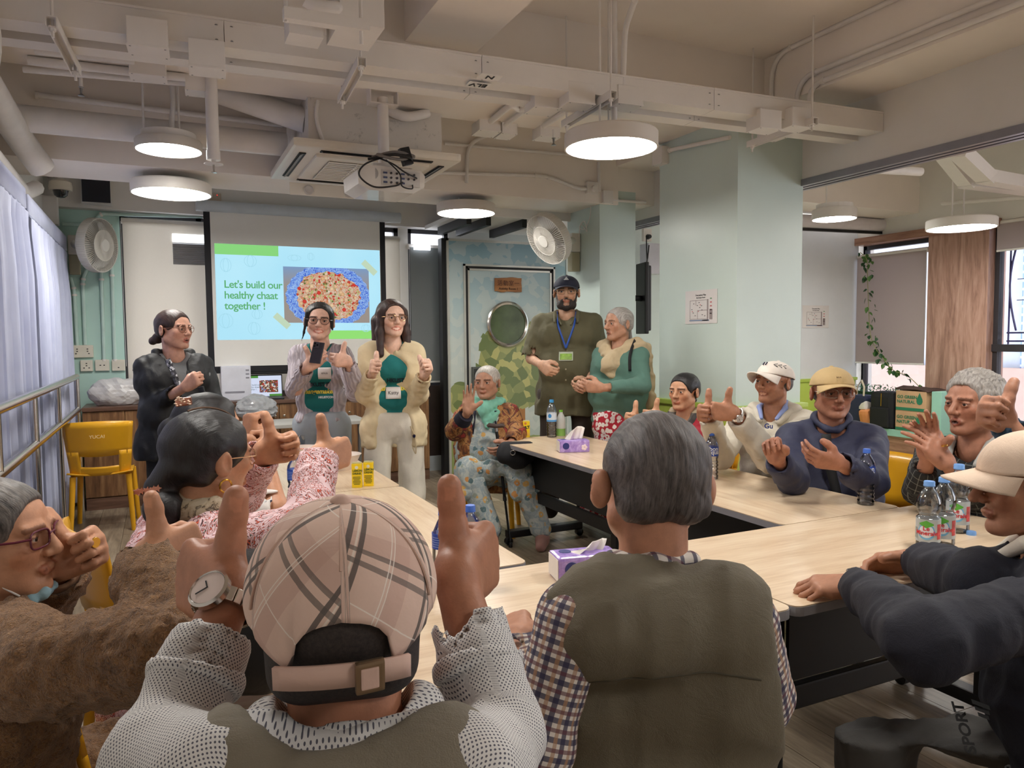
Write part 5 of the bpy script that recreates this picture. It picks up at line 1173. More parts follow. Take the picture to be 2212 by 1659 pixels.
part(MB().box(c + [-.1, -.004, .07], c + [.07, .0, .085]), 'paper_slot', mat('vent_mark', (150, 150, 160), .5), wbx)
kb = single(MB().obox(np.array(onZ(625, 852, CT)) + [.02, .05, .055], (.08, .08, .05), np.eye(3), .035), 'dark_pouch', BLACKM, onZ(625, 852, CT), 'black pouch between laptop and the lilac cardigan', 'pouch')
kb2 = thing('dark_tray', onZ(752, 850, CT), 'black tray with green wrappers between the two young women', 'tray'); c = np.array(onZ(752, 850, CT)); part(MB().obox(c + [0, 0, .008], (.11, .08, .008), np.eye(3), .005), 'tray_plate', BLACKM, kb2); part(MB().obox(c + [.03, .02, .04], (.05, .04, .025), frame((1, .3, .2), (0, 1, 0)), .018), 'wrapper', mat('green_wrapper', (186, 196, 140), .35), kb2)
tbx = single(MB().box((2.08, 7.40, CT), (2.22, 7.55, CT + .32), bev=.004), 'tall_carton', CARD, (2.15, 7.47, CT), 'tall brown carton behind the long-haired young woman', 'box')
wrd = thing('gift_bag', (2.36, 7.28, CT), 'small white paper bag with red print at the counter end', 'bag'); part(MB().obox((2.36, 7.29, CT + .09), (.06, .04, .09), np.eye(3), .006), 'bag_body', mat('paper_white', (226, 222, 216), .6), wrd); part(MB().lathe([(0, .001), (.022, .0008), (.023, 0)], 16, m44(frame((1, 0, 0), (0, 0, 1)), (2.37, 7.249, CT + .11))), 'red_dot', mat('print_red', (196, 50, 60), .5), wrd); text_obj('RE', .035, m44(frame((1, 0, 0), (0, 0, 1)), (2.335, 7.248, CT + .04)), mat('print_red', (196, 50, 60), .5), wrd)
# walking cane
cn = thing('walking_cane', onZ(1103, 1180, 0), 'black adjustable walking cane leaning at the seated lady', 'cane'); a = np.array(onZ(1103, 1182, 0)); b = np.array(at(1072, 925, 5.18))
part(MB().tube([a + [0, 0, .005], a + (b - a) * .42], .008, 10), 'lower_tube', mat('cane_black', (24, 24, 26), .25, .3), cn); part(MB().tube([a + (b - a) * .40, b], .011, 10), 'upper_tube', mat('cane_black', (24, 24, 26), .25, .3), cn)
part(MB().tube([a + (b - a) * .385, a + (b - a) * .415], .0135, 10), 'collar', BLACKM, cn); part(MB().lathe([(.014, 0), (.013, .03), (.009, .035)], 12, m44(np.eye(3), a)), 'rubber_ferrule', BLACKM, cn)
rt = CAM_R[:, 0]; part(MB().tube([b - rt * .062 + [0, 0, .012], b - rt * .05 + [0, 0, .022], b + [0, 0, .014], b + rt * .045 + [0, 0, .02], b + rt * .058 + [0, 0, .012]], [.012, .016, .016, .015, .011], 12), 'handle', mat('cane_handle_brown', (78, 62, 56), .45), cn); part(MB().tube([b - (b - a) * .03, b], .0125, 10), 'metal_ring', GALV, cn)
# ================================================================== people: bodies and garments grown from distance fields
def _pd(p, P):
 """distance of points P (n,3) to primitive p"""
 if p[0] == 'c':
  a, b, ra, rb = p[1], p[2], p[3], p[4]; ab = b - a; l2 = float(ab @ ab) + 1e-12
  t = np.clip(((P - a) @ ab) / l2, 0, 1); d = P - a - t[:, None] * ab
  return np.sqrt(np.einsum('ij,ij->i', d, d)) - (ra + (rb - ra) * t)
 if p[0] == 'e':
  q = (P - p[1]) @ p[3]; r = p[2]; k0 = np.sqrt(((q / r) ** 2).sum(1)) + 1e-9; k1 = np.sqrt(((q / r ** 2).astype(P.dtype) ** 2).sum(1)) + 1e-9
  return k0 * (k0 - 1) / k1
 if p[0] == 'p': return (P - p[1]) @ p[2]
def cone(a, b, ra, rb, k=.012, op='+'): return ('c', np.array(a, float), np.array(b, float), ra, rb, k, op)
def ball(a, r, k=.012, op='+'): a = np.array(a, float); return ('c', a, a + [0, 0, 1e-5], r, r, k, op)
def ell3(c, r, R=None, k=.012, op='+'): return ('e', np.array(c, float), np.array(r, float), np.eye(3) if R is None else np.array(R, float), None, k, op)
def plane(pt, n, k=.004): n = np.array(n, float); return ('p', np.array(pt, float), n / np.linalg.norm(n), None, None, k, 'i')
def _comb(d, q, k, op):
 if op == '+': h = np.maximum(k - np.abs(d - q), 0) / k; return np.minimum(d, q) - h * h * k * .25
 if op == '-': q = -q
 h = np.maximum(k - np.abs(d - q), 0) / k; return np.maximum(d, q) + h * h * k * .25
def sdf_eval(prims, P, disp=None):
 d = np.full(len(P), 9.0)
 for p in prims: d = _comb(d, _pd(p, P), p[5], p[6])
 if disp is not None: d = d + disp(P)
 return d
def sdf_mesh(prims, vox, disp=None, amp=0.0):
 lo = np.full(3, 1e9); hi = -lo
 for p in prims:
  if p[6] != '+': continue
  if p[0] == 'c': r = max(p[3], p[4]); lo = np.minimum(lo, np.minimum(p[1], p[2]) - r); hi = np.maximum(hi, np.maximum(p[1], p[2]) + r)
  else: r = max(p[2]); lo = np.minimum(lo, p[1] - r); hi = np.maximum(hi, p[1] + r)
 lo = lo - .03; hi = hi + .03; B = 8; bs = B * vox
 nb = np.ceil((hi - lo) / bs).astype(int)
 G = np.stack(np.meshgrid(*[np.arange(n) for n in nb], indexing='ij'), -1).reshape(-1, 3)
 C = lo + (G + .5) * bs; hd = bs * .8661
 dc = sdf_eval(prims, C); keep = np.abs(dc) < hd * 1.25 + amp + .012
 G = G[keep]; C = C[keep]; n = len(G)
 loc = np.stack(np.meshgrid(*[np.arange(B + 1)] * 3, indexing='ij'), -1).reshape(-1, 3); m = len(loc)
 P = (lo + G[:, None, :] * bs + loc[None] * vox)
 D = np.full((n, m), 9.0)
 for p in prims:
  if p[0] == 'p': sel = np.arange(n)
  else:
   q = _pd(p, C); sel = np.nonzero(q < hd * 1.3 + p[5] + .01)[0]
   if p[0] == 'e': sel = np.nonzero(q < hd * 2.2 + p[5] + .02)[0]
  if len(sel) == 0: continue
  D[sel] = _comb(D[sel], _pd(p, P[sel].reshape(-1, 3)).reshape(len(sel), m), p[5], p[6])
 if disp is not None:
  near = np.abs(D) < amp * 2 + vox * 3
  D[near] += disp(P[near])
 D = D.reshape(n, B + 1, B + 1, B + 1)
 ins = D < 0
 # cells
 c8 = [(i, j, k) for i in (0, 1) for j in (0, 1) for k in (0, 1)]
 cs = sum(ins[:, i:i + B, j:j + B, k:k + B].astype(np.int8) for i, j, k in c8)
 act = (cs > 0) & (cs < 8); bi, ci, cj, ck = np.nonzero(act); na = len(bi)
 acc = np.zeros((na, 3)); cnt = np.zeros(na)
 edges = [(a, b) for a in c8 for b in c8 if a < b and sum(abs(x - y) for x, y in zip(a, b)) == 1]
 for a, b in edges:
  da = D[bi, ci + a[0], cj + a[1], ck + a[2]]; db = D[bi, ci + b[0], cj + b[1], ck + b[2]]
  s = (da < 0) != (db < 0); t = np.where(s, da / np.where(s, da - db, 1), 0)
  q = np.array(a)[None] + t[:, None] * (np.array(b) - np.array(a))[None]
  acc[s] += q[s]; cnt[s] += 1
 gi = G[bi] * B + np.stack([ci, cj, ck], 1); V = lo + (gi + acc / np.maximum(cnt, 1)[:, None]) * vox
 dim = nb * B + 2
 def key(g): return ((g[:, 0] + 1) * dim[1] + (g[:, 1] + 1)) * dim[2] + g[:, 2] + 1
 ks = key(gi); order = np.argsort(ks); sk = ks[order]
 def find(g):
  q = key(g); i = np.searchsorted(sk, q); i = np.minimum(i, len(sk) - 1); ok = sk[i] == q; return np.where(ok, order[i], -1)
 F = []
 for ax in range(3):
  s0 = [slice(0, B)] * 3; s1 = list(s0); s1[ax] = slice(1, B + 1)
  A = ins[(slice(None),) + tuple(s0)]; Bq = ins[(slice(None),) + tuple(s1)]
  e = A != Bq; b_, i_, j_, k_ = np.nonzero(e); g = G[b_] * B + np.stack([i_, j_, k_], 1); flip = A[b_, i_, j_, k_]
  u, v = [(1, 2), (2, 0), (0, 1)][ax]; du = np.zeros(3, int); du[u] = 1; dv = np.zeros(3, int); dv[v] = 1
  q = np.stack([find(g), find(g - du), find(g - du - dv), find(g - dv)], 1)
  ok = (q >= 0).all(1); q = q[ok]; fl = flip[ok]; q[~fl] = q[~fl][:, ::-1]; F.append(q)
 F = np.concatenate(F)
 return V, F
def relax(V, F, it=1, lam=.5):
 e = np.concatenate([F[:, [0, 1]], F[:, [1, 2]], F[:, [2, 3]], F[:, [3, 0]]])
 for _ in range(it):
  S = np.zeros_like(V); n = np.zeros(len(V))
  for a, b in ((0, 1), (1, 0)):
   for k in range(3): S[:, k] += np.bincount(e[:, a], V[e[:, b], k], len(V))
   n += np.bincount(e[:, a], None, len(V))
  V = V + lam * (S / np.maximum(n, 1)[:, None] - V)
 return V
def largest(V, F):
 """keep the biggest connected piece"""
 lab = np.arange(len(V)); e0 = np.concatenate([F[:, 0], F[:, 1], F[:, 2]]); e1 = np.concatenate([F[:, 1], F[:, 2], F[:, 3]])
 for _ in range(200):
  a, b = lab[e0], lab[e1]; m = a != b
  if not m.any(): break
  a, b = a[m], b[m]; hi, lo = np.maximum(a, b), np.minimum(a, b); o = np.argsort(-lo, kind='stable'); lab[hi[o]] = lo[o]
  for _ in range(40):
   n = lab[lab]
   if (n == lab).all(): break
   lab = n
 u, c = np.unique(lab[F[:, 0]], return_counts=True); r = u[np.argmax(c)]
 keep = lab == r; idx = np.cumsum(keep) - 1; fk = keep[F[:, 0]]
 return V[keep], idx[F[fk]]
def np_mesh(name, V, F, m, parent=None, origin=(0, 0, 0), attrs=None, col=None):
 me = bpy.data.meshes.new(name); o0 = np.array(origin, float); nv, nf = len(V), len(F); k = F.shape[1]
 me.vertices.add(nv); me.vertices.foreach_set('co', (V - o0).astype(np.float32).ravel())
 me.loops.add(nf * k); me.loops.foreach_set('vertex_index', F.astype(np.int32).ravel())
 me.polygons.add(nf); me.polygons.foreach_set('loop_start', np.arange(0, nf * k, k, dtype=np.int32))
 me.polygons.foreach_set('use_smooth', np.ones(nf, bool)); me.update(calc_edges=True)
 for an, av in (attrs or {}).items():
  a = me.attributes.new(an, 'FLOAT_VECTOR', 'POINT'); a.data.foreach_set('vector', av.astype(np.float32).ravel())
 if col is not None:
  a = me.attributes.new('tint', 'FLOAT_COLOR', 'POINT'); c4 = np.ones((nv, 4), np.float32); c4[:, :3] = col; a.data.foreach_set('color', c4.ravel())
 me.materials.append(m); ob = bpy.data.objects.new(name, me); COL.objects.link(ob)
 if parent is not None: ob.parent = parent; ob.location = (0, 0, 0)
 else: ob.location = Vector(o0)
 return ob
class Waves:
 """cheap smooth noise: warped sines; ridge > 0 turns crests into creases"""
 def __init__(s, seed, freq, amp, n=5, stretch=(1, 1, 1), ridge=0.0):
  r = np.random.RandomState(seed); s.K = r.randn(n, 3) * freq * np.array(stretch); s.W = r.randn(n, 3) * freq * .5; s.ph = r.rand(n, 2) * 6.28; s.a = amp / n ** .5; s.rg = ridge
 def __call__(s, P):
  o = np.zeros(len(P))
  for K, W, ph in zip(s.K, s.W, s.ph):
   v = np.sin(P @ K + ph[0] + 1.4 * np.sin(P @ W + ph[1])); o += v if not s.rg else (1 - s.rg) * v + s.rg * (2 * np.sqrt(np.abs(v)) - 1.3)
  return o * s.a
V3 = lambda *a: np.array(a, float)
def unit(v): v = np.array(v, float); return v / (np.linalg.norm(v) + 1e-12)
def rotv(v, ax, deg):
 a = math.radians(deg); ax = unit(ax); v = np.array(v, float); return v * math.cos(a) + np.cross(ax, v) * math.sin(a) + ax * (ax @ v) * (1 - math.cos(a))
HANDS = {  # finger curls (knuckle, middle, tip) for index..little; thumb: list of local directions; spread
 'thumb': dict(c=[(78, 96, 62), (82, 98, 62), (84, 98, 62), (86, 96, 60)], th=[(.30, .95, -.05), (.02, 1, .06), (-.14, 1, .10)], sp=0),
 'fist': dict(c=[(70, 95, 60), (74, 98, 60), (76, 98, 60), (78, 96, 60)], th=[(.55, .62, -.55), (.75, .1, -.75), (.35, -.75, -.5)], sp=0),
 'relax': dict(c=[(28, 38, 22), (34, 42, 24), (38, 44, 26), (40, 44, 26)], th=[(.62, .72, -.35), (.85, .40, -.35), (.92, .2, -.35)], sp=3),
 'curl': dict(c=[(48, 62, 34), (54, 66, 36), (58, 68, 36), (60, 66, 36)], th=[(.6, .6, -.5), (.8, .2, -.55), (.8, -.2, -.5)], sp=1),
 'open': dict(c=[(4, 8, 5), (2, 8, 5), (4, 10, 6), (10, 14, 8)], th=[(.55, .8, -.2), (.62, .76, -.15), (.66, .72, -.1)], sp=4),
 'clap': dict(c=[(18, 16, 10), (20, 18, 10), (22, 20, 10), (26, 22, 12)], th=[(.6, .75, -.25), (.7, .65, -.25), (.75, .6, -.2)], sp=2),
 'flat': dict(c=[(24, 34, 18), (26, 36, 20), (28, 38, 20), (30, 38, 20)], th=[(.72, .62, -.25), (.9, .38, -.2), (.95, .2, -.25)], sp=4),
 'hold': dict(c=[(40, 58, 30), (44, 62, 30), (48, 64, 32), (52, 64, 32)], th=[(.45, .85, -.25), (.25, .95, -.15), (.1, 1, -.1)], sp=1),
}
def hand_prims(wr, a, t, right, pose, s=1.0):
 """wr wrist; a hand axis to the knuckles; t thumb side"""
 a = unit(a); t = unit(t - a * (a @ t)); n = np.cross(a, t) if right else np.cross(t, a)      # n: back of the hand
 L = lambda p: wr + s * (p[0] * a + p[1] * t + p[2] * n)
 h = HANDS[pose]; out = []
 ys = (.030, .010, -.011, -.030); xs = (.092, .097, .092, .083)
 for y, x in zip(ys, xs): out.append(cone(L((.004, y * .55, .0)), L((x, y, .002)), .0175 * s, .0125 * s, .014 * s))
 out.append(cone(L((.012, .018, -.010)), L((.048, .036, -.014)), .019 * s, .016 * s, .014 * s)); out.append(cone(L((.012, -.018, -.009)), L((.06, -.03, -.008)), .017 * s, .013 * s, .014 * s))
 ln = ((.045, .027, .021), (.049, .031, .022), (.046, .029, .022), (.036, .022, .019)); nails = []
 for i in range(4):
  p = V3(xs[i], ys[i], .0015); ang = 0; sp = math.radians(h['sp'] * (1.5 - i)); r0 = (.0098, .0100, .0096, .0086)[i]
  for j in range(3):
   ang += math.radians(h['c'][i][j]); d = V3(math.cos(ang) * math.cos(sp), math.sin(sp) * max(0, math.cos(ang)), -math.sin(ang))
   q = p + d * ln[i][j]; ra = r0 - .0008 * j; out.append(cone(L(p), L(q), ra * s, (ra - .0009) * s, .004 * s)); p = q
  nails.append((L(p), unit(L(p + V3(math.sin(ang), 0, math.cos(ang))) - L(p))))
 p = V3(.030, .030, -.012); rt = (.0175, .0158, .0152); lt = (.026, .029, .021)
 for j in range(3):
  d = unit(h['th'][j]); q = p + d * lt[j]; out.append(cone(L(p), L(q), rt[j] * s, (rt[j] - .0012) * s, .007 * s)); p = q
 nd = n * .55 + a * .2 if pose == 'thumb' else n
 return out, (L(p), L(p - unit(h['th'][2]) * .012), n, a, t)
def skin_mat(name, c):
 def fn(t):
  at_ = t.n.new('ShaderNodeAttribute'); at_.attribute_name = 'tint'; co = t.coord('Object')
  n = t.noise(co, 38, 4, .6); n2 = t.noise(co, 260, 2); k = srgb(c)
  base = t.ramp(n, [(.3, tuple(x * .86 for x in k[:3]) + (1,)), (.7, tuple(min(1, x * 1.1) for x in k[:3]) + (1,))])
  t.bump(t.math('ADD', t.math('MULTIPLY', n2, .5), n), .22, .0022)
  m = t.n.new('ShaderNodeMix'); m.data_type = 'RGBA'; m.blend_type = 'MULTIPLY'; m.inputs[0].default_value = 1
  t.link(base, m.inputs[6]); t.link(at_.outputs[0], m.inputs[7]); return m.outputs[2]
 return custom(name, fn, .48, **{'Subsurface Weight': .0, 'Specular IOR Level': .4})
EYEM = None
def eye_mesh():
 global EYEM
 if EYEM: return EYEM
 wh = mat('eye_white', (196, 186, 178), .15, var=0); ir = mat('eye_iris', (44, 28, 20), .1, var=0)
 b = MB().mat(wh); prof = [(.0125 * math.sin(q), .0125 * math.cos(q)) for q in np.linspace(math.pi, .0, 13)]
 R_ = np.array([[1, 0, 0], [0, 0, 1], [0, -1, 0.]]); b.lathe([(max(r, 0), z) for r, z in prof[:-2]], 16, m44(R_ @ np.eye(3), (0, 0, 0)))
 b.mat(ir); b.lathe([(r, z) for r, z in prof[-3:]], 16, m44(R_, (0, 0, 0)))
 o = b.build('eye'); EYEM = o.data; bpy.data.objects.remove(o)
 return EYEM
def limb_uv(V, segs, Rt, U, org, rad=.05):
 """(u,v) along the nearest bone; segs: list of (a,b); index 0 stands for the trunk"""
 best = np.full(len(V), 1e9); uv = np.zeros((len(V), 3)); acc = 0
 for i, (a, b, r) in enumerate(segs):
  ab = b - a; l = np.linalg.norm(ab); t = np.clip(((V - a) @ ab) / (l * l), 0, 1); d = np.linalg.norm(V - a - t[:, None] * ab, axis=1) - r
  s = d < best; best[s] = d[s]
  if i == 0: uv[s, 0] = (V[s] - org) @ Rt; uv[s, 1] = (V[s] - org) @ U
  else:
   x = unit(ab); e1 = unit(np.cross(x, Rt + .01)); e2 = np.cross(x, e1); q = V[s] - a
   uv[s, 0] = np.arctan2(q @ e2, q @ e1) * rad + 3; uv[s, 1] = (q @ x) + .35 * i
 return uv
class Person:
 def __init__(s, label, head, face, body=None, skin=(190, 140, 110), hs=1.0, pitch=0, roll=0, sw=.162, g=1.0, gd=1.0, belly=0.0, seated=True, torso=.50, lean=0.0, side=0.0, vox=.0045, neck=.145, feet=None, knees=None, hipdrop=None, legs=True, pos=None, wx=1.05, wz=.95, ear=0.0):
  s.ax = V3(wx, 1, wz); s.ear = ear; s.hs = hs; s.label = label; s.vox = vox * 1.2; s.skin = tuple(int(x * .86 + q) for x, q in zip(skin, (36, 36, 34)))
  s.H = np.array(head, float); f = unit(V3(face[0], face[1], 0)); up = V3(0, 0, 1); r = np.cross(f, up)
  f = rotv(f, r, pitch); up2 = np.cross(r, f); up2 = rotv(up2, f, roll); r = np.cross(f, up2)
  s.HF = np.stack([r, f, up2], 1)                  # head frame: right, forward, up
  b = unit(V3(*(face if body is None else body)[:2], 0)); s.Fw = b; s.Rt = np.cross(b, V3(0, 0, 1))
  s.U = unit(V3(0, 0, 1) + b * lean + s.Rt * side)
  s.NB = s.H - s.HF[:, 2] * .05 * hs - s.U * (neck - .05) * hs - s.Fw * .022 * hs    # base of neck
  s.SR = s.NB - s.U * .072 + s.Rt * sw; s.SL = s.NB - s.U * .072 - s.Rt * sw
  s.PEL = s.NB - s.U * torso; s.sw = sw; s.g = g; s.gd = gd; s.belly = belly; s.seated = seated; s.legs = legs
  hw = .095 * g; s.HR = s.PEL + s.Rt * hw; s.HL = s.PEL - s.Rt * hw
  if seated:
   z = max(s.PEL[2], .45)
   s.KR = s.HR + s.Fw * .42 + s.Rt * .05; s.KL = s.HL + s.Fw * .42 - s.Rt * .05; s.KR[2] = s.KL[2] = .49
   s.AR = V3(s.KR[0], s.KR[1], .09) - s.Fw * .02; s.AL = V3(s.KL[0], s.KL[1], .09) - s.Fw * .02
  else:
   s.AR = V3(s.HR[0], s.HR[1], .09) + s.Rt * .03; s.AL = V3(s.HL[0], s.HL[1], .09) - s.Rt * .03
   s.KR = (s.HR * .46 + s.AR * .54) + s.Fw * .03; s.KL = (s.HL * .46 + s.AL * .54) + s.Fw * .03
  s.arms = {}; s.base = V3(s.PEL[0], s.PEL[1], 0)
 def L(s, p): return s.H + s.hs * (s.HF @ (np.array(p, float) * s.ax))
 def arm(s, side, elbow, wrist, a, t, pose, sh=None, hsz=1.0, th=None):
  S = s.SR if side == 'R' else s.SL
  if sh is not None: S = np.array(sh, float)
  s.arms[side] = dict(S=np.array(S), E=np.array(elbow, float), W=np.array(wrist, float), a=unit(a), t=np.array(t, float), pose=pose, hsz=hsz)
  if side == 'R': s.SR = np.array(S)
  else: s.SL = np.array(S)
 def torso_prims(s, o=0.0, k=.04, low=None, shr=1.0):
  g, gd, U, Rt, Fw = s.g, s.gd, s.U, s.Rt, s.Fw; out = []
  inn = .02; cR, cL = s.SR - Rt * inn, s.SL + Rt * inn
  out.append(cone(cR - U * .012, cL - U * .012, .044 * g * shr + o, .044 * g * shr + o, k))
  for S in (s.SR, s.SL): out.append(cone(s.NB - U * .005, S - (S - s.NB) * .30 - U * .005, .036 * shr + o, .042 * shr + o, k))
  w_ = min(s.sw - .07, .10 * g); ch = s.NB - U * .175 + Fw * .006; out.append(cone(ch - Rt * w_, ch + Rt * w_, .092 * gd * shr + o, .092 * gd * shr + o, k))
  T = np.linalg.norm(s.NB - s.PEL); be = s.NB - U * (T * .66) + Fw * (.008 + s.belly * .5); rb = .086 * gd * shr + s.belly * .6 + o
  out.append(cone(be - Rt * .068 * g, be + Rt * .068 * g, rb, rb, k))
  out.append(cone(s.PEL - Rt * .075 * g, s.PEL + Rt * .075 * g, .098 * gd * shr + o, .098 * gd * shr + o, k))
  return out
 def core_prims(s):
  """slim trunk hidden by the clothes"""
  out = [cone(s.NB - s.U * .03, s.NB - s.U * .36, .056, .030, .03), cone(s.SR - s.Rt * .02, s.SL + s.Rt * .02, .030, .030, .03)] + ([cone(s.NB - s.U * .36, s.PEL, .03, .05, .02)] if s.legs else []) + []
  if s.legs:
   for H, K, A in ((s.HR, s.KR, s.AR), (s.HL, s.KL, s.AL)): out += [cone(H, K, .05, .036, .02), cone(K, A, .036, .027, .02)]
  return out
 def arm_prims(s, side, o=0.0, upto=1.0, w0=.038, w1=.034, w2=.026, k=.02):
  A = s.arms.get(side); g = s.g ** .5
  if not A: return []
  S, E, W = A['S'], A['E'], A['W']; out = [cone(S, E, w0 * g + o, w1 * g + o, k + .01)]
  if upto > 0: out.append(cone(E, E + (W - E) * upto, w1 * g * .98 + o, (w1 + (w2 - w1) * upto) * g + o, k))
  return out
 def leg_prims(s, o=0.0, upto=1.0, k=.03, t0=.078, t1=.056, t2=.036):
  out = []; g = s.g ** .7
  for H, K, A in ((s.HR, s.KR, s.AR), (s.HL, s.KL, s.AL)):
   out += [cone(H, K, t0 * g + o, t1 * g + o, k), cone(K, K + (A - K) * upto, t1 * g * .98 + o, (t1 + (t2 - t1) * upto) * g + o, k)]
  return out
 def head_prims(s, mouth='closed', nose=1.0, jaw=1.0, eye=.0045):
  h = s.hs; L = s.L; HF = s.HF; o = []
  E = lambda c, r, k=.012, op='+', R=None: o.append(ell3(L(c), np.array(r) * h * s.ax, HF if R is None else HF @ R, k * h, op))
  Cn = lambda a, b, ra, rb, k=.012, op='+': o.append(cone(L(a), L(b), ra * h, rb * h, k * h, op))
  E((0, -.012, .034), (.076, .097, .083)); E((0, .026, .03), (.064, .062, .060), .02); E((0, .026, -.035), (.061 * jaw, .064, .080), .02)
  for x in (-1, 1):
   Cn((x * .050 * jaw, .0, -.058), (x * .018, .066, -.100), .022, .018, .02); Cn((x * .043, .062, -.018), (x * .038, .062, -.022), .021, .021, .018)
   Cn((x * .046, .078, .0235), (x * .015, .0905, .0225), .008, .009, .012)
  Cn((0, .074, -.1005), (0, .078, -.100), .019, .018, .015)
  for x in (-1, 1): E((x * .032, .104, .003), (.020, .020, .014), .012, '-')
  Cn((0, .090, .012), (0, .109 * nose + .003 * (1 - nose), -.028), .0085, .0120, .010); Cn((-.0125, .0985, -.0325), (.0125, .0985, -.0325), .0085, .0085, .006)
  for x in (-1, 1):
   E((x * .032, .0815, .003), (.0170, .0120, .0125), .004); E((x * .032, .098, .002), (.0145, .016, eye), .0015, '-')
   R_ = np.array([[math.cos(.45 * x), math.sin(.45 * x), 0], [-math.sin(.45 * x), math.cos(.45 * x), 0], [0, 0, 1]])
   E((x * (.0835 + s.ear), -.012, -.006), (.0095 + s.ear * .9, .0215, .035), .006, '+', R_); E((x * (.092 + s.ear), -.006, -.004), (.006, .010, .018), .004, '-', R_)
  if mouth == 'closed': Cn((-.021, .0865, -.0630), (0, .0955, -.0605), .0055, .0062, .005); Cn((.021, .0865, -.0630), (0, .0955, -.0605), .0055, .0062, .005); Cn((-.013, .0900, -.0715), (.013, .0900, -.0715), .0065, .0065, .005)
  elif mouth == 'smile':
   E((0, .0965, -.0665), (.026, .0105, .0078), .002, '-')
   for x in (-1, 1): Cn((x * .031, .0765, -.0585), (0, .0905, -.0590), .0034, .0040, .004); Cn((x * .031, .0765, -.0595), (0, .0880, -.0775), .0034, .0048, .004); Cn((x * .040, .072, -.03), (x * .034, .074, -.038), .016, .014, .015)
  else:
   E((0, .098, -.067), (.016, .016, .0095), .003, '-')
   for x in (-1, 1): Cn((x * .021, .0850, -.0650), (0, .0945, -.0565), .0055, .0062, .004); Cn((x * .021, .0850, -.067), (0, .0905, -.0790), .0055, .0070, .004)
  return o
 def build_body(s, mouth='closed', nose=1.0, jaw=1.0, eye=.0034, brow=(.25, .2, .18), lips=(.80, .52, .48), age=0, stub=None, name='person', thumbnail=True):
  pr = s.head_prims(mouth, nose, jaw, eye)
  pr.append(cone(s.L((0, -.022, -.05)), s.NB - s.U * .03, .054 * s.hs, .060 * s.hs, .02)); body = s.core_prims()
  pr += body; tips = {}
  for sd in ('R', 'L'):
   A = s.arms.get(sd)
   if not A: continue
   pr += s.arm_prims(sd); hp, tip = hand_prims(A['W'], A['a'], A['t'], sd == 'R', A['pose'], A['hsz']); pr += hp; tips[sd] = tip
  s.body_prims = pr
  V, F = sdf_mesh(pr, s.vox); V, F = largest(V, F); V = relax(V, F, 1, .35)
  q = (V - s.H) @ s.HF / s.hs / s.ax; col = np.ones((len(V), 3))
  def seg(a, b): a = np.array(a); b = np.array(b); ab = b - a; t = np.clip(((q - a) @ ab) / (ab @ ab), 0, 1); return np.linalg.norm(q - a - t[:, None] * ab, axis=1)
  def paint(mask, c, w_=None):
   w_ = 1.0 if w_ is None else w_; col[mask] = col[mask] * (1 - np.array(w_)[..., None] if np.ndim(w_) else 1 - w_) + np.array(c) * (np.array(w_)[..., None] if np.ndim(w_) else w_)
  hd = (np.abs(q[:, 2]) < .13) & (np.abs(q[:, 0]) < .1) & (np.abs(q[:, 1]) < .13)
  if stub is not None:
   m = hd & (q[:, 1] > .0) & (q[:, 2] < -.045 + .02 * (q[:, 1] < .03)); paint(m, stub, .55)
  ck = hd & (seg((-.042, .075, -.03), (-.042, .075, -.031)) < .028) | hd & (seg((.042, .075, -.03), (.042, .075, -.031)) < .028); paint(ck, (1.04, .90, .86), .6)
  for x in (-1, 1):
   bd = seg((x * .050, .080, .022), (x * .016, .098, .0235)); paint(hd & (bd < .0062) & (q[:, 1] > .06), brow, .85)
   paint(hd & (seg((x * .047, .084, .0055), (x * .018, .092, .0085)) < .0042), (.35, .26, .22), .8)
   paint(hd & (seg((x * .045, .086, -.009), (x * .02, .092, -.011)) < .005), (.72, .62, .58), .6 if age else .3)
   if age: paint(hd & (seg((x * .018, .098, -.034), (x * .034, .082, -.062)) < .0035), (.66, .58, .54), .7)
  if mouth == 'closed': paint(hd & ((seg((-.02, .090, -.063), (.02, .090, -.063)) < .0085) | (seg((-.012, .092, -.0715), (.012, .092, -.0715)) < .0075)) & (q[:, 1] > .085), lips, .8); paint(hd & (seg((-.021, .094, -.0665), (.021, .094, -.0665)) < .0028), (.35, .2, .18), .8)
  else:
   zc, rx, rz = (-.0668, .025, .0072) if mouth == 'smile' else (-.067, .016, .0095)
   e = ((q[:, 0] / (rx + .006)) ** 2 + ((q[:, 2] - zc) / (rz + .0075)) ** 2); fr = hd & (q[:, 1] > .06); paint(fr & (e < 1.0), lips, .9)
   e2 = ((q[:, 0] / rx) ** 2 + ((q[:, 2] - zc) / rz) ** 2)
   if mouth == 'smile': paint(fr & (e2 < .8), (1.35, 1.5, 1.65), 1.0)
   else: paint(fr & (e2 < .9), (.16, .08, .07), 1.0); paint(fr & (e2 < .9) & (q[:, 2] > zc + .003), (1.2, 1.25, 1.3), .8)
  for sd, (tp, tb, n, a, t) in tips.items():
   # thumb nails
   u = unit(tp - tb); w_ = V - tp; al = w_ @ u
   ndir = unit(n * .5 - a) if s.arms[sd]['pose'] == 'thumb' else unit(n)
   side = np.abs(w_ @ unit(np.cross(u, ndir))); top = w_ @ ndir
   m = (np.abs(al + .004) < .009) & (side < .0075) & (top > .004) & (np.linalg.norm(w_, axis=1) < .02); paint(m, (1.3, 1.28, 1.3), .85)
  s.ob = tag(np_mesh(name, V, F, skin_mat('skin_%d_%d_%d' % s.skin, s.skin), None, s.base, col=np.clip(col, 0, 2)), s.label, 'person')
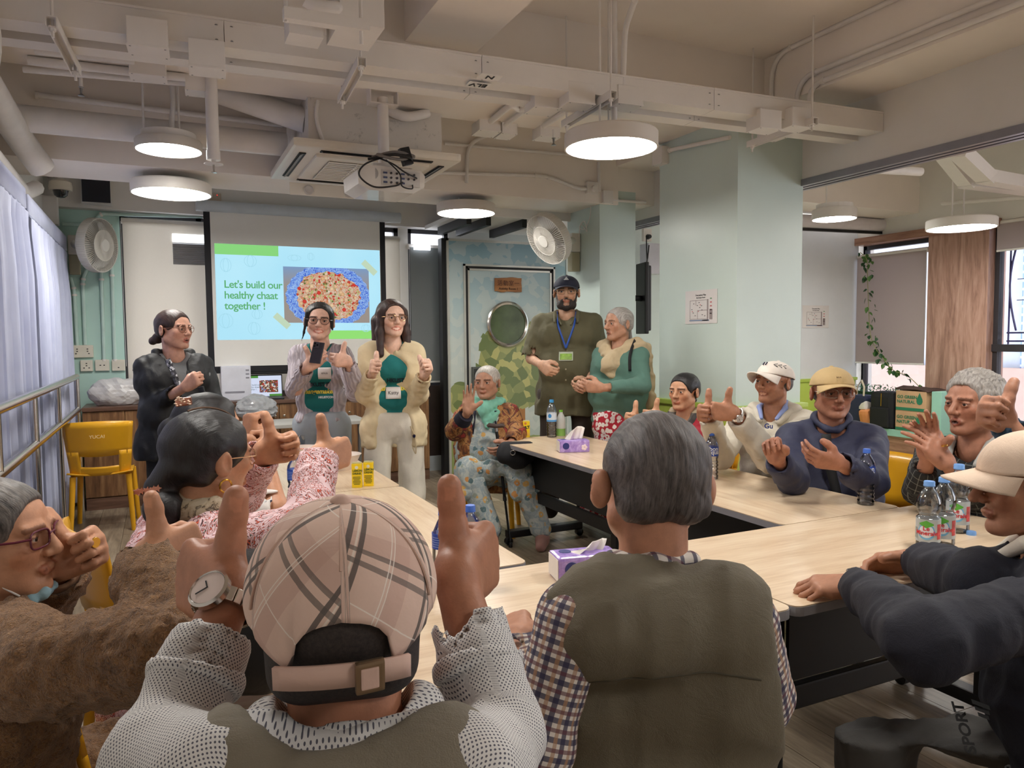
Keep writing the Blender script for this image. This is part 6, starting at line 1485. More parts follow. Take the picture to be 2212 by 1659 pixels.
  for x in (-1, 1):
   e = bpy.data.objects.new('eye', eye_mesh()); COL.objects.link(e); e.parent = s.ob
   M = Matrix.Identity(4); c = s.L((x * .0315, .0788, .0018)) - s.base
   for i in range(3):
    for j in range(3): M[i][j] = s.HF[i, j] * s.hs
    M[i][3] = c[i]
   e.matrix_local = M
  return s.ob
 def cloth(s, name, prims, m, vox=.0105, disp=None, amp=.0, segs=None, rl=1, label=None, keep=True):
  V, F = sdf_mesh(prims, vox, disp, amp)
  if keep: V, F = largest(V, F)
  V = relax(V, F, rl, .5)
  at_ = None
  if segs is None: segs = [(s.NB, s.PEL, .13)] + [x for sd in ('R', 'L') if sd in s.arms for x in ((s.arms[sd]['S'], s.arms[sd]['E'], .05), (s.arms[sd]['E'], s.arms[sd]['W'], .045))]
  at_ = {'luv': limb_uv(V, segs, s.Rt, s.U, s.PEL)}
  o = np_mesh(name, V, F, m, s.ob, s.base, at_); s.last = (V, F, o)
  if label: o['label'] = label
  return o
 def top(s, name, m, o=.016, sleeve=.92, hem=.06, neck=.066, fold=.006, freq=26, seed=1, w=(.052, .050, .044), vox=.011, cut=None, sleeves=True, extra=(), neckdrop=.0, label=None, rl=1, k=.06, openfront=None):
  o *= .72; w = tuple(x * .86 for x in w); pr = s.torso_prims(o, k * .7)
  h0 = s.PEL - s.U * hem
  if hem > .02: pr.append(cone(s.PEL - s.Rt * .085 * s.g, s.PEL + s.Rt * .085 * s.g, .100 * s.gd + o, .100 * s.gd + o, k)); q = s.PEL - s.U * hem; pr.append(cone(q - s.Rt * .085 * s.g, q + s.Rt * .085 * s.g, .102 * s.gd + o, .102 * s.gd + o, k))
  if sleeves:
   for sd in ('R', 'L'):
    A = s.arms.get(sd)
    if not A: continue
    pr.append(cone(A['S'], A['E'], w[0] * s.g ** .5 + o * .7, w[1] * s.g ** .5 + o * .7, .03))
    if sleeve > 0: pr.append(cone(A['E'], A['E'] + (A['W'] - A['E']) * sleeve, w[1] * s.g ** .5 + o * .7, w[2] * s.g ** .5 + o * .5, .02))
  pr += list(extra)
  if cut: pr += cut
  pr.append(plane(h0, -s.U))
  pr.append(cone(s.NB - s.U * neckdrop + s.Fw * .012, s.L((0, -.01, -.03)), neck * s.hs, neck * s.hs * 1.15, .012, '-'))
  if sleeves:
   for sd in ('R', 'L'):
    A = s.arms.get(sd)
    if not A: continue
    if sleeve > 0:
     d = unit(A['W'] - A['E']); c = A['E'] + (A['W'] - A['E']) * sleeve; r_ = w[2] * s.g ** .5 + .02
     pr.append(cone(c + d * (r_ * 1.02), c + d * (r_ + .16), r_ * 1.05, .12, .004, '-'))
     rr_ = .036 * s.g ** .5; pr.append(cone(c - d * .012, c + d * .1, rr_, rr_, .004, '-'))
    elif sleeve < 0:
     d = unit(A['E'] - A['S']); c = A['S'] + (A['E'] - A['S']) * (-sleeve); r_ = w[1] * s.g ** .5 + .035
     pr.append(cone(c + d * (r_ * 1.02), c + d * (r_ + .2), r_ * 1.05, .14, .004, '-')); rr_ = (w[1] - .012) * s.g ** .5 + o * .4; pr.append(cone(c - d * .014, c + d * .1, rr_, rr_, .004, '-'))
  return s.cloth(name, pr, m, vox, Waves(seed, freq * 1.1, fold, 5, (1, 1, .8), .55) if fold else None, fold * 2, label=label, rl=rl)
 def trousers(s, m, o=.018, upto=.97, name='trousers', waist=.06, vox=.0115, fold=.006, seed=3, wide=(.085, .068, .058), extra=()):
  o *= .6; pr = [cone(s.PEL - s.Rt * .08 * s.g, s.PEL + s.Rt * .08 * s.g, .094 * s.gd + o, .094 * s.gd + o, .04), cone(s.PEL + s.U * waist - s.Rt * .065 * s.g, s.PEL + s.U * waist + s.Rt * .065 * s.g, .080 * s.gd + o, .080 * s.gd + o, .04)]
  pr += s.leg_prims(o, upto, .035, *wide); pr += list(extra); pr.append(plane(s.PEL + s.U * (waist + .04), s.U))
  segs = [(s.NB, s.PEL, .13), (s.HR, s.KR, .07), (s.KR, s.AR, .06), (s.HL, s.KL, .07), (s.KL, s.AL, .06)]
  return s.cloth(name, pr, m, vox, Waves(seed, 24, fold, 5, (1, 1, .8), .55), fold * 2, segs)
 def shoes(s, m, name='shoe'):
  for K, A in ((s.KR, s.AR), (s.KL, s.AL)):
   b = V3(A[0], A[1], 0); d = s.Fw
   V, F = sdf_mesh([cone(b + [0, 0, .06], b + d * .05 + [0, 0, .05], .042, .040, .03), cone(b + d * .03 + [0, 0, .036], b + d * .16 + [0, 0, .032], .044, .036, .03), cone(b - d * .03 + [0, 0, .04], b + [0, 0, .04], .036, .04, .03), plane(b + [0, 0, .002], (0, 0, -1))], .008)
   np_mesh(name, V, F, m, s.ob, s.base)
 # ---------------------------------------------------------------- hair
 def hair(s, m, thick=.010, line=.055, nape=-.075, part_=0, extra=(), vox=None, back=1.0, fringe=0, name='hair', ears=True, seed=5, tex=.0009, top=0.0, side=1.0, under=None):
  h = s.hs; L = s.L; HF = s.HF; line += .019
  pr = [ell3(L((0, -.014, .036 + top * .5)), np.array((.0765 + thick * side, .0985 + thick * back, .083 + thick + top)) * h * s.ax, HF, .01)]
  pr.append(cone(L((-.03, -.055, -.03)), L((.03, -.055, -.03)), (.036 + thick) * h, (.036 + thick) * h, .03))
  if under is not None: pr.append(plane(L((0, 0, under)), HF[:, 2] + HF[:, 1] * .14))
  pr.append(cone(L((0, .101, line - .064)), L((0, .120, -.15)), .071 * h, .086 * h, .014 * h, '-'))
  if nape is not None: pr.append(plane(L((0, -.05, nape)), -(HF[:, 2] + HF[:, 1] * .35), .035))
  if ears:
   for x in (-1, 1): pr.append(ell3(L((x * .094, .008, -.022)), np.array((.030, .034, .048)) * h, HF, .008 * h, '-'))
  pr += list(extra)
  V, F = sdf_mesh(pr, vox or s.vox * 1.1, Waves(seed, 140, tex, 6, (1.4, .25, .4)) if tex else None, tex * 2); V, F = largest(V, F)
  q = (V - s.H) @ HF / h / s.ax
  return np_mesh(name, V, F, m, s.ob, s.base, {'luv': q})
 def blob(s, name, prims, m, vox=.005, disp=None, amp=0, parent=None):
  V, F = sdf_mesh(prims, vox, disp, amp); V, F = largest(V, F); q = (V - s.H) @ s.HF / s.hs
  o = np_mesh(name, V, F, m, parent or s.ob, s.base, {'luv': q}); s.last = (V, F, o); return o
 def p(s, mb, name, m): return part(mb, name, m, s.ob)
 # ---------------------------------------------------------------- worn things
 def glasses(s, m, r=.022, round_=True, z=.002, rad=.0013, lens=True, dx=.033):
  L = s.L; b = MB(); R0 = []
  for x in (-1, 1):
   P = []
   for k in range(20):
    a = 2 * math.pi * k / 20; ex, ez = math.cos(a), math.sin(a)
    if not round_: ex = math.copysign(abs(ex) ** .6, ex); ez = math.copysign(abs(ez) ** .6, ez) * .74
    P.append(L((x * dx + r * ex, .1045 - abs(x * dx + r * ex) * .22, z + r * ez * (.92 if round_ else 1))))
   b.tube(P, rad * s.hs, 6, closed=True); R0.append(P)
   b.tube([L((x * (dx + r), .094, z + .006)), L((x * .076, .075, z + .007)), L((x * .083, -.005, z + .005)), L((x * .082, -.02, z - .012))], rad * 1.1 * s.hs, 6)
  b.tube([L((-dx + r * .95, .104, z + .005)), L((0, .1075, z + .009)), L((dx - r * .95, .104, z + .005))], rad * s.hs, 6)
  g = s.p(b, 'eyeglasses', m)
  if lens:
   for P in R0:
    lb = MB(); c = np.mean(P, 0); lb.add([c] + P, [(0, i + 1, (i + 1) % 20 + 1) for i in range(20)]); sub(lb, 'lens', mat('lens_glass', (255, 255, 255), .03, var=0, trans=1.0, ior=1.03, alpha=.35), g)
  return g
 def watch(s, side, m, dial=(210, 206, 200), f=.93, r=.020, roll=None):
  A = s.arms[side]; d = unit(A['W'] - A['E']); c = A['E'] + (A['W'] - A['E']) * f; t_ = unit(A['t'] - d * (d @ A['t'])); n = np.cross(A['a'], A['t']) if side == 'R' else np.cross(A['t'], A['a']); n = unit(n - d * (d @ n)); t_ = np.cross(d, n)
  if roll: n = rotv(n, d, roll); t_ = np.cross(d, n)
  rr_ = .0335 * s.g ** .5
  for k in range(22):
   a = 2 * math.pi * (k + .5) / 22
   if math.cos(a) > .80: continue
   e = n * math.cos(a) + t_ * math.sin(a); g = np.cross(d, e)
   o = part(MB().obox(c + e * rr_, (.0088, .0046, .0020), np.stack([d, g, e], 1), .0012), 'strap_link', m, s.ob)
  M = m44(np.stack([t_, -d, n], 1) if False else np.stack([d, np.cross(n, d), n], 1), c + n * rr_)
  w_ = part(MB().lathe([(r * .9, -.004), (r, -.002), (r, .005), (r * .88, .0075), (r * .84, .006), (0, .006)], 32, M), 'watch_case', CHROME, s.ob)
  sub(MB().lathe([(r * .83, .0062), (0, .0066)], 32, M), 'watch_dial', mat('dial_%d' % dial[0], dial, .15, var=.05), w_)
  for an, ln in ((.6, .5), (2.2, .7)):
   e = M[:3, :3] @ V3(math.cos(an), math.sin(an), 0); sub(MB().obox(M[:3, 3] + M[:3, 2] * .0072 + e * r * ln * .4, (r * ln * .45, .0007, .0003), frame(e, M[:3, :3] @ V3(-math.sin(an), math.cos(an), 0))), 'watch_hand', INK, w_)
 def cap(s, m, brim_m=None, lift=.0, tilt=8, r=(.087, .108, .092), back_open=False, button=True, brim_len=.075, brim_curve=.028, name='cap', low=.012, seams=True, backdrop=.0, brim=True, uvfn=None):
  """six-panel cap in the head frame"""
  h = s.hs; T = np.eye(3); a = math.radians(tilt); T = np.array([[1, 0, 0], [0, math.cos(a), -math.sin(a)], [0, math.sin(a), math.cos(a)]])
  c0 = V3(0, -.010, .028 + lift)
  def Q(p): return s.L(c0 + T @ np.array(p))
  nphi, nth = 72, 22
  def zlow(phi):       # phi 0 = front
   z = low - .012 - backdrop * max(0, -math.cos(phi)) ** 2
   if back_open:
    dphi = abs((phi - math.pi + math.pi) % (2 * math.pi) - math.pi); w_ = .52
    if dphi < w_: z += .058 * math.sqrt(max(0, 1 - (dphi / w_) ** 2))
   return z
  P = []; UV = []
  for i in range(nphi):
   phi = 2 * math.pi * i / nphi; row = []
   zl = zlow(phi) / r[2]; th1 = math.pi / 2 - math.asin(max(-.9, min(.95, zl)))
   for j in range(nth + 1):
    th = th1 * j / nth
    pan = abs(((phi / (math.pi / 3)) % 1) - .5) * 2; sm = 1 - .020 * max(0, (pan - .86) / .14) * math.sin(th) if seams else 1
    x, y, z = r[0] * math.sin(th) * math.sin(phi) * sm, r[1] * math.sin(th) * math.cos(phi) * sm, r[2] * (math.cos(th) ** .92)
    row.append(Q((x, y, z))); UV.append((phi, th))
   P.append(row)
  V = np.array(P).reshape(-1, 3); n1 = nth + 1; F = []
  for i in range(nphi):
   for j in range(nth): F.append((i * n1 + j, i * n1 + j + 1, ((i + 1) % nphi) * n1 + j + 1, ((i + 1) % nphi) * n1 + j))
  UV = np.array(UV); ph = UV[:, 0]; th = UV[:, 1]; pn = np.floor(ph / (math.pi / 3)); loc = ph - (pn + .5) * math.pi / 3
  luv = np.stack([np.sin(th) * loc * .11 + pn * .37, th * .10 + pn * .0, np.zeros(len(ph))], 1)
  cr = np_mesh('cap_crown', V, np.array(F), m, s.ob, s.base, {'luv': luv}); cr.modifiers.new('thickness', 'SOLIDIFY').thickness = .0025
  if button: part(MB().lathe([(.011 * h, -.002), (.010 * h, .004), (.005 * h, .008), (0, .0085)], 16, m44(s.HF @ T, Q((0, 0, r[2])))), 'cap_button', m, s.ob)
  if brim:
   B_ = []; nu, nv = 21, 9
   for i in range(nu):
    u = i / (nu - 1) * 2 - 1; phi = u * 1.08; row = []
    zl = (low - .012); st = math.sqrt(max(0, 1 - (zl / r[2]) ** 2)); bx, by = r[0] * st * math.sin(phi), r[1] * st * math.cos(phi)
    ext = brim_len * math.sqrt(max(0.0, 1 - (u * .98) ** 2)) ** .8
    for j in range(nv):
     v = j / (nv - 1); row.append(Q((bx * (1 + .06 * v), by + ext * v, zl - brim_curve * (u * u) * (.2 + .8 * v) * 1.6 - .012 * v + .004)))
    B_.append(row)
   bo = part(MB().grid(B_), 'cap_brim', brim_m or m, s.ob); bo.modifiers.new('thickness', 'SOLIDIFY').thickness = .004
  s.capQ = Q; s.capT = T; s.capr = r
  return cr
 def strap_path(s, name, pts, m, wdt=.018, thick=.0025, parent=None, off=.004):
  """flat strap through pts, turned outwards from the trunk axis"""
  P = np.array(pts, float); Q = np.vstack([2 * P[0] - P[1], P, 2 * P[-1] - P[-2]]); C = []
  for i in range(1, len(Q) - 2):
   for t in np.linspace(0, 1, 8)[:-1]:
    a, b, c, d = Q[i - 1:i + 3]; C.append(.5 * ((2 * b) + (-a + c) * t + (2 * a - 5 * b + 4 * c - d) * t * t + (-a + 3 * b - 3 * c + d) * t ** 3))
  C.append(P[-1]); G_ = []; C = np.array(C)
  for i, p in enumerate(C):
   tg = unit(C[min(i + 1, len(C) - 1)] - C[max(i - 1, 0)]); k = ((p - s.PEL) @ s.U); ax = s.PEL + s.U * k; n = unit(p - ax); sd = unit(np.cross(tg, n)); G_.append([p - sd * wdt / 2 + n * off, p + sd * wdt / 2 + n * off])
  o = part(MB().grid(G_), name, m, parent or s.ob); o.modifiers.new('thickness', 'SOLIDIFY').thickness = thick; return o
 def surf(s, ob):
  from mathutils.bvhtree import BVHTree
  V, F, o = s.last; return BVHTree.FromPolygons([tuple(p) for p in V], [tuple(int(i) for i in f) for f in F])
 def decal(s, bvh, ob, c, n, up, wdt, hgt, m, name, off=.003, nu=7, shape=None):
  """sticker laid on the cloth: grid projected along -n"""
  n = unit(n); x = unit(np.cross(up, n)); y = np.cross(n, x); P = []
  for i in range(nu):
   row = []
   for j in range(nu):
    q = np.array(c) + x * wdt * (i / (nu - 1) - .5) + y * hgt * (j / (nu - 1) - .5); hit = bvh.ray_cast(Vector(q + n * .15), Vector(-n), .35)
    row.append((np.array(hit[0]) if hit[0] is not None else q) + n * off)
   P.append(row)
  o = part(MB().grid(P), name, m, s.ob); o.modifiers.new('thickness', 'SOLIDIFY').thickness = .0008; return o
 def letter(s, bvh, txt, size, c, n, up, m, name='lettering', off=.0045, align='CENTER', bold=0, shear=0, line=1.0):
  n = unit(n); x = unit(np.cross(up, n)); y = np.cross(n, x)
  o = text_obj(txt, size, np.eye(4), m, None, name, .0003, align, bold, shear, 1.0, line); me = o.data; k = len(me.vertices); co = np.empty(k * 3); me.vertices.foreach_get('co', co); co = co.reshape(-1, 3); out = []
  for a in co:
   q = np.array(c) + x * a[0] + y * a[1]; hit = bvh.ray_cast(Vector(q + n * .15), Vector(-n), .35) if bvh else (None,)
   out.append((np.array(hit[0]) if hit[0] is not None else q) + n * (off + a[2]))
  out = np.array(out) - s.base; me.vertices.foreach_set('co', out.ravel()); me.update(); o.parent = s.ob; return o
def strand_mat(name, c1, c2, rough=.5, sc=(190, 14, 26), bump=.8):
 def fn(t):
  co = t.coord(attr='luv', scale=sc); n = t.noise(co, 1, 5, .7, .3); t.bump(n, bump, .003); return t.ramp(n, [(.32, srgb(c1)), (.68, srgb(c2))])
 return custom(name, fn, rough)
BLKH = strand_mat('black_hair', (8, 7, 9), (28, 25, 27), .42); BRNH = strand_mat('dark_brown_hair', (26, 16, 14), (74, 48, 40), .45); GRYH = strand_mat('silver_hair', (118, 112, 108), (196, 190, 184), .45); SALTH = strand_mat('salt_pepper_hair', (60, 55, 54), (150, 142, 138), .5); WHTH = strand_mat('pale_grey_hair', (150, 144, 136), (214, 208, 200), .45); DKGH = strand_mat('dark_grey_hair', (44, 40, 40), (112, 104, 102), .5); SHVH = strand_mat('cropped_dark_hair', (24, 20, 19), (58, 48, 44), .7, (260, 260, 260), .25)
# ================================================================== garment materials
def cloth_mat(name, c, rough=.85, var=.08, weave=700, bump=.2, fold=0.0, sheen=.04):
 def fn(t):
  co = t.coord('Object'); n = t.noise(co, 7, 4, .6); k = srgb(c); w_ = t.noise(co, weave, 2)
  h = t.math('ADD', t.math('MULTIPLY', w_, .2), t.noise(co, 16, 5, .65, .8)); t.bump(h, bump + fold, .012)
  return t.ramp(n, [(.3, tuple(x * (1 - var) for x in k[:3]) + (1,)), (.7, tuple(min(1, x * (1 + var)) for x in k[:3]) + (1,))])
 return custom(name, fn, rough, **{'Sheen Weight': sheen})
def stripe(t, x, period, off, width):
 f = t.math('FRACT', t.math('ADD', t.math('DIVIDE', x, period), off)); return t.math('LESS_THAN', f, width)
def plaid(name, base, bands, rot=0, attr='luv', rough=.8, weave=.05):
 """bands: (axis, period, offset, width, colour, strength)"""
 def fn(t):
  co = t.coord(attr=attr, rot=(0, 0, rot)); s = t.sep(co); col = t.mix(t.noise(t.coord('Object'), 30, 3), srgb(base), tuple(x * .92 for x in srgb(base)[:3]) + (1,))
  for ax, per, off, wd, c, st in bands: col = t.mix(t.math('MULTIPLY', stripe(t, s[ax], per, off, wd), st), col, srgb(c))
  t.bump(t.noise(t.coord('Object'), 18, 4, .6, .5), .2, .008); return col
 return custom(name, fn, rough)
def spots(name, base, cols, scale, size=.35, rough=.8, kind='Object', second=None, stretch=(1, 1, 1)):
 def fn(t):
  co = t.coord(kind, scale=stretch); d = t.voro(co, scale); h = t.sep(t.voro(co, scale, out='Color'))[1]; n = t.noise(co, scale * 3, 2); r = t.math('ADD', d, t.math('MULTIPLY', t.math('SUBTRACT', n, .5), .35))
  c = t.ramp(h, [(i / len(cols), srgb(x)) for i, x in enumerate(cols)], 'CONSTANT'); b0 = srgb(base); col = b0
  if second:
   n2 = t.noise(co, scale * .8, 4, .6, 1.0); col = t.ramp(n2, [(.40, b0), (.52, srgb(second)), (.60, b0)])
  col = t.mix(t.math('LESS_THAN', r, size), col, c)
  col = t.mix(t.math('LESS_THAN', r, size * .30), col, srgb(base)) ; t.bump(t.noise(t.coord('Object'), 14, 5, .6, .6), .25, .012); return col
 return custom(name, fn, rough)
def swirls(name, base, inks, scale, rough=.7):
 def fn(t):
  co = t.coord('Object'); n = t.noise(co, scale, 3, .55, 3.2); m = t.noise(co, scale * .45, 2); f = t.math('FRACT', t.math('MULTIPLY', n, 7.0))
  k = srgb(base); st = []
  L = [(0, k), (.30, srgb(inks[0])), (.40, srgb(inks[1])), (.52, srgb(inks[0])), (.56, k), (.72, srgb(inks[2])), (.80, srgb(inks[3])), (.88, k)]
  col = t.ramp(f, L, 'CONSTANT'); col = t.mix(t.math('GREATER_THAN', t.noise(co, scale * 1.6, 2), .66), col, k); t.bump(t.noise(co, 14, 4, .6, .6), .2, .01); return col
 return custom(name, fn, rough)
CRv, CFv, UPv = V3(.904, -.428, 0), V3(.428, .904, 0), V3(0, 0, 1)
def D(r=0, f=0, u=0): return CRv * r + CFv * f + UPv * u          # image-right, away, up
TEAL = cloth_mat('teal_tshirt', (18, 116, 116), .8, .06); GOLDP = mat('shirt_print_yellow', (226, 206, 70), .6, var=0); NAVP = mat('shirt_print_navy', (22, 44, 62), .6, var=0); WHP = mat('shirt_print_white', (226, 230, 230), .6, var=0); BADGE = mat('name_sticker', (232, 228, 226), .6, var=.01); PENB = mat('pen_blue', (46, 66, 140), .6, var=0); PENK = mat('pen_black', (50, 50, 54), .6, var=0)
BRW = (.16, .12, .11); GBR = (.62, .58, .55)
# ------------------------------------------------------------------ woman in the black jacket
P = Person('woman in black hooded jacket and glasses standing by the screen', at(376, 712, 4.72), D(.94, -.34), D(.62, -.78), skin=(206, 146, 122), hs=1.08, seated=False, sw=.178, g=1.16, gd=1.30, belly=.05, torso=.56, vox=.0052, legs=False)
P.arm('R', at(340, 872, 4.62), at(400, 836, 4.42), D(.75, -.2, .5), D(-.4, .1, .8), 'fist'); P.arm('L', at(466, 872, 4.82), at(462, 940, 4.70), D(.1, -.2, -1), D(0, -1, 0), 'relax')
P.build_body('open', lips=(.82, .42, .42), brow=BRW, jaw=1.12)
P.top('grey_tshirt', cloth_mat('grey_tshirt', (120, 122, 124)), .012, sleeves=False, hem=.0, neck=.062, fold=.003)
nyl = cloth_mat('black_nylon_jacket', (15, 16, 20), .5, .15, bump=.35, sheen=0)
P.top('jacket', nyl, .026, sleeve=.66, hem=.10, neck=.078, fold=.008, seed=11, cut=[cone(P.NB + P.Fw * .05, P.NB - P.U * .22 + P.Fw * .20, .05, .035, .02, '-')])
P.blob('hood', [cone(P.NB + P.Rt * .10 - P.Fw * .02, P.NB - P.Fw * .09 - P.U * .02, .035, .045, .03), cone(P.NB - P.Rt * .10 - P.Fw * .02, P.NB - P.Fw * .09 - P.U * .02, .035, .045, .03), cone(P.NB + P.Rt * .10 - P.Fw * .02, P.NB - P.U * .14 + P.Fw * .125 + P.Rt * .05, .03, .018, .02), cone(P.NB - P.Rt * .10 - P.Fw * .02, P.NB - P.U * .14 + P.Fw * .125 - P.Rt * .05, .03, .018, .02)], nyl, .007, Waves(2, 50, .003), .006)
P.blob('long_skirt', [cone(P.PEL + P.U * .04 - P.Rt * .06, P.PEL + P.U * .04 + P.Rt * .06, .155, .155, .05), cone(V3(P.PEL[0], P.PEL[1], .06) - P.Rt * .08, V3(P.PEL[0], P.PEL[1], .06) + P.Rt * .08, .21, .21, .05), cone(P.PEL, V3(P.PEL[0], P.PEL[1], .1), .17, .21, .08), plane(V3(0, 0, .05), (0, 0, -1))], cloth_mat('black_skirt_cloth', (18, 18, 22), .85), .012, Waves(6, 14, .008), .016)
P.hair(BRNH, .009, .050, -.05, extra=[ball(P.L((0, -.125, -.052)), .036), ball(P.L((.01, -.155, -.07)), .026), cone(P.L((0, -.09, -.02)), P.L((0, -.125, -.05)), .03, .022)])
P.glasses(mat('rose_gold_wire', (176, 130, 110), .25, .9), .024)
lan = P.strap_path('sequin_lanyard', [P.NB + P.Rt * .06 + P.Fw * .09 - P.U * .03, P.NB + P.Rt * .03 + P.Fw * .15 - P.U * .16, P.NB + P.Fw * .165 - P.U * .24], spots('sequins', (70, 70, 76), [(226, 226, 230), (120, 120, 130), (40, 40, 44)], 60, .5, .25), .035)
P.p(MB().obox(at(441, 862, 4.36), (.016, .011, .075), frame(D(1, 0, .25), D(0, 1, 0)), .005), 'microphone', mat('microphone_black', (30, 30, 34), .4))
# ------------------------------------------------------------------ woman in the lilac cardigan
P = Person('young woman in lilac cardigan and teal shirt raising phone and thumb', at(690, 694, 4.80), D(.22, -.97), D(.05, -1), skin=(222, 168, 146), hs=1.03, roll=-4, seated=False, sw=.150, g=.98, torso=.53, vox=.0048, legs=False)
P.arm('R', at(640, 842, 4.66), at(664, 792, 4.42), D(.75, -.05, .5), D(-.45, -.1, .9), 'hold'); P.arm('L', at(770, 846, 4.62), at(752, 780, 4.46), D(-.6, -.75, .1), D(.08, -.1, 1), 'thumb')
P.build_body('smile', lips=(.9, .5, .48), brow=BRW, eye=.0036)
P.top('tshirt', TEAL, .005, sleeves=False, hem=-.025, neck=.060, fold=.003); TV = P.last; bv = P.surf(None); c = P.NB - P.U * .27 + P.Fw * .1
P.letter(bv, 'HKUST IS', .034, c, P.Fw, P.U, NAVP, bold=.0012); P.letter(bv, 'Changemakers', .040, c - P.U * .045, P.Fw, P.U, GOLDP, shear=.25, bold=.001); P.letter(bv, 'HKUSTCON', .018, c - P.U * .075 - P.Rt * .05, P.Fw, P.U, WHP, bold=.0008)
bc = P.NB - P.U * .185 - P.Rt * .045 + P.Fw * .1; P.decal(bv, None, bc, P.Fw, P.U, .085, .075, BADGE, 'name_badge', .006); P.letter(bv, 'enus', .022, bc - P.U * .005, P.Fw, P.U, PENK, off=.0085)
def knit(t):
 co = t.coord(attr='luv'); w1 = t.n.new('ShaderNodeTexWave'); w1.inputs['Scale'].default_value = 14; w1.inputs['Distortion'].default_value = 7; w1.inputs['Detail'].default_value = 1; t.link(co, w1.inputs['Vector']); n = t.noise(t.coord('Object'), 300, 2)
 t.bump(t.math('ADD', w1.outputs[1], t.math('MULTIPLY', n, .4)), .6, .010); return t.ramp(w1.outputs[1], [(0, srgb((176, 166, 174))), (1, srgb((200, 190, 196)))])
P.top('cardigan', custom('lilac_cable_knit', knit, .9), .026, sleeve=.90, hem=-.03, neck=.072, fold=.007, seed=4, w=(.056, .062, .046), cut=[cone(P.NB + P.Fw * .14, P.PEL + P.Fw * .22 - P.U * .1, .082, .170, .012, '-')])
P.trousers(cloth_mat('pale_grey_denim', (162, 170, 178), .85), .012, waist=.055)
P.hair(BLKH, .011, .058, -.06, extra=[cone(P.L((-.066, .052, .05)), P.L((-.078, .045, -.05)), .016, .007), cone(P.L((.066, .052, .05)), P.L((.084, .046, -.08)), .016, .006), cone(P.L((.084, .046, -.08)), P.L((.096, .04, -.14)), .006, .003)], ears=False)
P.glasses(mat('dark_round_rim', (52, 38, 40), .3, .3), .0255, rad=.0016)
ph = thing('mobile_phone', at(686, 762, 4.36), 'black mobile phone held up by the woman in lilac', 'phone'); Fp = frame(D(.97, -.1, -.12), D(.1, .35, 1)); part(MB().obox(at(685, 762, 4.39), (.034, .066, .0045), Fp, .004), 'phone_body', mat('phone_black', (44, 40, 50), .3), ph)
if True:
 nrm = Fp[:, 2] if Fp[:, 2] @ D(0, -1) > 0 else -Fp[:, 2]; pc = at(685, 762, 4.39) + nrm * .005
 part(MB().obox(pc + Fp[:, 1] * .046 - Fp[:, 0] * .014, (.018, .018, .0015), Fp, .001), 'camera_bump', mat('phone_bump', (60, 55, 66), .3), ph)
 for a, b in ((-.022, .054), (-.022, .038), (-.006, .046)): part(MB().lathe([(.0065, 0), (.006, .003), (0, .003)], 12, m44(np.stack([Fp[:, 0], np.cross(nrm, Fp[:, 0]), nrm], 1), pc + Fp[:, 0] * a + Fp[:, 1] * b + nrm * .001)), 'lens', mat('lens_black', (12, 12, 16), .08), ph)
# ------------------------------------------------------------------ woman in the cream cardigan
P = Person('long-haired young woman in cream cardigan giving two thumbs up', at(846, 688, 4.60), D(.50, -.87), D(.18, -.98), skin=(226, 176, 152), hs=.99, seated=False, sw=.152, g=.98, torso=.53, vox=.0048, legs=False)
P.arm('R', at(790, 852, 4.58), at(806, 802, 4.38), D(.1, -.85, .35), D(.1, .15, 1), 'thumb'); P.arm('L', at(902, 852, 4.60), at(917, 808, 4.40), D(.35, -.55, .55), D(-.1, .1, 1), 'thumb')
P.build_body('smile', lips=(.9, .48, .46), brow=BRW, eye=.0036)
P.top('tshirt', TEAL, .005, sleeves=False, hem=-.025, neck=.062, fold=.003); bv = P.surf(None); c = P.NB - P.U * .25 + P.Fw * .1
P.letter(bv, 'WE ARE', .018, c + P.Rt * .085, P.Fw, P.U, WHP, bold=.0008); P.letter(bv, 'HKUST', .034, c - P.Rt * .015, P.Fw, P.U, NAVP, bold=.0012); P.letter(bv, 'Changemakers', .044, c - P.U * .05, P.Fw, P.U, GOLDP, shear=.25, bold=.001)
bc = c - P.U * .065 - P.Rt * .0; P.decal(bv, None, bc, P.Fw, P.U, .092, .072, BADGE, 'name_badge', .008); P.letter(bv, 'Katty', .030, bc - P.U * .008, P.Fw, P.U, PENK, off=.0105)
P.top('cardigan', cloth_mat('cream_cardigan', (224, 206, 168), .9), .028, sleeve=.88, hem=.13, neck=.075, fold=.008, seed=8, w=(.056, .060, .044), cut=[cone(P.NB + P.Fw * .14, P.PEL + P.Fw * .21 - P.U * .25, .078, .162, .012, '-')])
P.trousers(cloth_mat('off_white_denim', (228, 221, 206), .85), .014, waist=.055, wide=(.088, .074, .066))
P.shoes(mat('white_trainer', (220, 216, 210), .6))
sd = []
for x in (-1, 1): sd += [cone(P.L((x * .070, .02, .04)), P.L((x * .082, .018, -.09)), .026, .026, .02), cone(P.L((x * .082, .018, -.09)), P.L((x * .088, .045, -.235)), .028, .020, .02), cone(P.L((x * .06, -.06, -.02)), P.L((x * .07, -.05, -.2)), .05, .035, .02)]
P.hair(BRNH, .012, .058, None, extra=sd + [cone(P.L((0, -.07, 0)), P.L((0, -.07, -.20)), .055, .045, .03)], ears=False)
P.glasses(mat('gold_wire', (190, 150, 110), .25, .9), .0235)
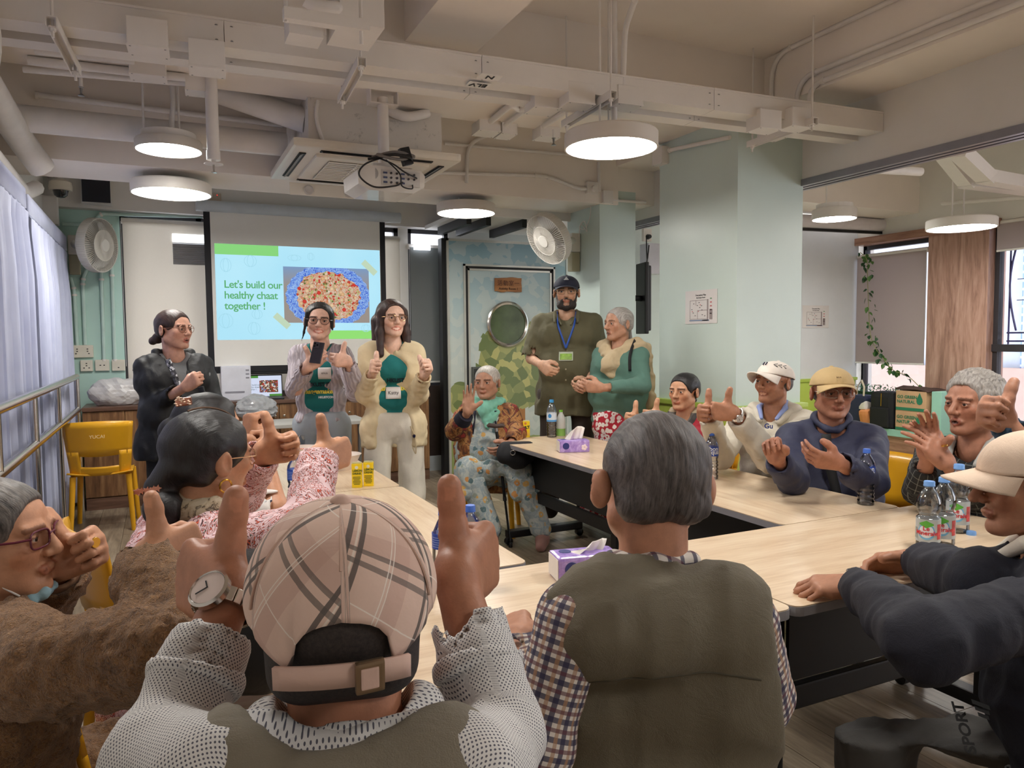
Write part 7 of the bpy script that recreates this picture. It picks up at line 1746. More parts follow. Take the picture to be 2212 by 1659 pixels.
ch_ = cable([P.PEL - P.Rt * .10 + P.Fw * .12 + P.U * .01, P.PEL - P.Rt * .125 + P.Fw * .125 - P.U * .06, P.PEL - P.Rt * .13 + P.Fw * .12 - P.U * .16, P.PEL - P.Rt * .11 + P.Fw * .12 - P.U * .12], .0035, mat('beige_cord', (206, 186, 150), .6), P.ob, 'charm_cord'); P.p(MB().lathe([(0, -.014), (.009, -.008), (.010, .006), (0, .012)], 10, m44(np.eye(3), P.PEL - P.Rt * .12 + P.Fw * .135 - P.U * .05)), 'charm_bead', mat('navy_bead', (30, 30, 60), .2))
# ------------------------------------------------------------------ man in the olive shirt
P = Person('tall bearded man in olive shirt and navy cap behind the table end', at(1224, 632, 5.62), D(-.10, -1), D(-.12, -1), skin=(204, 152, 122), hs=1.06, seated=False, sw=.208, g=1.18, gd=1.34, belly=.06, torso=.62, vox=.0056, legs=False)
P.arm('R', at(1147, 775, 5.66), at(1169, 788, 5.36), D(.45, -.55, -.35), D(.3, -.3, .8), 'curl', hsz=1.06); P.arm('L', at(1296, 780, 5.66), at(1270, 824, 5.42), D(-.5, -.5, -.3), D(0, -.4, .8), 'curl')
P.build_body('closed', lips=(.8, .5, .5), brow=(.08, .06, .06), stub=(.2, .15, .13))
OLV = cloth_mat('olive_shirt_cloth', (96, 92, 68), .8, .07, bump=.3)
P.top('shirt', OLV, .020, sleeve=-.86, hem=.16, neck=.068, fold=.007, seed=14, w=(.064, .074, .05), cut=[cone(P.NB + P.Fw * .06 + P.U * .02, P.NB - P.U * .10 + P.Fw * .15, .05, .018, .012, '-')]); bv = P.surf(None)
for x in (-1, 1):
 P.blob('collar', [cone(P.NB + P.Rt * x * .07 - P.Fw * .06 + P.U * .018, P.NB + P.Rt * x * .088 + P.Fw * .05, .014, .014, .01), cone(P.NB + P.Rt * x * .088 + P.Fw * .05, P.NB + P.Rt * x * .085 + P.Fw * .125 - P.U * .07, .016, .010, .01), cone(P.NB + P.Rt * x * .088 + P.Fw * .05, P.NB + P.Rt * x * .035 + P.Fw * .135 - P.U * .09, .012, .008, .01)], OLV, .005)
 P.strap_path('lanyard', [P.NB + P.Rt * x * .068 + P.Fw * .045 + P.U * .01, P.NB + P.Rt * x * .058 + P.Fw * .13 - P.U * .09, P.NB + P.Rt * x * .022 + P.Fw * .158 - P.U * .20, P.NB + P.Rt * .0 + P.Fw * .168 - P.U * .265], mat('blue_lanyard', (44, 86, 176), .5), .014, off=.008)
bc = P.NB - P.U * .325 + P.Fw * .15 ; P.decal(bv, None, bc, P.Fw, P.U, .105, .066, mat('card_holder', (206, 214, 196), .25), 'card_holder', .008); P.decal(bv, None, bc - P.U * .003, P.Fw, P.U, .090, .045, mat('card_print', (150, 190, 90), .4, var=.25, vscale=40), 'card_print', .010)
for z in (.42, .50): P.p(MB().lathe([(.006, 0), (0, .002)], 10, m44(np.stack([P.Rt, P.U, P.Fw], 1) @ np.diag([1, 1, 1.]), P.NB - P.U * z + P.Fw * .215)), 'button', mat('shirt_button', (176, 168, 140), .4))
P.trousers(cloth_mat('dark_brown_trousers', (62, 52, 46), .85), .010, waist=.0)
P.blob('beard', [cone(P.L((-.058, .012, -.02)), P.L((-.040, .050, -.095)), .016, .024, .02), cone(P.L((.058, .012, -.02)), P.L((.040, .050, -.095)), .016, .024, .02), cone(P.L((-.038, .058, -.100)), P.L((.038, .058, -.100)), .028, .028, .02), cone(P.L((0, .070, -.112)), P.L((0, .066, -.118)), .028, .026, .02), cone(P.L((-.026, .082, -.062)), P.L((0, .094, -.050)), .006, .0065, .006), cone(P.L((.026, .082, -.062)), P.L((0, .094, -.050)), .006, .0065, .006), cone(P.L((-.03, .076, -.066)), P.L((-.03, .07, -.09)), .012, .016, .01), cone(P.L((.03, .076, -.066)), P.L((.03, .07, -.09)), .012, .016, .01), ell3(P.L((0, .104, -.067)), np.array((.019, .016, .0075)) * P.hs, P.HF, .004, '-')], SHVH, .005, Waves(3, 160, .0015), .003)
P.hair(SHVH, .006, .05, -.07, under=.022)
P.cap(cloth_mat('navy_cap', (28, 32, 52), .8), tilt=4, brim_len=.05, brim_curve=.018, lift=.006); 
for k, (z, w_) in enumerate(((.050, .016), (.058, .010), (.066, .005))): P.p(MB().tube([P.capQ((-w_, .1125 - z * .32, z)), P.capQ((0, .1145 - z * .32, z)), P.capQ((w_, .1125 - z * .32, z))], .0022, 6), 'cap_emblem_bar', WHP)
P.glasses(mat('gold_rim', (188, 164, 120), .25, .9), .0255, False)
# ------------------------------------------------------------------ standing lady in the green cardigan
P = Person('grey-haired lady in green cardigan and beige shawl standing with clasped hands', at(1336, 700, 5.28), D(-.85, -.52), D(-.62, -.78), skin=(178, 124, 96), hs=1.02, seated=False, sw=.165, g=1.08, gd=1.28, belly=.05, torso=.54, vox=.0056, legs=False)
P.arm('L', at(1388, 832, 5.10), at(1298, 838, 4.95), D(-.95, -.05, .15), D(0, -.2, 1), 'curl'); P.arm('R', at(1290, 825, 5.40), at(1262, 836, 5.10), D(-.55, -.75, .15), D(.2, -.3, .9), 'curl')
P.build_body('open', lips=(.75, .5, .48), brow=(.3, .27, .25), age=1, nose=1.05)
P.top('cardigan', cloth_mat('sage_green_knit', (88, 124, 112), .95, .06, 500, .3), .020, sleeve=.90, hem=.02, neck=.064, fold=.006, seed=21, w=(.054, .056, .042))
shl = cloth_mat('beige_shawl', (200, 180, 146), .9, .08, bump=.5)
P.blob('shawl', [cone(P.NB + P.Rt * .13 - P.U * .03, P.NB - P.Rt * .13 - P.U * .03, .055, .055, .05), cone(P.NB - P.Rt * .10 - P.Fw * .03, P.NB + P.Fw * .13 - P.U * .14, .058, .055, .05), cone(P.NB + P.Rt * .10 - P.Fw * .03, P.NB + P.Fw * .13 - P.U * .14, .058, .055, .05), cone(P.NB + P.Fw * .13 - P.U * .12, P.NB + P.Fw * .14 - P.U * .20, .055, .04, .04), cone(P.NB - P.Rt * .15 - P.Fw * .06 - P.U * .04, P.NB - P.Rt * .16 - P.Fw * .13 - P.U * .42, .060, .045, .05), cone(P.NB + P.Fw * .01 - P.U * .02, P.L((0, -.01, -.03)), .062, .072, .01, '-')], shl, .007, Waves(9, 48, .010, 5, (1, 1, .45)), .02)
P.blob('skirt', [cone(P.PEL - P.U * .02 - P.Rt * .07, P.PEL - P.U * .02 + P.Rt * .07, .150, .150, .05), cone(V3(P.PEL[0], P.PEL[1], .12) - P.Rt * .1, V3(P.PEL[0], P.PEL[1], .12) + P.Rt * .1, .21, .21, .05), cone(P.PEL, V3(P.PEL[0], P.PEL[1], .15), .16, .22, .06), plane(V3(0, 0, .10), (0, 0, -1))], spots('red_floral_print', (176, 30, 50), [(236, 226, 222), (228, 214, 214), (240, 232, 226)], 28, .52), .010, Waves(5, 16, .010), .02)
P.hair(GRYH, .007, .052, -.06, extra=[cone(P.L((0, -.085, -.04)), P.L((.0, -.105, -.13)), .026, .018), cone(P.L((0, -.105, -.13)), P.L((.0, -.10, -.22)), .018, .012)])
P.strap_path('bag_strap', [P.NB - P.Rt * .115 + P.Fw * .02 + P.U * .035, P.NB - P.Rt * .135 + P.Fw * .11 - P.U * .07, P.NB - P.Rt * .14 + P.Fw * .12 - P.U * .18], mat('black_webbing', (26, 26, 28), .7), .022, off=.02)
P.blob('backpack', [cone(P.NB - P.Fw * .20 - P.U * .16 - P.Rt * .04, P.NB - P.Fw * .22 - P.U * .40 - P.Rt * .05, .09, .10, .05), cone(P.NB - P.Fw * .20 - P.U * .16 + P.Rt * .08, P.NB - P.Fw * .22 - P.U * .40 + P.Rt * .08, .08, .09, .05)], mat('black_nylon', (26, 27, 32), .7), .010)
# ------------------------------------------------------------------ seated lady with the cane
P = Person('white-haired lady with mint scarf seated behind a cane, raising her palm', at(1052, 826, 5.42), D(-.32, -.95), D(-.12, -1), skin=(176, 122, 96), hs=1.04, sw=.168, g=1.14, gd=1.34, belly=.07, torso=.52, vox=.0056)
kR, kL = at(1012, 1000, 5.15), at(1120, 990, 5.15); P.KR = V3(kR[0], kR[1], .52); P.KL = V3(kL[0], kL[1], .52); fR, fL = onZ(1062, 1150, .09), onZ(1172, 1150, .09); P.AR = V3(fR[0], fR[1], .09); P.AL = V3(fL[0], fL[1], .09)
P.arm('R', at(984, 930, 5.30), at(1011, 890, 5.12), D(.06, -.06, 1), D(1, .1, -.1), 'open'); P.arm('L', at(1118, 935, 5.35), at(1100, 962, 5.12), D(-.6, -.6, -.3), D(-.3, -.5, .8), 'relax')
P.build_body('closed', lips=(.78, .5, .48), brow=(.2, .17, .15), age=1, jaw=1.08)
KUR = spots('pale_floral_kurta', (190, 196, 190), [(206, 146, 84), (96, 122, 128), (214, 170, 100), (150, 160, 150)], 17, .36, second=(150, 166, 174))
P.top('kurta', KUR, .018, sleeves=False, hem=.02, neck=.062, fold=.006, seed=5)
P.blob('kurta_skirt', [cone(P.PEL - P.Rt * .09 + P.Fw * .02, P.PEL + P.Rt * .09 + P.Fw * .02, .15, .15, .05), cone(P.HR + P.Fw * .06, P.KR + P.U * .01, .115, .085, .05), cone(P.HL + P.Fw * .06, P.KL + P.U * .01, .115, .085, .05), cone(P.KR + P.U * .0, P.KR - P.U * .14 + P.Fw * .05, .085, .06, .05), cone(P.KL + P.U * .0, P.KL - P.U * .16 + P.Fw * .05, .085, .06, .05), cone((P.HR + P.HL) / 2 + P.Fw * .2, (P.KR + P.KL) / 2, .09, .07, .05)], KUR, .009, Waves(7, 26, .010), .02)
P.trousers(KUR, .022, .95, 'floral_trousers', .0, wide=(.08, .075, .055), fold=.009)
P.shoes(mat('dusky_sandal', (150, 110, 100), .7))
def camo(t):
 co = t.coord('Object'); n = t.noise(co, 15, 4, .6, .8); return t.ramp(n, [(.30, srgb((40, 26, 24))), (.42, srgb((130, 76, 36))), (.5, srgb((178, 128, 72))), (.56, srgb((74, 40, 28))), (.66, srgb((170, 58, 52)))])
P.top('jacket', custom('autumn_print_jacket', camo, .7), .030, sleeve=.80, hem=.12, neck=.09, fold=.009, seed=3, w=(.058, .066, .052), cut=[cone(P.NB + P.Fw * .10, P.PEL + P.Fw * .22, .075, .10, .015, '-'), cone(P.NB + P.Fw * .24, P.PEL + P.Fw * .36, .13, .16, .015, '-')])
A = P.arms['R']; P.p(MB().tube([A['E'] + (A['W'] - A['E']) * f for f in (.55, .66, .80, .84)], [.064, .060, .056, .054], 16), 'navy_cuff', cloth_mat('navy_rib', (26, 26, 44), .9))
for x in (-1, 1): P.strap_path('navy_placket', [P.NB + P.Rt * x * .075 + P.Fw * .09 - P.U * .05, P.NB + P.Rt * x * .09 + P.Fw * .14 - P.U * .2, P.NB + P.Rt * x * .12 + P.Fw * .16 - P.U * .40], cloth_mat('navy_rib', (26, 26, 44), .9), .04, off=.012)
P.blob('mint_scarf', [cone(P.NB + P.Rt * .08 + P.U * .01, P.NB + P.Fw * .10 - P.U * .03, .036, .042, .03), cone(P.NB - P.Rt * .08 + P.U * .01, P.NB + P.Fw * .10 - P.U * .03, .036, .042, .03), cone(P.NB + P.Rt * .08, P.NB - P.Fw * .07 + P.U * .01, .034, .034, .03), cone(P.NB - P.Rt * .08, P.NB - P.Fw * .07 + P.U * .01, .036, .034, .03), cone(P.NB + P.Fw * .11 - P.U * .05, P.NB + P.Fw * .14 - P.U * .16 - P.Rt * .02, .05, .022, .03), cone(P.NB - P.Rt * .11 - P.U * .02, P.NB - P.Rt * .05 + P.Fw * .12 - P.U * .10, .034, .03, .03)], cloth_mat('mint_scarf_cloth', (132, 200, 178), .85, .06, bump=.5), .006, Waves(4, 60, .007), .014)
P.hair(WHTH, .007, .050, -.055, extra=[ball(P.L((0, -.11, -.04)), .03)])
for x in (-1, 1): P.p(MB().tube(arc(P.L((x * .082, -.004, -.05)), .011, 0, 6.0, 12, P.HF[:, 1], P.HF[:, 2]), .0022, 6), 'earring', mat('gold', (206, 160, 70), .25, 1))
hb = thing('handbag', at(1115, 985, 5.0), 'black handbag with a metal ring resting on the seated lady beside the table', 'bag'); V, F = sdf_mesh([cone(at(1090, 985, 4.98), at(1140, 982, 5.02), .055, .055, .05), cone(at(1092, 968, 5.0), at(1142, 966, 5.04), .045, .04, .05), cone(at(1115, 1000, 5.0), at(1125, 1000, 5.0), .045, .04, .05)], .008); np_mesh('bag_body', V, F, mat('black_nylon', (26, 27, 32), .7), hb, at(1115, 985, 5.0)); part(MB().tube(arc(at(1108, 978, 4.91), .016, 0, 6.28, 16, CRv, UPv), .003, 6, closed=True), 'metal_ring', CHROME, hb)
chair(P.PEL[0], P.PEL[1] + .02, P.Fw, 'yellow plastic chair under the seated lady with the cane')
# ------------------------------------------------------------------ lady in red
P = Person('lady with black bun in red jacket showing two thumbs at the table', at(1478, 846, 4.66), D(-.72, -.70), D(-.60, -.80), skin=(184, 128, 94), hs=1.0, sw=.155, g=1.04, gd=1.15, torso=.50, vox=.005, legs=False)
P.arm('R', at(1372, 962, 4.42), at(1376, 906, 4.26), D(-.72, -.6, .1), D(.05, 0, 1), 'thumb', hsz=.95); P.arm('L', at(1480, 958, 4.40), at(1430, 902, 4.22), D(-.95, -.2, .1), D(.05, 0, 1), 'thumb', hsz=.95)
P.build_body('closed', lips=(.82, .48, .46), brow=BRW, age=1, jaw=1.06)
P.top('red_jacket', cloth_mat('crimson_wool', (150, 26, 44), .9), .024, sleeve=.86, hem=.05, neck=.075, fold=.006, seed=13)
P.blob('checked_scarf', [cone(P.NB + P.Rt * .075, P.NB + P.Fw * .12 + P.Rt * .05 - P.U * .16, .034, .036, .03), cone(P.NB - P.Rt * .075, P.NB + P.Fw * .12 - P.Rt * .04 - P.U * .16, .034, .036, .03), cone(P.NB + P.Rt * .075, P.NB - P.Fw * .06 + P.U * .01, .034, .03, .03), cone(P.NB - P.Rt * .075, P.NB - P.Fw * .06 + P.U * .01, .034, .03, .03)], plaid('grey_check_scarf', (96, 92, 86), [(0, .09, .1, .35, (40, 38, 40), .8), (2, .10, .3, .3, (188, 170, 140), .7)], .5), .006, Waves(8, 50, .004), .008)
P.hair(BLKH, .008, .046, -.05, extra=[ball(P.L((.01, -.118, -.005)), .040), ball(P.L((0, -.11, -.06)), .022), cone(P.L((0, -.08, .0)), P.L((0, -.115, -.005)), .05, .03)])
P.p(MB().tube([P.arms['R']['E'] + (P.arms['R']['W'] - P.arms['R']['E']) * f for f in (.90, .95)], [.036, .035], 14), 'red_bangle', mat('red_bangle', (170, 30, 40), .3))
chair(3.02, 3.74, (-1, -.2), 'yellow plastic chair under the lady in red')
# ------------------------------------------------------------------ man in the white cap
P = Person('smiling man in white cap and cream windbreaker giving two thumbs up', at(1672, 826, 4.12), D(-.86, -.50), D(-.55, -.83), skin=(166, 104, 74), hs=1.02, pitch=4, sw=.175, g=1.05, gd=1.12, torso=.52, vox=.0044, legs=False)
P.arm('R', at(1556, 985, 3.86), at(1530, 892, 3.66), D(-.62, -.75, .1), D(.05, 0, 1), 'thumb', hsz=1.04); P.arm('L', at(1662, 990, 3.66), at(1588, 893, 3.50), D(-.95, .2, .12), D(.08, 0, 1), 'thumb', hsz=1.04)
P.build_body('smile', lips=(.62, .42, .40), brow=(.2, .17, .16), age=1, nose=1.04, stub=(.72, .66, .62), eye=.0032)
WB = cloth_mat('cream_windbreaker', (206, 198, 182), .6, .05, bump=.5)
P.top('windbreaker', WB, .028, sleeve=.88, hem=.06, neck=.080, fold=.010, seed=17, w=(.060, .066, .056))
for x in (-1, 1): P.blob('shirt_collar', [cone(P.NB + P.Rt * x * .055 - P.Fw * .05 + P.U * .035, P.NB + P.Rt * x * .070 + P.Fw * .045 + P.U * .01, .013, .013, .01), cone(P.NB + P.Rt * x * .070 + P.Fw * .045 + P.U * .01, P.NB + P.Rt * x * .04 + P.Fw * .11 - P.U * .045, .014, .010, .01)], cloth_mat('sky_blue_shirt', (140, 156, 206), .8), .005)
P.blob('hood_roll', [cone(P.NB + P.Rt * .11, P.NB - P.Fw * .10 + P.U * .01, .03, .04, .03), cone(P.NB - P.Rt * .11, P.NB - P.Fw * .10 + P.U * .01, .03, .04, .03), cone(P.NB - P.Rt * .11, P.NB + P.Fw * .10 - P.U * .06 - P.Rt * .05, .03, .02, .03), cone(P.NB + P.Rt * .11, P.NB + P.Fw * .10 - P.U * .06 + P.Rt * .05, .03, .02, .03)], WB, .007, Waves(5, 50, .004), .008)
P.hair(DKGH, .004, .050, -.05, under=.018)
P.cap(cloth_mat('white_cap_cotton', (232, 222, 212), .85), tilt=9, brim_len=.085, brim_curve=.03, low=.016); Q = P.capQ
for i in range(3): P.p(MB().tube([Q((-.052 - i * .010, .066 - i * .022, .068)), Q((-.040 - i * .010, .080 - i * .022, .062)), Q((-.058 - i * .010, .070 - i * .022, .050))], .0022, 6), 'chevron_print', PENK)
for i in range(2): P.p(MB().tube([Q((.012 + .016 * i - .01, .094, .055)), Q((.006 + .016 * i - .01, .089, .072))], .0035, 6), 'cap_logo_bar', mat('cap_logo_navy', (30, 30, 60), .6))
P.watch('L', CHROME, f=.97)
nb2 = P.NB - P.U * .22 - P.Rt * .07 + P.Fw * .12
P.top('x', WB, .028, sleeves=False, hem=.06, fold=0) if False else None
P.letter(None, 'Gu', .034, at(1660, 925, 3.70), D(-.2, -1), UPv, PENB, bold=.001)
chair(3.16, 3.02, (-1, -.1), 'orange-yellow plastic chair under the man in the white cap')
# ------------------------------------------------------------------ man in the tan cap
P = Person('man in tan cap and navy tracksuit top with glasses behind the bottle', at(1798, 848, 3.56), D(-.10, -1), D(-.32, -.95), skin=(158, 96, 72), hs=1.06, sw=.185, g=1.14, gd=1.26, belly=.05, torso=.52, vox=.0040, legs=False)
P.arm('R', at(1712, 1035, 3.34), at(1678, 992, 3.16), D(-.35, -.3, .8), D(.55, -.4, .45), 'curl'); P.arm('L', at(1880, 1042, 3.20), at(1812, 1000, 3.02), D(-.86, -.15, .18), D(-.1, -.5, .8), 'relax')
P.build_body('closed', lips=(.7, .46, .44), brow=(.45, .4, .38), age=1, nose=1.06, jaw=1.08)
NVY = cloth_mat('navy_tracksuit', (42, 46, 74), .65, .08, bump=.35)
P.top('tracksuit_top', NVY, .028, sleeve=.88, hem=.08, neck=.072, fold=.009, seed=23, w=(.062, .064, .052)); bv = P.surf(None)
P.blob('stand_collar', [cone(P.NB + P.Rt * .06 - P.Fw * .03 + P.U * .03, P.NB - P.Rt * .06 - P.Fw * .03 + P.U * .03, .032, .032, .03), cone(P.NB + P.Rt * .07 + P.U * .02, P.NB + P.Fw * .075 - P.U * .02 + P.Rt * .02, .024, .018, .03), cone(P.NB - P.Rt * .07 + P.U * .02, P.NB + P.Fw * .075 - P.U * .02 - P.Rt * .02, .024, .018, .03), cone(P.NB - P.U * .05, P.L((0, 0, -.05)), .058, .066, .008, '-')], NVY, .006)
P.strap_path('crossbody_strap', [P.NB + P.Rt * .03 + P.Fw * .115 - P.U * .035, P.NB + P.Rt * .02 + P.Fw * .16 - P.U * .16, P.NB - P.Rt * .01 + P.Fw * .19 - P.U * .30, P.NB - P.Rt * .03 + P.Fw * .20 - P.U * .44], mat('black_webbing', (26, 26, 28), .7), .042, off=.012)
bc = P.NB - P.U * .20 - P.Rt * .075 + P.Fw * .1; P.decal(bv, None, bc, P.Fw, P.U, .098, .082, BADGE, 'name_badge', .006); P.letter(bv, 'GUNGU', .020, bc + P.U * .012 + P.Rt * .03, P.Fw, P.U, PENB, align='LEFT', off=.009, bold=.0008); P.letter(bv, 'HARKADAI', .020, bc - P.U * .018 + P.Rt * .042, P.Fw, P.U, PENB, align='LEFT', off=.009, bold=.0008)
P.hair(DKGH, .004, .048, -.05, under=.014)
P.cap(cloth_mat('tan_cap_cotton', (200, 172, 124), .85), tilt=6, brim_len=.055, brim_curve=.022, low=.016)
for k in (-1, 0, 1): P.p(MB().tube([P.capQ((k * .007, .104, .036)), P.capQ((k * .007 + .002, .1025, .042))], .0014, 5), 'cap_stitch', mat('cap_print_dark', (110, 90, 60), .6))
P.glasses(mat('silver_wire', (190, 186, 180), .2, 1), .0265, False)
P.p(MB().lathe([(.0105, -.002), (.0112, 0), (.0105, .002)], 16, m44(frame(D(1, .2, 0), D(0, 0, 1)), at(1668, 968, 3.13))), 'ring', mat('gold', (206, 160, 70), .25, 1))
chair(3.02, 2.46, (-1, -.25), 'yellow plastic chair under the man in the tan cap')
# ------------------------------------------------------------------ clapping man
P = Person('grey curly-haired man in dark check jacket clapping at the right', at(2104, 872, 2.98), D(-.92, -.32), D(-.80, -.58), skin=(166, 104, 78), hs=1.08, sw=.180, g=1.08, gd=1.14, torso=.50, vox=.0036, legs=False)
P.arm('R', at(1985, 1060, 2.98), at(2006, 985, 2.86), D(-.12, -.1, 1), D(.6, -.6, 0), 'clap', hsz=1.05); P.arm('L', at(2095, 1070, 2.92), at(2046, 1000, 2.80), D(-.62, .15, .72), D(.5, .3, .6), 'clap', hsz=1.05)
P.build_body('open', lips=(.72, .46, .44), brow=(.35, .31, .29), age=1, nose=1.04, stub=(.85, .82, .80))
CHK = plaid('dark_check_sleeve', (28, 28, 30), [(0, .030, 0, .10, (120, 122, 116), .7), (1, .030, .2, .10, (120, 122, 116), .7)])
P.top('check_jacket', CHK, .026, sleeve=.84, hem=.06, neck=.08, fold=.008, seed=31)
for x in (-1, 1): P.blob('polo_collar', [cone(P.NB + P.Rt * x * .06 - P.Fw * .05 + P.U * .03, P.NB + P.Rt * x * .075 + P.Fw * .05, .014, .014, .01), cone(P.NB + P.Rt * x * .075 + P.Fw * .05, P.NB + P.Rt * x * .055 + P.Fw * .12 - P.U * .075, .020, .014, .01)], cloth_mat('grey_white_polo', (176, 176, 172), .85), .005)
P.strap_path('dark_strap', [P.NB + P.Rt * .09 + P.Fw * .07 - P.U * .0, P.NB + P.Rt * .08 + P.Fw * .13 - P.U * .12, P.NB + P.Rt * .05 + P.Fw * .15 - P.U * .28], mat('black_webbing', (26, 26, 28), .7), .05, off=.012)
P.hair(GRYH, .010, .052, -.05, top=.008, tex=.0045, seed=12)
P.p(MB().lathe([(.0108, -.002), (.0115, 0), (.0108, .002)], 16, m44(frame(D(1, .2, .3), D(0, 1, 0)), at(2040, 962, 2.75))), 'ring', mat('gold', (206, 160, 70), .25, 1))
chair(3.02, 1.80, (-1, -.1), 'yellow plastic chair under the clapping man')
# ------------------------------------------------------------------ right-edge neighbour with one raised thumb
P = Person('person in teal sweater at the right edge raising one thumb', (2.50, 1.02, 1.20), (-.2, 1), (-.1, 1), skin=(172, 112, 86), sw=.165, torso=.50, vox=.005, legs=False)
P.arm('R', at(2235, 990, 2.02), at(2172, 912, 2.05), D(-.72, -.25, .35), D(.35, .1, .95), 'thumb', hsz=1.02); P.arm('L', P.SL + V3(-.08, .1, -.25), P.SL + V3(.0, .34, -.30), (0, 1, 0), (1, 0, .3), 'flat')
P.build_body('closed'); P.top('teal_sweater', cloth_mat('dark_teal_sweater', (34, 62, 84), .9), .02, sleeve=.93, fold=.005, seed=41); P.hair(DKGH, .010)
chair(2.52, .98, (0, 1), 'yellow plastic chair beyond the right edge')
# ------------------------------------------------------------------ man with the pale cap, right foreground
P = Person('man in pale cap and dark navy jacket resting both hands on the near table', at(2224, 1042, 1.70), D(-.97, .22), D(-.80, .60), skin=(160, 100, 72), hs=1.03, pitch=-6, sw=.182, g=1.18, gd=1.32, belly=.05, torso=.50, lean=.22, vox=.0034, legs=False)
wL = onZ(1848, 1262, TH + .045); wR = onZ(1968, 1208, TH + .045)
P.arm('L', at(2000, 1385, 1.42), wL, D(-.80, .25, -.12), D(.15, -.9, .25) * -1 if False else D(.3, .9, .25), 'flat', hsz=1.04); P.arm('R', at(2120, 1262, 1.72), wR, D(-.95, .1, -.16), D(-.1, -.55, .8), 'flat', hsz=1.04)
P.KL = at(1815, 1528, 1.57); P.KR = at(1890, 1480, 1.95); P.AL = V3(P.KL[0] + .02, P.KL[1] - .04, .09); P.AR = V3(P.KR[0], P.KR[1], .09)
P.build_body('closed', lips=(.66, .44, .42), brow=(.5, .46, .44), age=1, nose=1.05)
NV2 = cloth_mat('dark_navy_jacket', (24, 26, 40), .8, .1, bump=.35, sheen=0)
P.top('navy_jacket', NV2, .028, sleeve=.86, hem=.16, neck=.074, fold=.011, seed=51, w=(.064, .068, .050), vox=.0095, freq=22)
for x in (-1, 1): P.blob('white_collar', [cone(P.NB + P.Rt * x * .055 - P.Fw * .05 + P.U * .04, P.NB + P.Rt * x * .068 + P.Fw * .045 + P.U * .02, .014, .014, .01), cone(P.NB + P.Rt * x * .068 + P.Fw * .045 + P.U * .02, P.NB + P.Rt * x * .035 + P.Fw * .11 - P.U * .03, .018, .012, .01)], cloth_mat('cream_collar', (222, 214, 200), .8), .005)
GT = cloth_mat('charcoal_trackpants', (78, 76, 74), .95, .08, 400, .25)
P.trousers(GT, .020, .95, 'trackpants', .0, wide=(.105, .088, .066), fold=.009, vox=.0105); bv = P.surf(None)
mid = (P.HL + P.KL) / 2; nn = D(.1, -.75, .65); P.letter(bv, 'SPORT', .034, mid + P.U * .05, nn, D(-1, 0, .1), mat('sport_print', (24, 24, 26), .6, var=0), bold=.001)
for i in range(3): P.letter(bv, '/', .022 + .010 * i, mid + P.U * .05 + D(.030, 0, .012 * i) + D(0, -.01, .03), nn, D(-1, 0, .1), mat('sport_print', (24, 24, 26), .6, var=0), bold=.003)
P.hair(SALTH, .005, .050, -.06, under=.018)
P.cap(cloth_mat('pale_cap_cotton', (226, 202, 180), .85), tilt=2, brim_len=.078, brim_curve=.022, low=.014)
P.watch('L', CHROME, dial=(30, 40, 62), f=.97)
chair(P.PEL[0] + .06, P.PEL[1] - .06, P.Fw, 'yellow plastic chair under the man with the pale cap')
# ------------------------------------------------------------------ grey-haired man in the olive vest
P = Person('grey-haired man in olive vest and checked shirt seen from behind', at(1408, 1048, 1.30), D(-.18, .98), D(.10, 1), skin=(176, 112, 82), hs=1.04, ear=.006, roll=4, sw=.182, g=1.16, gd=1.15, torso=.50, lean=.05, vox=.0030, legs=False, neck=.150)
P.arm('L', at(1165, 1600, 1.12), at(1112, 1385, 1.36), D(-.1, .95, .0), D(.9, 0, .3), 'flat', sh=at(1240, 1335, 1.16)); P.arm('R', at(1640, 1500, 1.26), at(1600, 1330, 1.50), D(-.2, .95, 0), D(-.9, 0, .3), 'flat', sh=at(1600, 1335, 1.20))
P.build_body('closed', age=1)
GING = plaid('checked_shirt', (222, 214, 206), [(0, .026, .0, .30, (46, 42, 74), .85), (1, .026, .3, .30, (46, 42, 74), .85), (0, .026, .5, .22, (170, 128, 92), .7), (1, .026, .75, .22, (96, 44, 60), .75)])
P.top('checked_shirt', GING, .006, sleeve=.80, hem=-.10, neck=.068, fold=.006, seed=61, w=(.060, .058, .046), vox=.0078)
P.blob('shirt_collar', [cone(P.NB + P.Rt * .062 - P.Fw * .015 + P.U * .034, P.NB - P.Fw * .060 + P.U * .040, .017, .019, .012), cone(P.NB - P.Rt * .062 - P.Fw * .015 + P.U * .034, P.NB - P.Fw * .060 + P.U * .040, .017, .019, .012), cone(P.NB + P.Rt * .066 - P.Fw * .01 + P.U * .03, P.NB + P.Rt * .05 + P.Fw * .06 + P.U * .0, .017, .012, .012), cone(P.NB - P.Rt * .066 - P.Fw * .01 + P.U * .03, P.NB - P.Rt * .05 + P.Fw * .06 + P.U * .0, .017, .012, .012)], plaid('checked_collar', (222, 214, 206), [(0, .026, .0, .30, (46, 42, 74), .85), (1, .026, .3, .25, (96, 44, 60), .7), (2, .026, .5, .25, (46, 42, 74), .8)]), .0045)
OV = cloth_mat('olive_vest_cloth', (106, 98, 80), .75, .06, bump=.55)
def vest(P, m, vox, seed, o=.030, sw=.155, fold=.010, nk=.074, nd=0.0):
 cut = []
 for sd, sg in (('R', 1), ('L', -1)):
  A = P.arms[sd]; d = unit(A['E'] - A['S']); c = P.NB + P.Rt * sg * sw - P.U * .09; cut.append(plane(c, P.Rt * sg + P.U * .12))
 return P.top('vest', m, o, sleeves=False, hem=.12, neck=nk, neckdrop=nd, fold=fold, seed=seed, vox=vox, cut=cut, freq=18)
vest(P, OV, .0085, 63, .048, .188); bv = P.surf(None)
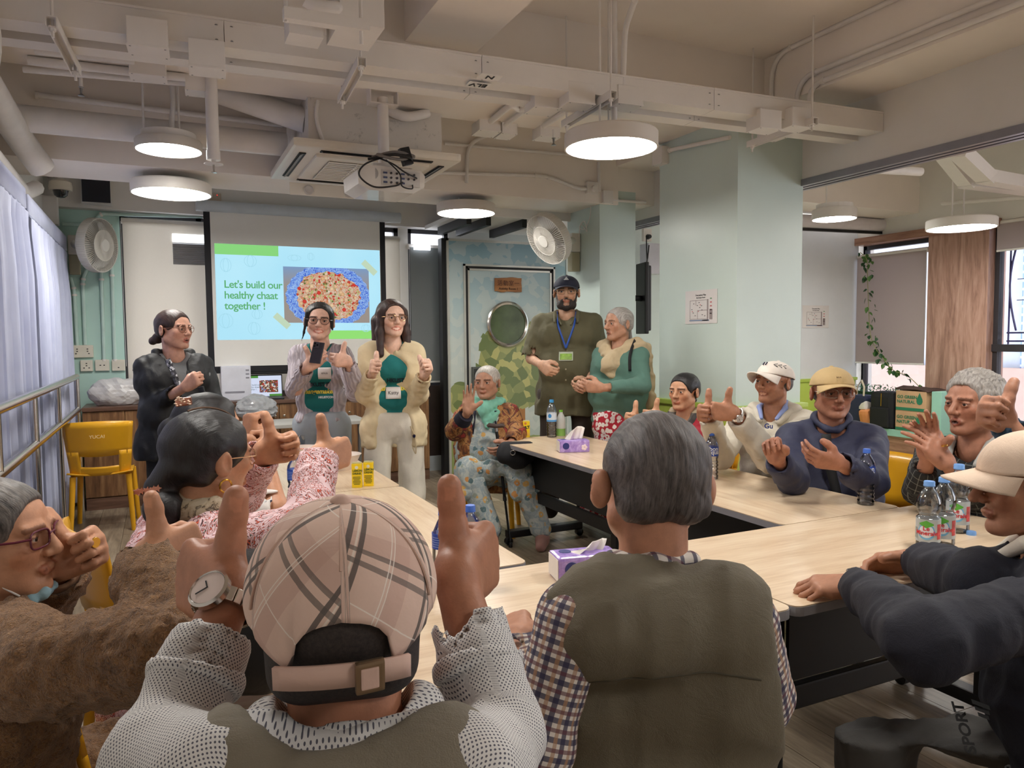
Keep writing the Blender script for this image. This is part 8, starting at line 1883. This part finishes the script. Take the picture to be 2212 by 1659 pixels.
def seam(P, bv, pts, m, n, r=.0016, name='seam'):
 out = []
 for q in pts:
  h = bv.ray_cast(Vector(np.array(q) + n * .2), Vector(-n), .5); out.append(np.array(h[0]) + n * .0006 if h[0] is not None else np.array(q))
 return P.p(MB().tube(out, r, 5), name, m)
SM = mat('seam_dark_olive', (78, 72, 58), .8)
seam(P, bv, [P.NB - P.U * .095 + P.Rt * x - P.Fw * .1 - P.U * .02 * (x / .17) ** 2 for x in np.linspace(-.155, .155, 18)], SM, -P.Fw)
P.hair(DKGH, .008, .060, -.062, tex=.0016, seed=6, vox=.0036, top=.004, side=.7)
chair(P.PEL[0] - .03, P.PEL[1] + .13, (0, 1), 'yellow plastic chair under the man in the olive vest', .84)
# ------------------------------------------------------------------ man in the plaid cap, foreground
f13 = at(757, 900, 1.0)[:2]
P = Person('man in pink plaid cap seen from behind with both thumbs raised', at(742, 1330, .765), f13, f13, skin=(164, 100, 72), hs=1.0, ear=.018, pitch=9, sw=.160, g=1.02, gd=1.08, torso=.50, lean=.02, vox=.0028, legs=False, neck=.118)
hx, hy = unit(V3(f13[1], -f13[0], 0)), unit(V3(f13[0], f13[1], 0))
def E3(r=0, f=0, u=0): return hx * r + hy * f + UPv * u
P.arm('L', at(345, 1640, .74), at(492, 1295, .87), E3(-.55, .78, .10), E3(.16, .05, 1), 'thumb', sh=at(470, 1690, .66), hsz=1.08); P.arm('R', at(1078, 1600, .80), at(988, 1262, .90), E3(.50, .80, .10), E3(-.08, .05, 1), 'thumb', sh=at(1010, 1690, .68), hsz=1.08)
P.build_body('closed', age=1)
def dots(t):
 co = t.coord(attr='luv', scale=(1, 1, 0), rot=(0, 0, .78)); d = t.voro(co, 270, rnd=0.0); m = t.math('LESS_THAN', d, .26)
 col = t.mix(m, srgb((216, 214, 212)), srgb((86, 86, 98))); t.bump(t.noise(t.coord('Object'), 18, 4, .6, .6), .35, .012); return col
DOT = custom('dotted_white_shirt', dots, .75)
P.top('dotted_shirt', DOT, .016, sleeve=.66, hem=.0, neck=.068, fold=.006, seed=71, w=(.054, .050, .046), vox=.0072)
for sd in ('R', 'L'):
 A = P.arms[sd]; d = A['W'] - A['E']; pp = [A['E'] + d * f for f in (.42, .50, .60, .70, .735, .72)]
 V, F = sdf_mesh([cone(A['E'] + d * .45, A['E'] + d * .70, .054, .049, .01), cone(A['E'] + d * .80, A['E'] + d * 1.1, .075, .12, .003, '-'), cone(A['E'] + d * .6, A['E'] + d * .95, .041, .041, .003, '-'), plane(A['E'] + d * .40, -d)], .0045, Waves(5, 40, .003), .006)
 e1 = unit(np.cross(d, hx)); e2 = np.cross(unit(d), e1); q = V - A['E']; uv = np.stack([np.arctan2(q @ e2, q @ e1) * .05, q @ unit(d), np.zeros(len(V))], 1); np_mesh('folded_cuff', V, F, DOT, P.ob, P.base, {'luv': uv})
V, F = sdf_mesh([cone(P.NB + P.Rt * .072 + P.U * .016, P.NB - P.Fw * .068 + P.U * .012, .028, .034, .02), cone(P.NB - P.Rt * .072 + P.U * .016, P.NB - P.Fw * .068 + P.U * .012, .028, .034, .02), cone(P.NB + P.Rt * .072 + P.U * .012, P.NB + P.Rt * .055 + P.Fw * .07 - P.U * .02, .024, .016, .02), cone(P.NB - P.Rt * .072 + P.U * .012, P.NB - P.Rt * .055 + P.Fw * .07 - P.U * .02, .024, .016, .02), cone(P.NB - P.U * .05, P.L((0, -.02, -.04)), .054, .072, .006, '-')], .0045)
q = V - P.NB; uv = np.stack([np.arctan2(q @ P.Rt, -(q @ P.Fw)) * .075, q @ P.U, np.zeros(len(V))], 1); np_mesh('shirt_collar', V, F, DOT, P.ob, P.base, {'luv': uv})
vest(P, cloth_mat('khaki_vest_cloth', (120, 112, 96), .75, .05, bump=.4), .0085, 73, .030, .172, .006, .098, .045)
P.hair(SHVH, .003, .050, -.066, under=.085, tex=.0, vox=.0036)
PLD = plaid('pink_plaid_cotton', (222, 192, 176), [(0, .105, .10, .20, (196, 160, 146), .55), (1, .105, .40, .20, (196, 160, 146), .55), (0, .105, .44, .055, (70, 66, 66), .85), (0, .105, .56, .05, (70, 66, 66), .85), (0, .105, .50, .022, (236, 226, 214), .7), (1, .105, .10, .055, (96, 88, 84), .75), (1, .105, .22, .05, (96, 88, 84), .75), (1, .105, .70, .012, (236, 226, 216), .8), (0, .105, .86, .012, (236, 226, 216), .8), (0, .105, .90, .012, (236, 226, 216), .8)], .62, weave=.1)
P.cap(PLD, tilt=-5, back_open=True, low=.018, backdrop=.048, r=(.088, .111, .097), brim_len=.075, lift=.006); Q = P.capQ
zz = -.012 - .030
st = [Q((.095 * math.sin(a) * 1.0, .1145 * math.cos(a), zz + .004 + .010 * math.cos((a - math.pi) * 2.2))) for a in np.linspace(math.pi - .62, math.pi + .62, 15)]
G_ = [[p + P.HF[:, 2] * .011, p - P.HF[:, 2] * .011] for p in st]
sb = P.p(MB().grid(G_), 'adjuster_strap', PLD); sb.modifiers.new('thickness', 'SOLIDIFY').thickness = .004
bk = Q((.022, -.1185, zz + .012)); P.p(MB().obox(bk, (.013, .0035, .015), P.HF @ frame((1, .2, 0), (0, 1, 0)), .003), 'strap_buckle', mat('aged_brass', (150, 128, 104), .35, .8)); P.p(MB().obox(bk - P.HF[:, 1] * .003, (.008, .002, .010), P.HF @ frame((1, .2, 0), (0, 1, 0)), .002), 'buckle_tab', PLD)
for k in range(6):
 a = k * math.pi / 3
 th = np.linspace(.12, 1.45, 12); P.p(MB().tube([Q((.0905 * math.sin(t) * math.sin(a), .1125 * math.sin(t) * math.cos(a), .0985 * math.cos(t) ** .92)) for t in th], .0014, 5), 'panel_seam', mat('seam_pink', (196, 164, 148), .8)) if k != 3 else P.p(MB().tube([Q((.0905 * math.sin(t) * math.sin(a), .1125 * math.sin(t) * math.cos(a), .0985 * math.cos(t) ** .92)) for t in np.linspace(.12, .95, 10)], .0014, 5), 'panel_seam', mat('seam_pink', (196, 164, 148), .8))
P.watch('L', CHROME, dial=(222, 206, 200), f=.95, r=.024, roll=32)
chair(P.PEL[0] - .02, P.PEL[1] - .02, (f13[0], f13[1]), 'yellow plastic chair under the man in the plaid cap', .84)
# ------------------------------------------------------------------ lady in the brown fleece
P = Person('grey-haired lady in brown fleece with glasses and lowered mask at the left edge', at(-12, 1165, 1.46), D(.98, .14), D(.75, .66), skin=(180, 120, 88), hs=1.03, pitch=2, sw=.178, g=1.22, gd=1.40, torso=.50, lean=.05, vox=.0032, legs=False)
P.arm('R', at(372, 1395, 1.18), at(318, 1212, 1.33), D(.50, .8, .10), D(-.12, .0, 1), 'thumb', sh=at(110, 1440, 1.20), hsz=1.02); P.arm('L', at(70, 1310, 1.70), at(130, 1218, 1.54), D(.82, .0, .42), D(-.35, .0, .9), 'thumb', hsz=1.0)
P.build_body('closed', age=1, brow=(.5, .46, .44), lips=(.75, .5, .48))
def fleece(t):
 co = t.coord('Object'); v = t.noise(co, 150, 3, .6, 2.0); n = t.noise(co, 40, 4, .6, 1); h = t.math('ADD', v, t.math('MULTIPLY', n, .5)); t.bump(h, .9, .008)
 f = t.math('ADD', t.math('MULTIPLY', v, .6), t.math('MULTIPLY', n, .4)); return t.ramp(f, [(.34, srgb((86, 56, 32))), (.5, srgb((134, 96, 60))), (.64, srgb((160, 120, 80)))])
FL = custom('brown_sherpa_fleece', fleece, 1.0, **{'Sheen Weight': .25})
wv, wv2 = Waves(81, 24, .009, 5, (1, 1, .8), .5), Waves(82, 150, .0034, 7)
_old = Waves
class FleeceWaves(Waves):
 def __init__(s, *a): pass
 def __call__(s, P_): return wv(P_) + wv2(P_)
Waves = FleeceWaves
P.top('fleece_jacket', FL, .032, sleeve=.80, hem=.12, neck=.085, fold=.009, seed=83, w=(.066, .066, .056), vox=.0066, rl=0, extra=[cone(P.HR + P.U * .04, P.HR + P.Fw * .34 + P.U * .03, .14, .11, .05), cone(P.HL + P.U * .04, P.HL + P.Fw * .34 + P.U * .03, .14, .11, .05)])
Waves = _old
for sd in ('R', 'L'):
 A = P.arms[sd]; d = A['W'] - A['E']; V, F = sdf_mesh([cone(A['E'] + d * .80, A['E'] + d * .96, .050, .044, .01), cone(A['E'] + d * 1.14, A['E'] + d * 1.5, .07, .1, .003, '-'), cone(A['E'] + d * .88, A['E'] + d * 1.2, .036, .036, .003, '-'), plane(A['E'] + d * .78, -d)], .005); np_mesh('suede_cuff', V, F, cloth_mat('brown_suede', (128, 96, 72), .9), P.ob, P.base)
P.hair(strand_mat('black_grey_hair', (30, 27, 27), (120, 112, 106), .45), .008, .046, -.06, extra=[ball(P.L((0, -.11, -.02)), .034)])
P.glasses(mat('burgundy_rim', (92, 28, 48), .35), .024, False, rad=.002)
mk = cloth_mat('blue_mask', (150, 190, 206), .8)
P.blob('face_mask', [cone(P.L((-.03, .070, -.122)), P.L((.03, .070, -.122)), .011, .011, .02), cone(P.L((-.02, .088, -.112)), P.L((.02, .088, -.112)), .008, .008, .02)], mk, .004, Waves(3, 120, .002), .004)
for x in (-1, 1): P.p(MB().tube([P.L((x * .035, .066, -.118)), P.L((x * .072, .01, -.05)), P.L((x * .082, -.008, .02)), P.L((x * .085, -.03, .0))], .002, 6), 'mask_loop', mat('mask_elastic', (228, 224, 220), .7))
P.p(MB().lathe([(.0105, -.002), (.0112, 0), (.0105, .002)], 16, m44(frame(D(.3, 1, 0), D(0, 0, 1)), at(206, 1172, 1.50))), 'ring', mat('gold', (206, 160, 70), .25, 1))
chair(P.PEL[0] - .08, P.PEL[1] - .02, (1, .3), 'yellow plastic chair under the lady in fleece', .84)
# ------------------------------------------------------------------ lady in the paisley blouse
P = Person('black-haired lady in paisley blouse with a low bun seen from behind', at(452, 990, 1.92), D(.62, .78), D(.70, .72), skin=(186, 126, 92), hs=1.04, pitch=-4, sw=.182, g=1.2, gd=1.38, torso=.50, lean=.10, vox=.0036, legs=False, neck=.118)
P.arm('R', at(668, 1140, 1.78), at(686, 992, 1.95), D(.62, .72, .10), D(-.10, .0, 1), 'thumb', hsz=1.0); P.arm('L', at(520, 1062, 2.22), at(566, 978, 2.12), D(.9, .2, .2), D(-.2, -.1, 1), 'thumb', hsz=1.0)
P.build_body('closed', age=1, brow=BRW)
P.top('paisley_blouse', swirls('paisley_print', (222, 192, 196), [(70, 34, 40), (196, 84, 56), (40, 74, 58), (168, 60, 52)], 10), .024, sleeve=.93, hem=.12, neck=.078, fold=.008, seed=91, w=(.060, .060, .048), vox=.0088)
P.blob('neck_scarf', [cone(P.NB + P.Rt * .09 + P.U * .0, P.NB - P.Fw * .085 + P.U * .012, .030, .036, .03), cone(P.NB - P.Rt * .09 + P.U * .0, P.NB - P.Fw * .085 + P.U * .012, .030, .036, .03), cone(P.NB + P.Rt * .09, P.NB + P.Fw * .10 - P.U * .06, .03, .03, .03), cone(P.NB - P.Rt * .09, P.NB + P.Fw * .10 - P.U * .06, .03, .03, .03)], custom('cream_patterned_scarf', lambda t: t.ramp(t.noise(t.coord('Object'), 26, 4, .6, 2), [(.40, srgb((196, 184, 162))), (.56, srgb((176, 160, 134))), (.62, srgb((60, 46, 36))), (.70, srgb((206, 194, 172)))]), .8), .006, Waves(6, 60, .005), .01)
P.hair(BLKH, .011, .050, -.075, extra=[ball(P.L((-.010, -.108, -.066)), .036), ball(P.L((.010, -.116, -.118)), .048), cone(P.L((0, -.09, -.03)), P.L((-.015, -.12, -.065)), .045, .03)], vox=.0042)
hc = [P.L((-.045 + .017 * i, -.150 - .006 * math.sin(i), -.078 + .004 * i)) for i in range(6)]
cl = P.p(MB().tube(hc, .003, 6), 'hair_clip', mat('rose_gold', (196, 140, 120), .25, 1))
for i, c in enumerate(hc):
 st_ = [(math.cos(a) * (.010 if j % 2 == 0 else .0045), math.sin(a) * (.010 if j % 2 == 0 else .0045)) for j, a in enumerate(np.linspace(0, 6.2832, 11)[:-1])]
 sub(MB().prism(st_, 0, .004, m44(frame(D(1, .2, .1), D(0, .1, 1)), c + D(0, -.006, 0))), 'star', mat('rose_gold', (196, 140, 120), .25, 1), cl)
P.p(MB().tube([P.L((0, .1105 * math.cos(q) - .014, .036 + .0975 * math.sin(q))) for q in np.linspace(.75, 2.0, 12)], .0028, 6), 'hair_parting', mat('parting_brown', (92, 66, 48), .7))
P.glasses(mat('thin_gold_rim', (190, 150, 120), .25, .9), .024)
P.p(MB().tube(arc(P.L((.082, -.004, -.062)), .016, 0, 6.0, 14, P.HF[:, 1], P.HF[:, 2]), .0025, 6), 'earring', mat('gold', (206, 160, 70), .25, 1))
chair(P.PEL[0] - .10, P.PEL[1] - .10, (.9, .35), 'yellow plastic chair whose back shows beside the fleece sleeve')
hb2 = thing('handbag', at(460, 1250, 1.35), 'black handbag with a cream zip behind the paisley lady', 'bag'); V, F = sdf_mesh([cone(at(440, 1255, 1.42), at(560, 1250, 1.50), .06, .06, .05), cone(at(440, 1330, 1.40), at(570, 1330, 1.48), .07, .07, .05), cone(at(430, 1420, 1.40), at(570, 1420, 1.48), .07, .07, .05)], .008); np_mesh('bag_body', V, F, mat('black_leather', (24, 24, 27), .45, bump=.2, bscale=120), hb2, at(460, 1250, 1.35)); part(MB().tube([at(418, 1195, 1.38), at(402, 1215, 1.36), at(405, 1245, 1.35), at(430, 1262, 1.345), at(470, 1268, 1.345)], .0045, 8), 'zip', mat('cream_zip', (216, 206, 180), .5), hb2)
# ------------------------------------------------------------------ lady hidden behind the paisley lady
P = Person('lady with a jewelled hair clip mostly hidden behind the paisley lady', at(452, 925, 2.62), D(.72, .68), D(.80, .60), skin=(180, 120, 88), hs=1.03, sw=.155, torso=.50, lean=.12, vox=.0048, legs=False)
P.arm('R', at(600, 1098, 2.50), at(574, 992, 2.58), D(-.1, .55, .75), D(-.2, -.55, .6), 'thumb'); P.arm('L', at(560, 1040, 2.9), at(540, 950, 2.85), D(.1, -.1, 1), D(.5, -.4, .2), 'thumb')
P.build_body('closed', brow=BRW)
P.top('white_blouse', spots('white_sprig_blouse', (222, 218, 214), [(40, 40, 66), (50, 50, 76), (60, 56, 80)], 30, .22), .022, sleeve=-.9, hem=.1, neck=.07, fold=.006, seed=95, w=(.056, .060, .046))
P.hair(BLKH, .012, .050, -.07, extra=[ball(P.L((.0, -.12, .0)), .048), cone(P.L((0, -.08, .0)), P.L((0, -.12, .0)), .05, .04)])
cc_ = at(397, 868, 2.46); cl = P.p(MB().obox(cc_, (.026, .008, .014), frame(D(1, .2, .12), D(0, 1, 0)), .006), 'hair_clip', mat('rose_gold', (196, 140, 120), .25, 1)); rr = random.Random(8)
for i in range(22): sub(MB().lathe([(0, -.004), (.005, 0), (0, .004)], 6, m44(np.eye(3), cc_ + D(rr.uniform(-.025, .025), -.010, rr.uniform(-.013, .016)))), 'crystal', mat('crystal', (240, 214, 190), .08, .4), cl)
P.watch('R', CHROME, f=.96); A = P.arms['R']
for k in range(16): a = k * .3927; d = unit(A['W'] - A['E']); e1 = unit(np.cross(d, UPv + .1)); e2 = np.cross(d, e1); P.p(MB().lathe([(0, -.004), (.0036, -.002), (.0036, .002), (0, .004)], 8, m44(np.eye(3), A['E'] + (A['W'] - A['E']) * .82 + (e1 * math.cos(a) + e2 * math.sin(a)) * .0335)), 'bracelet_pearl', mat('pearl', (228, 220, 212), .25))
chair(P.PEL[0] - .08, P.PEL[1] - .04, (.95, .3), 'yellow plastic chair under the hidden lady with the clip')
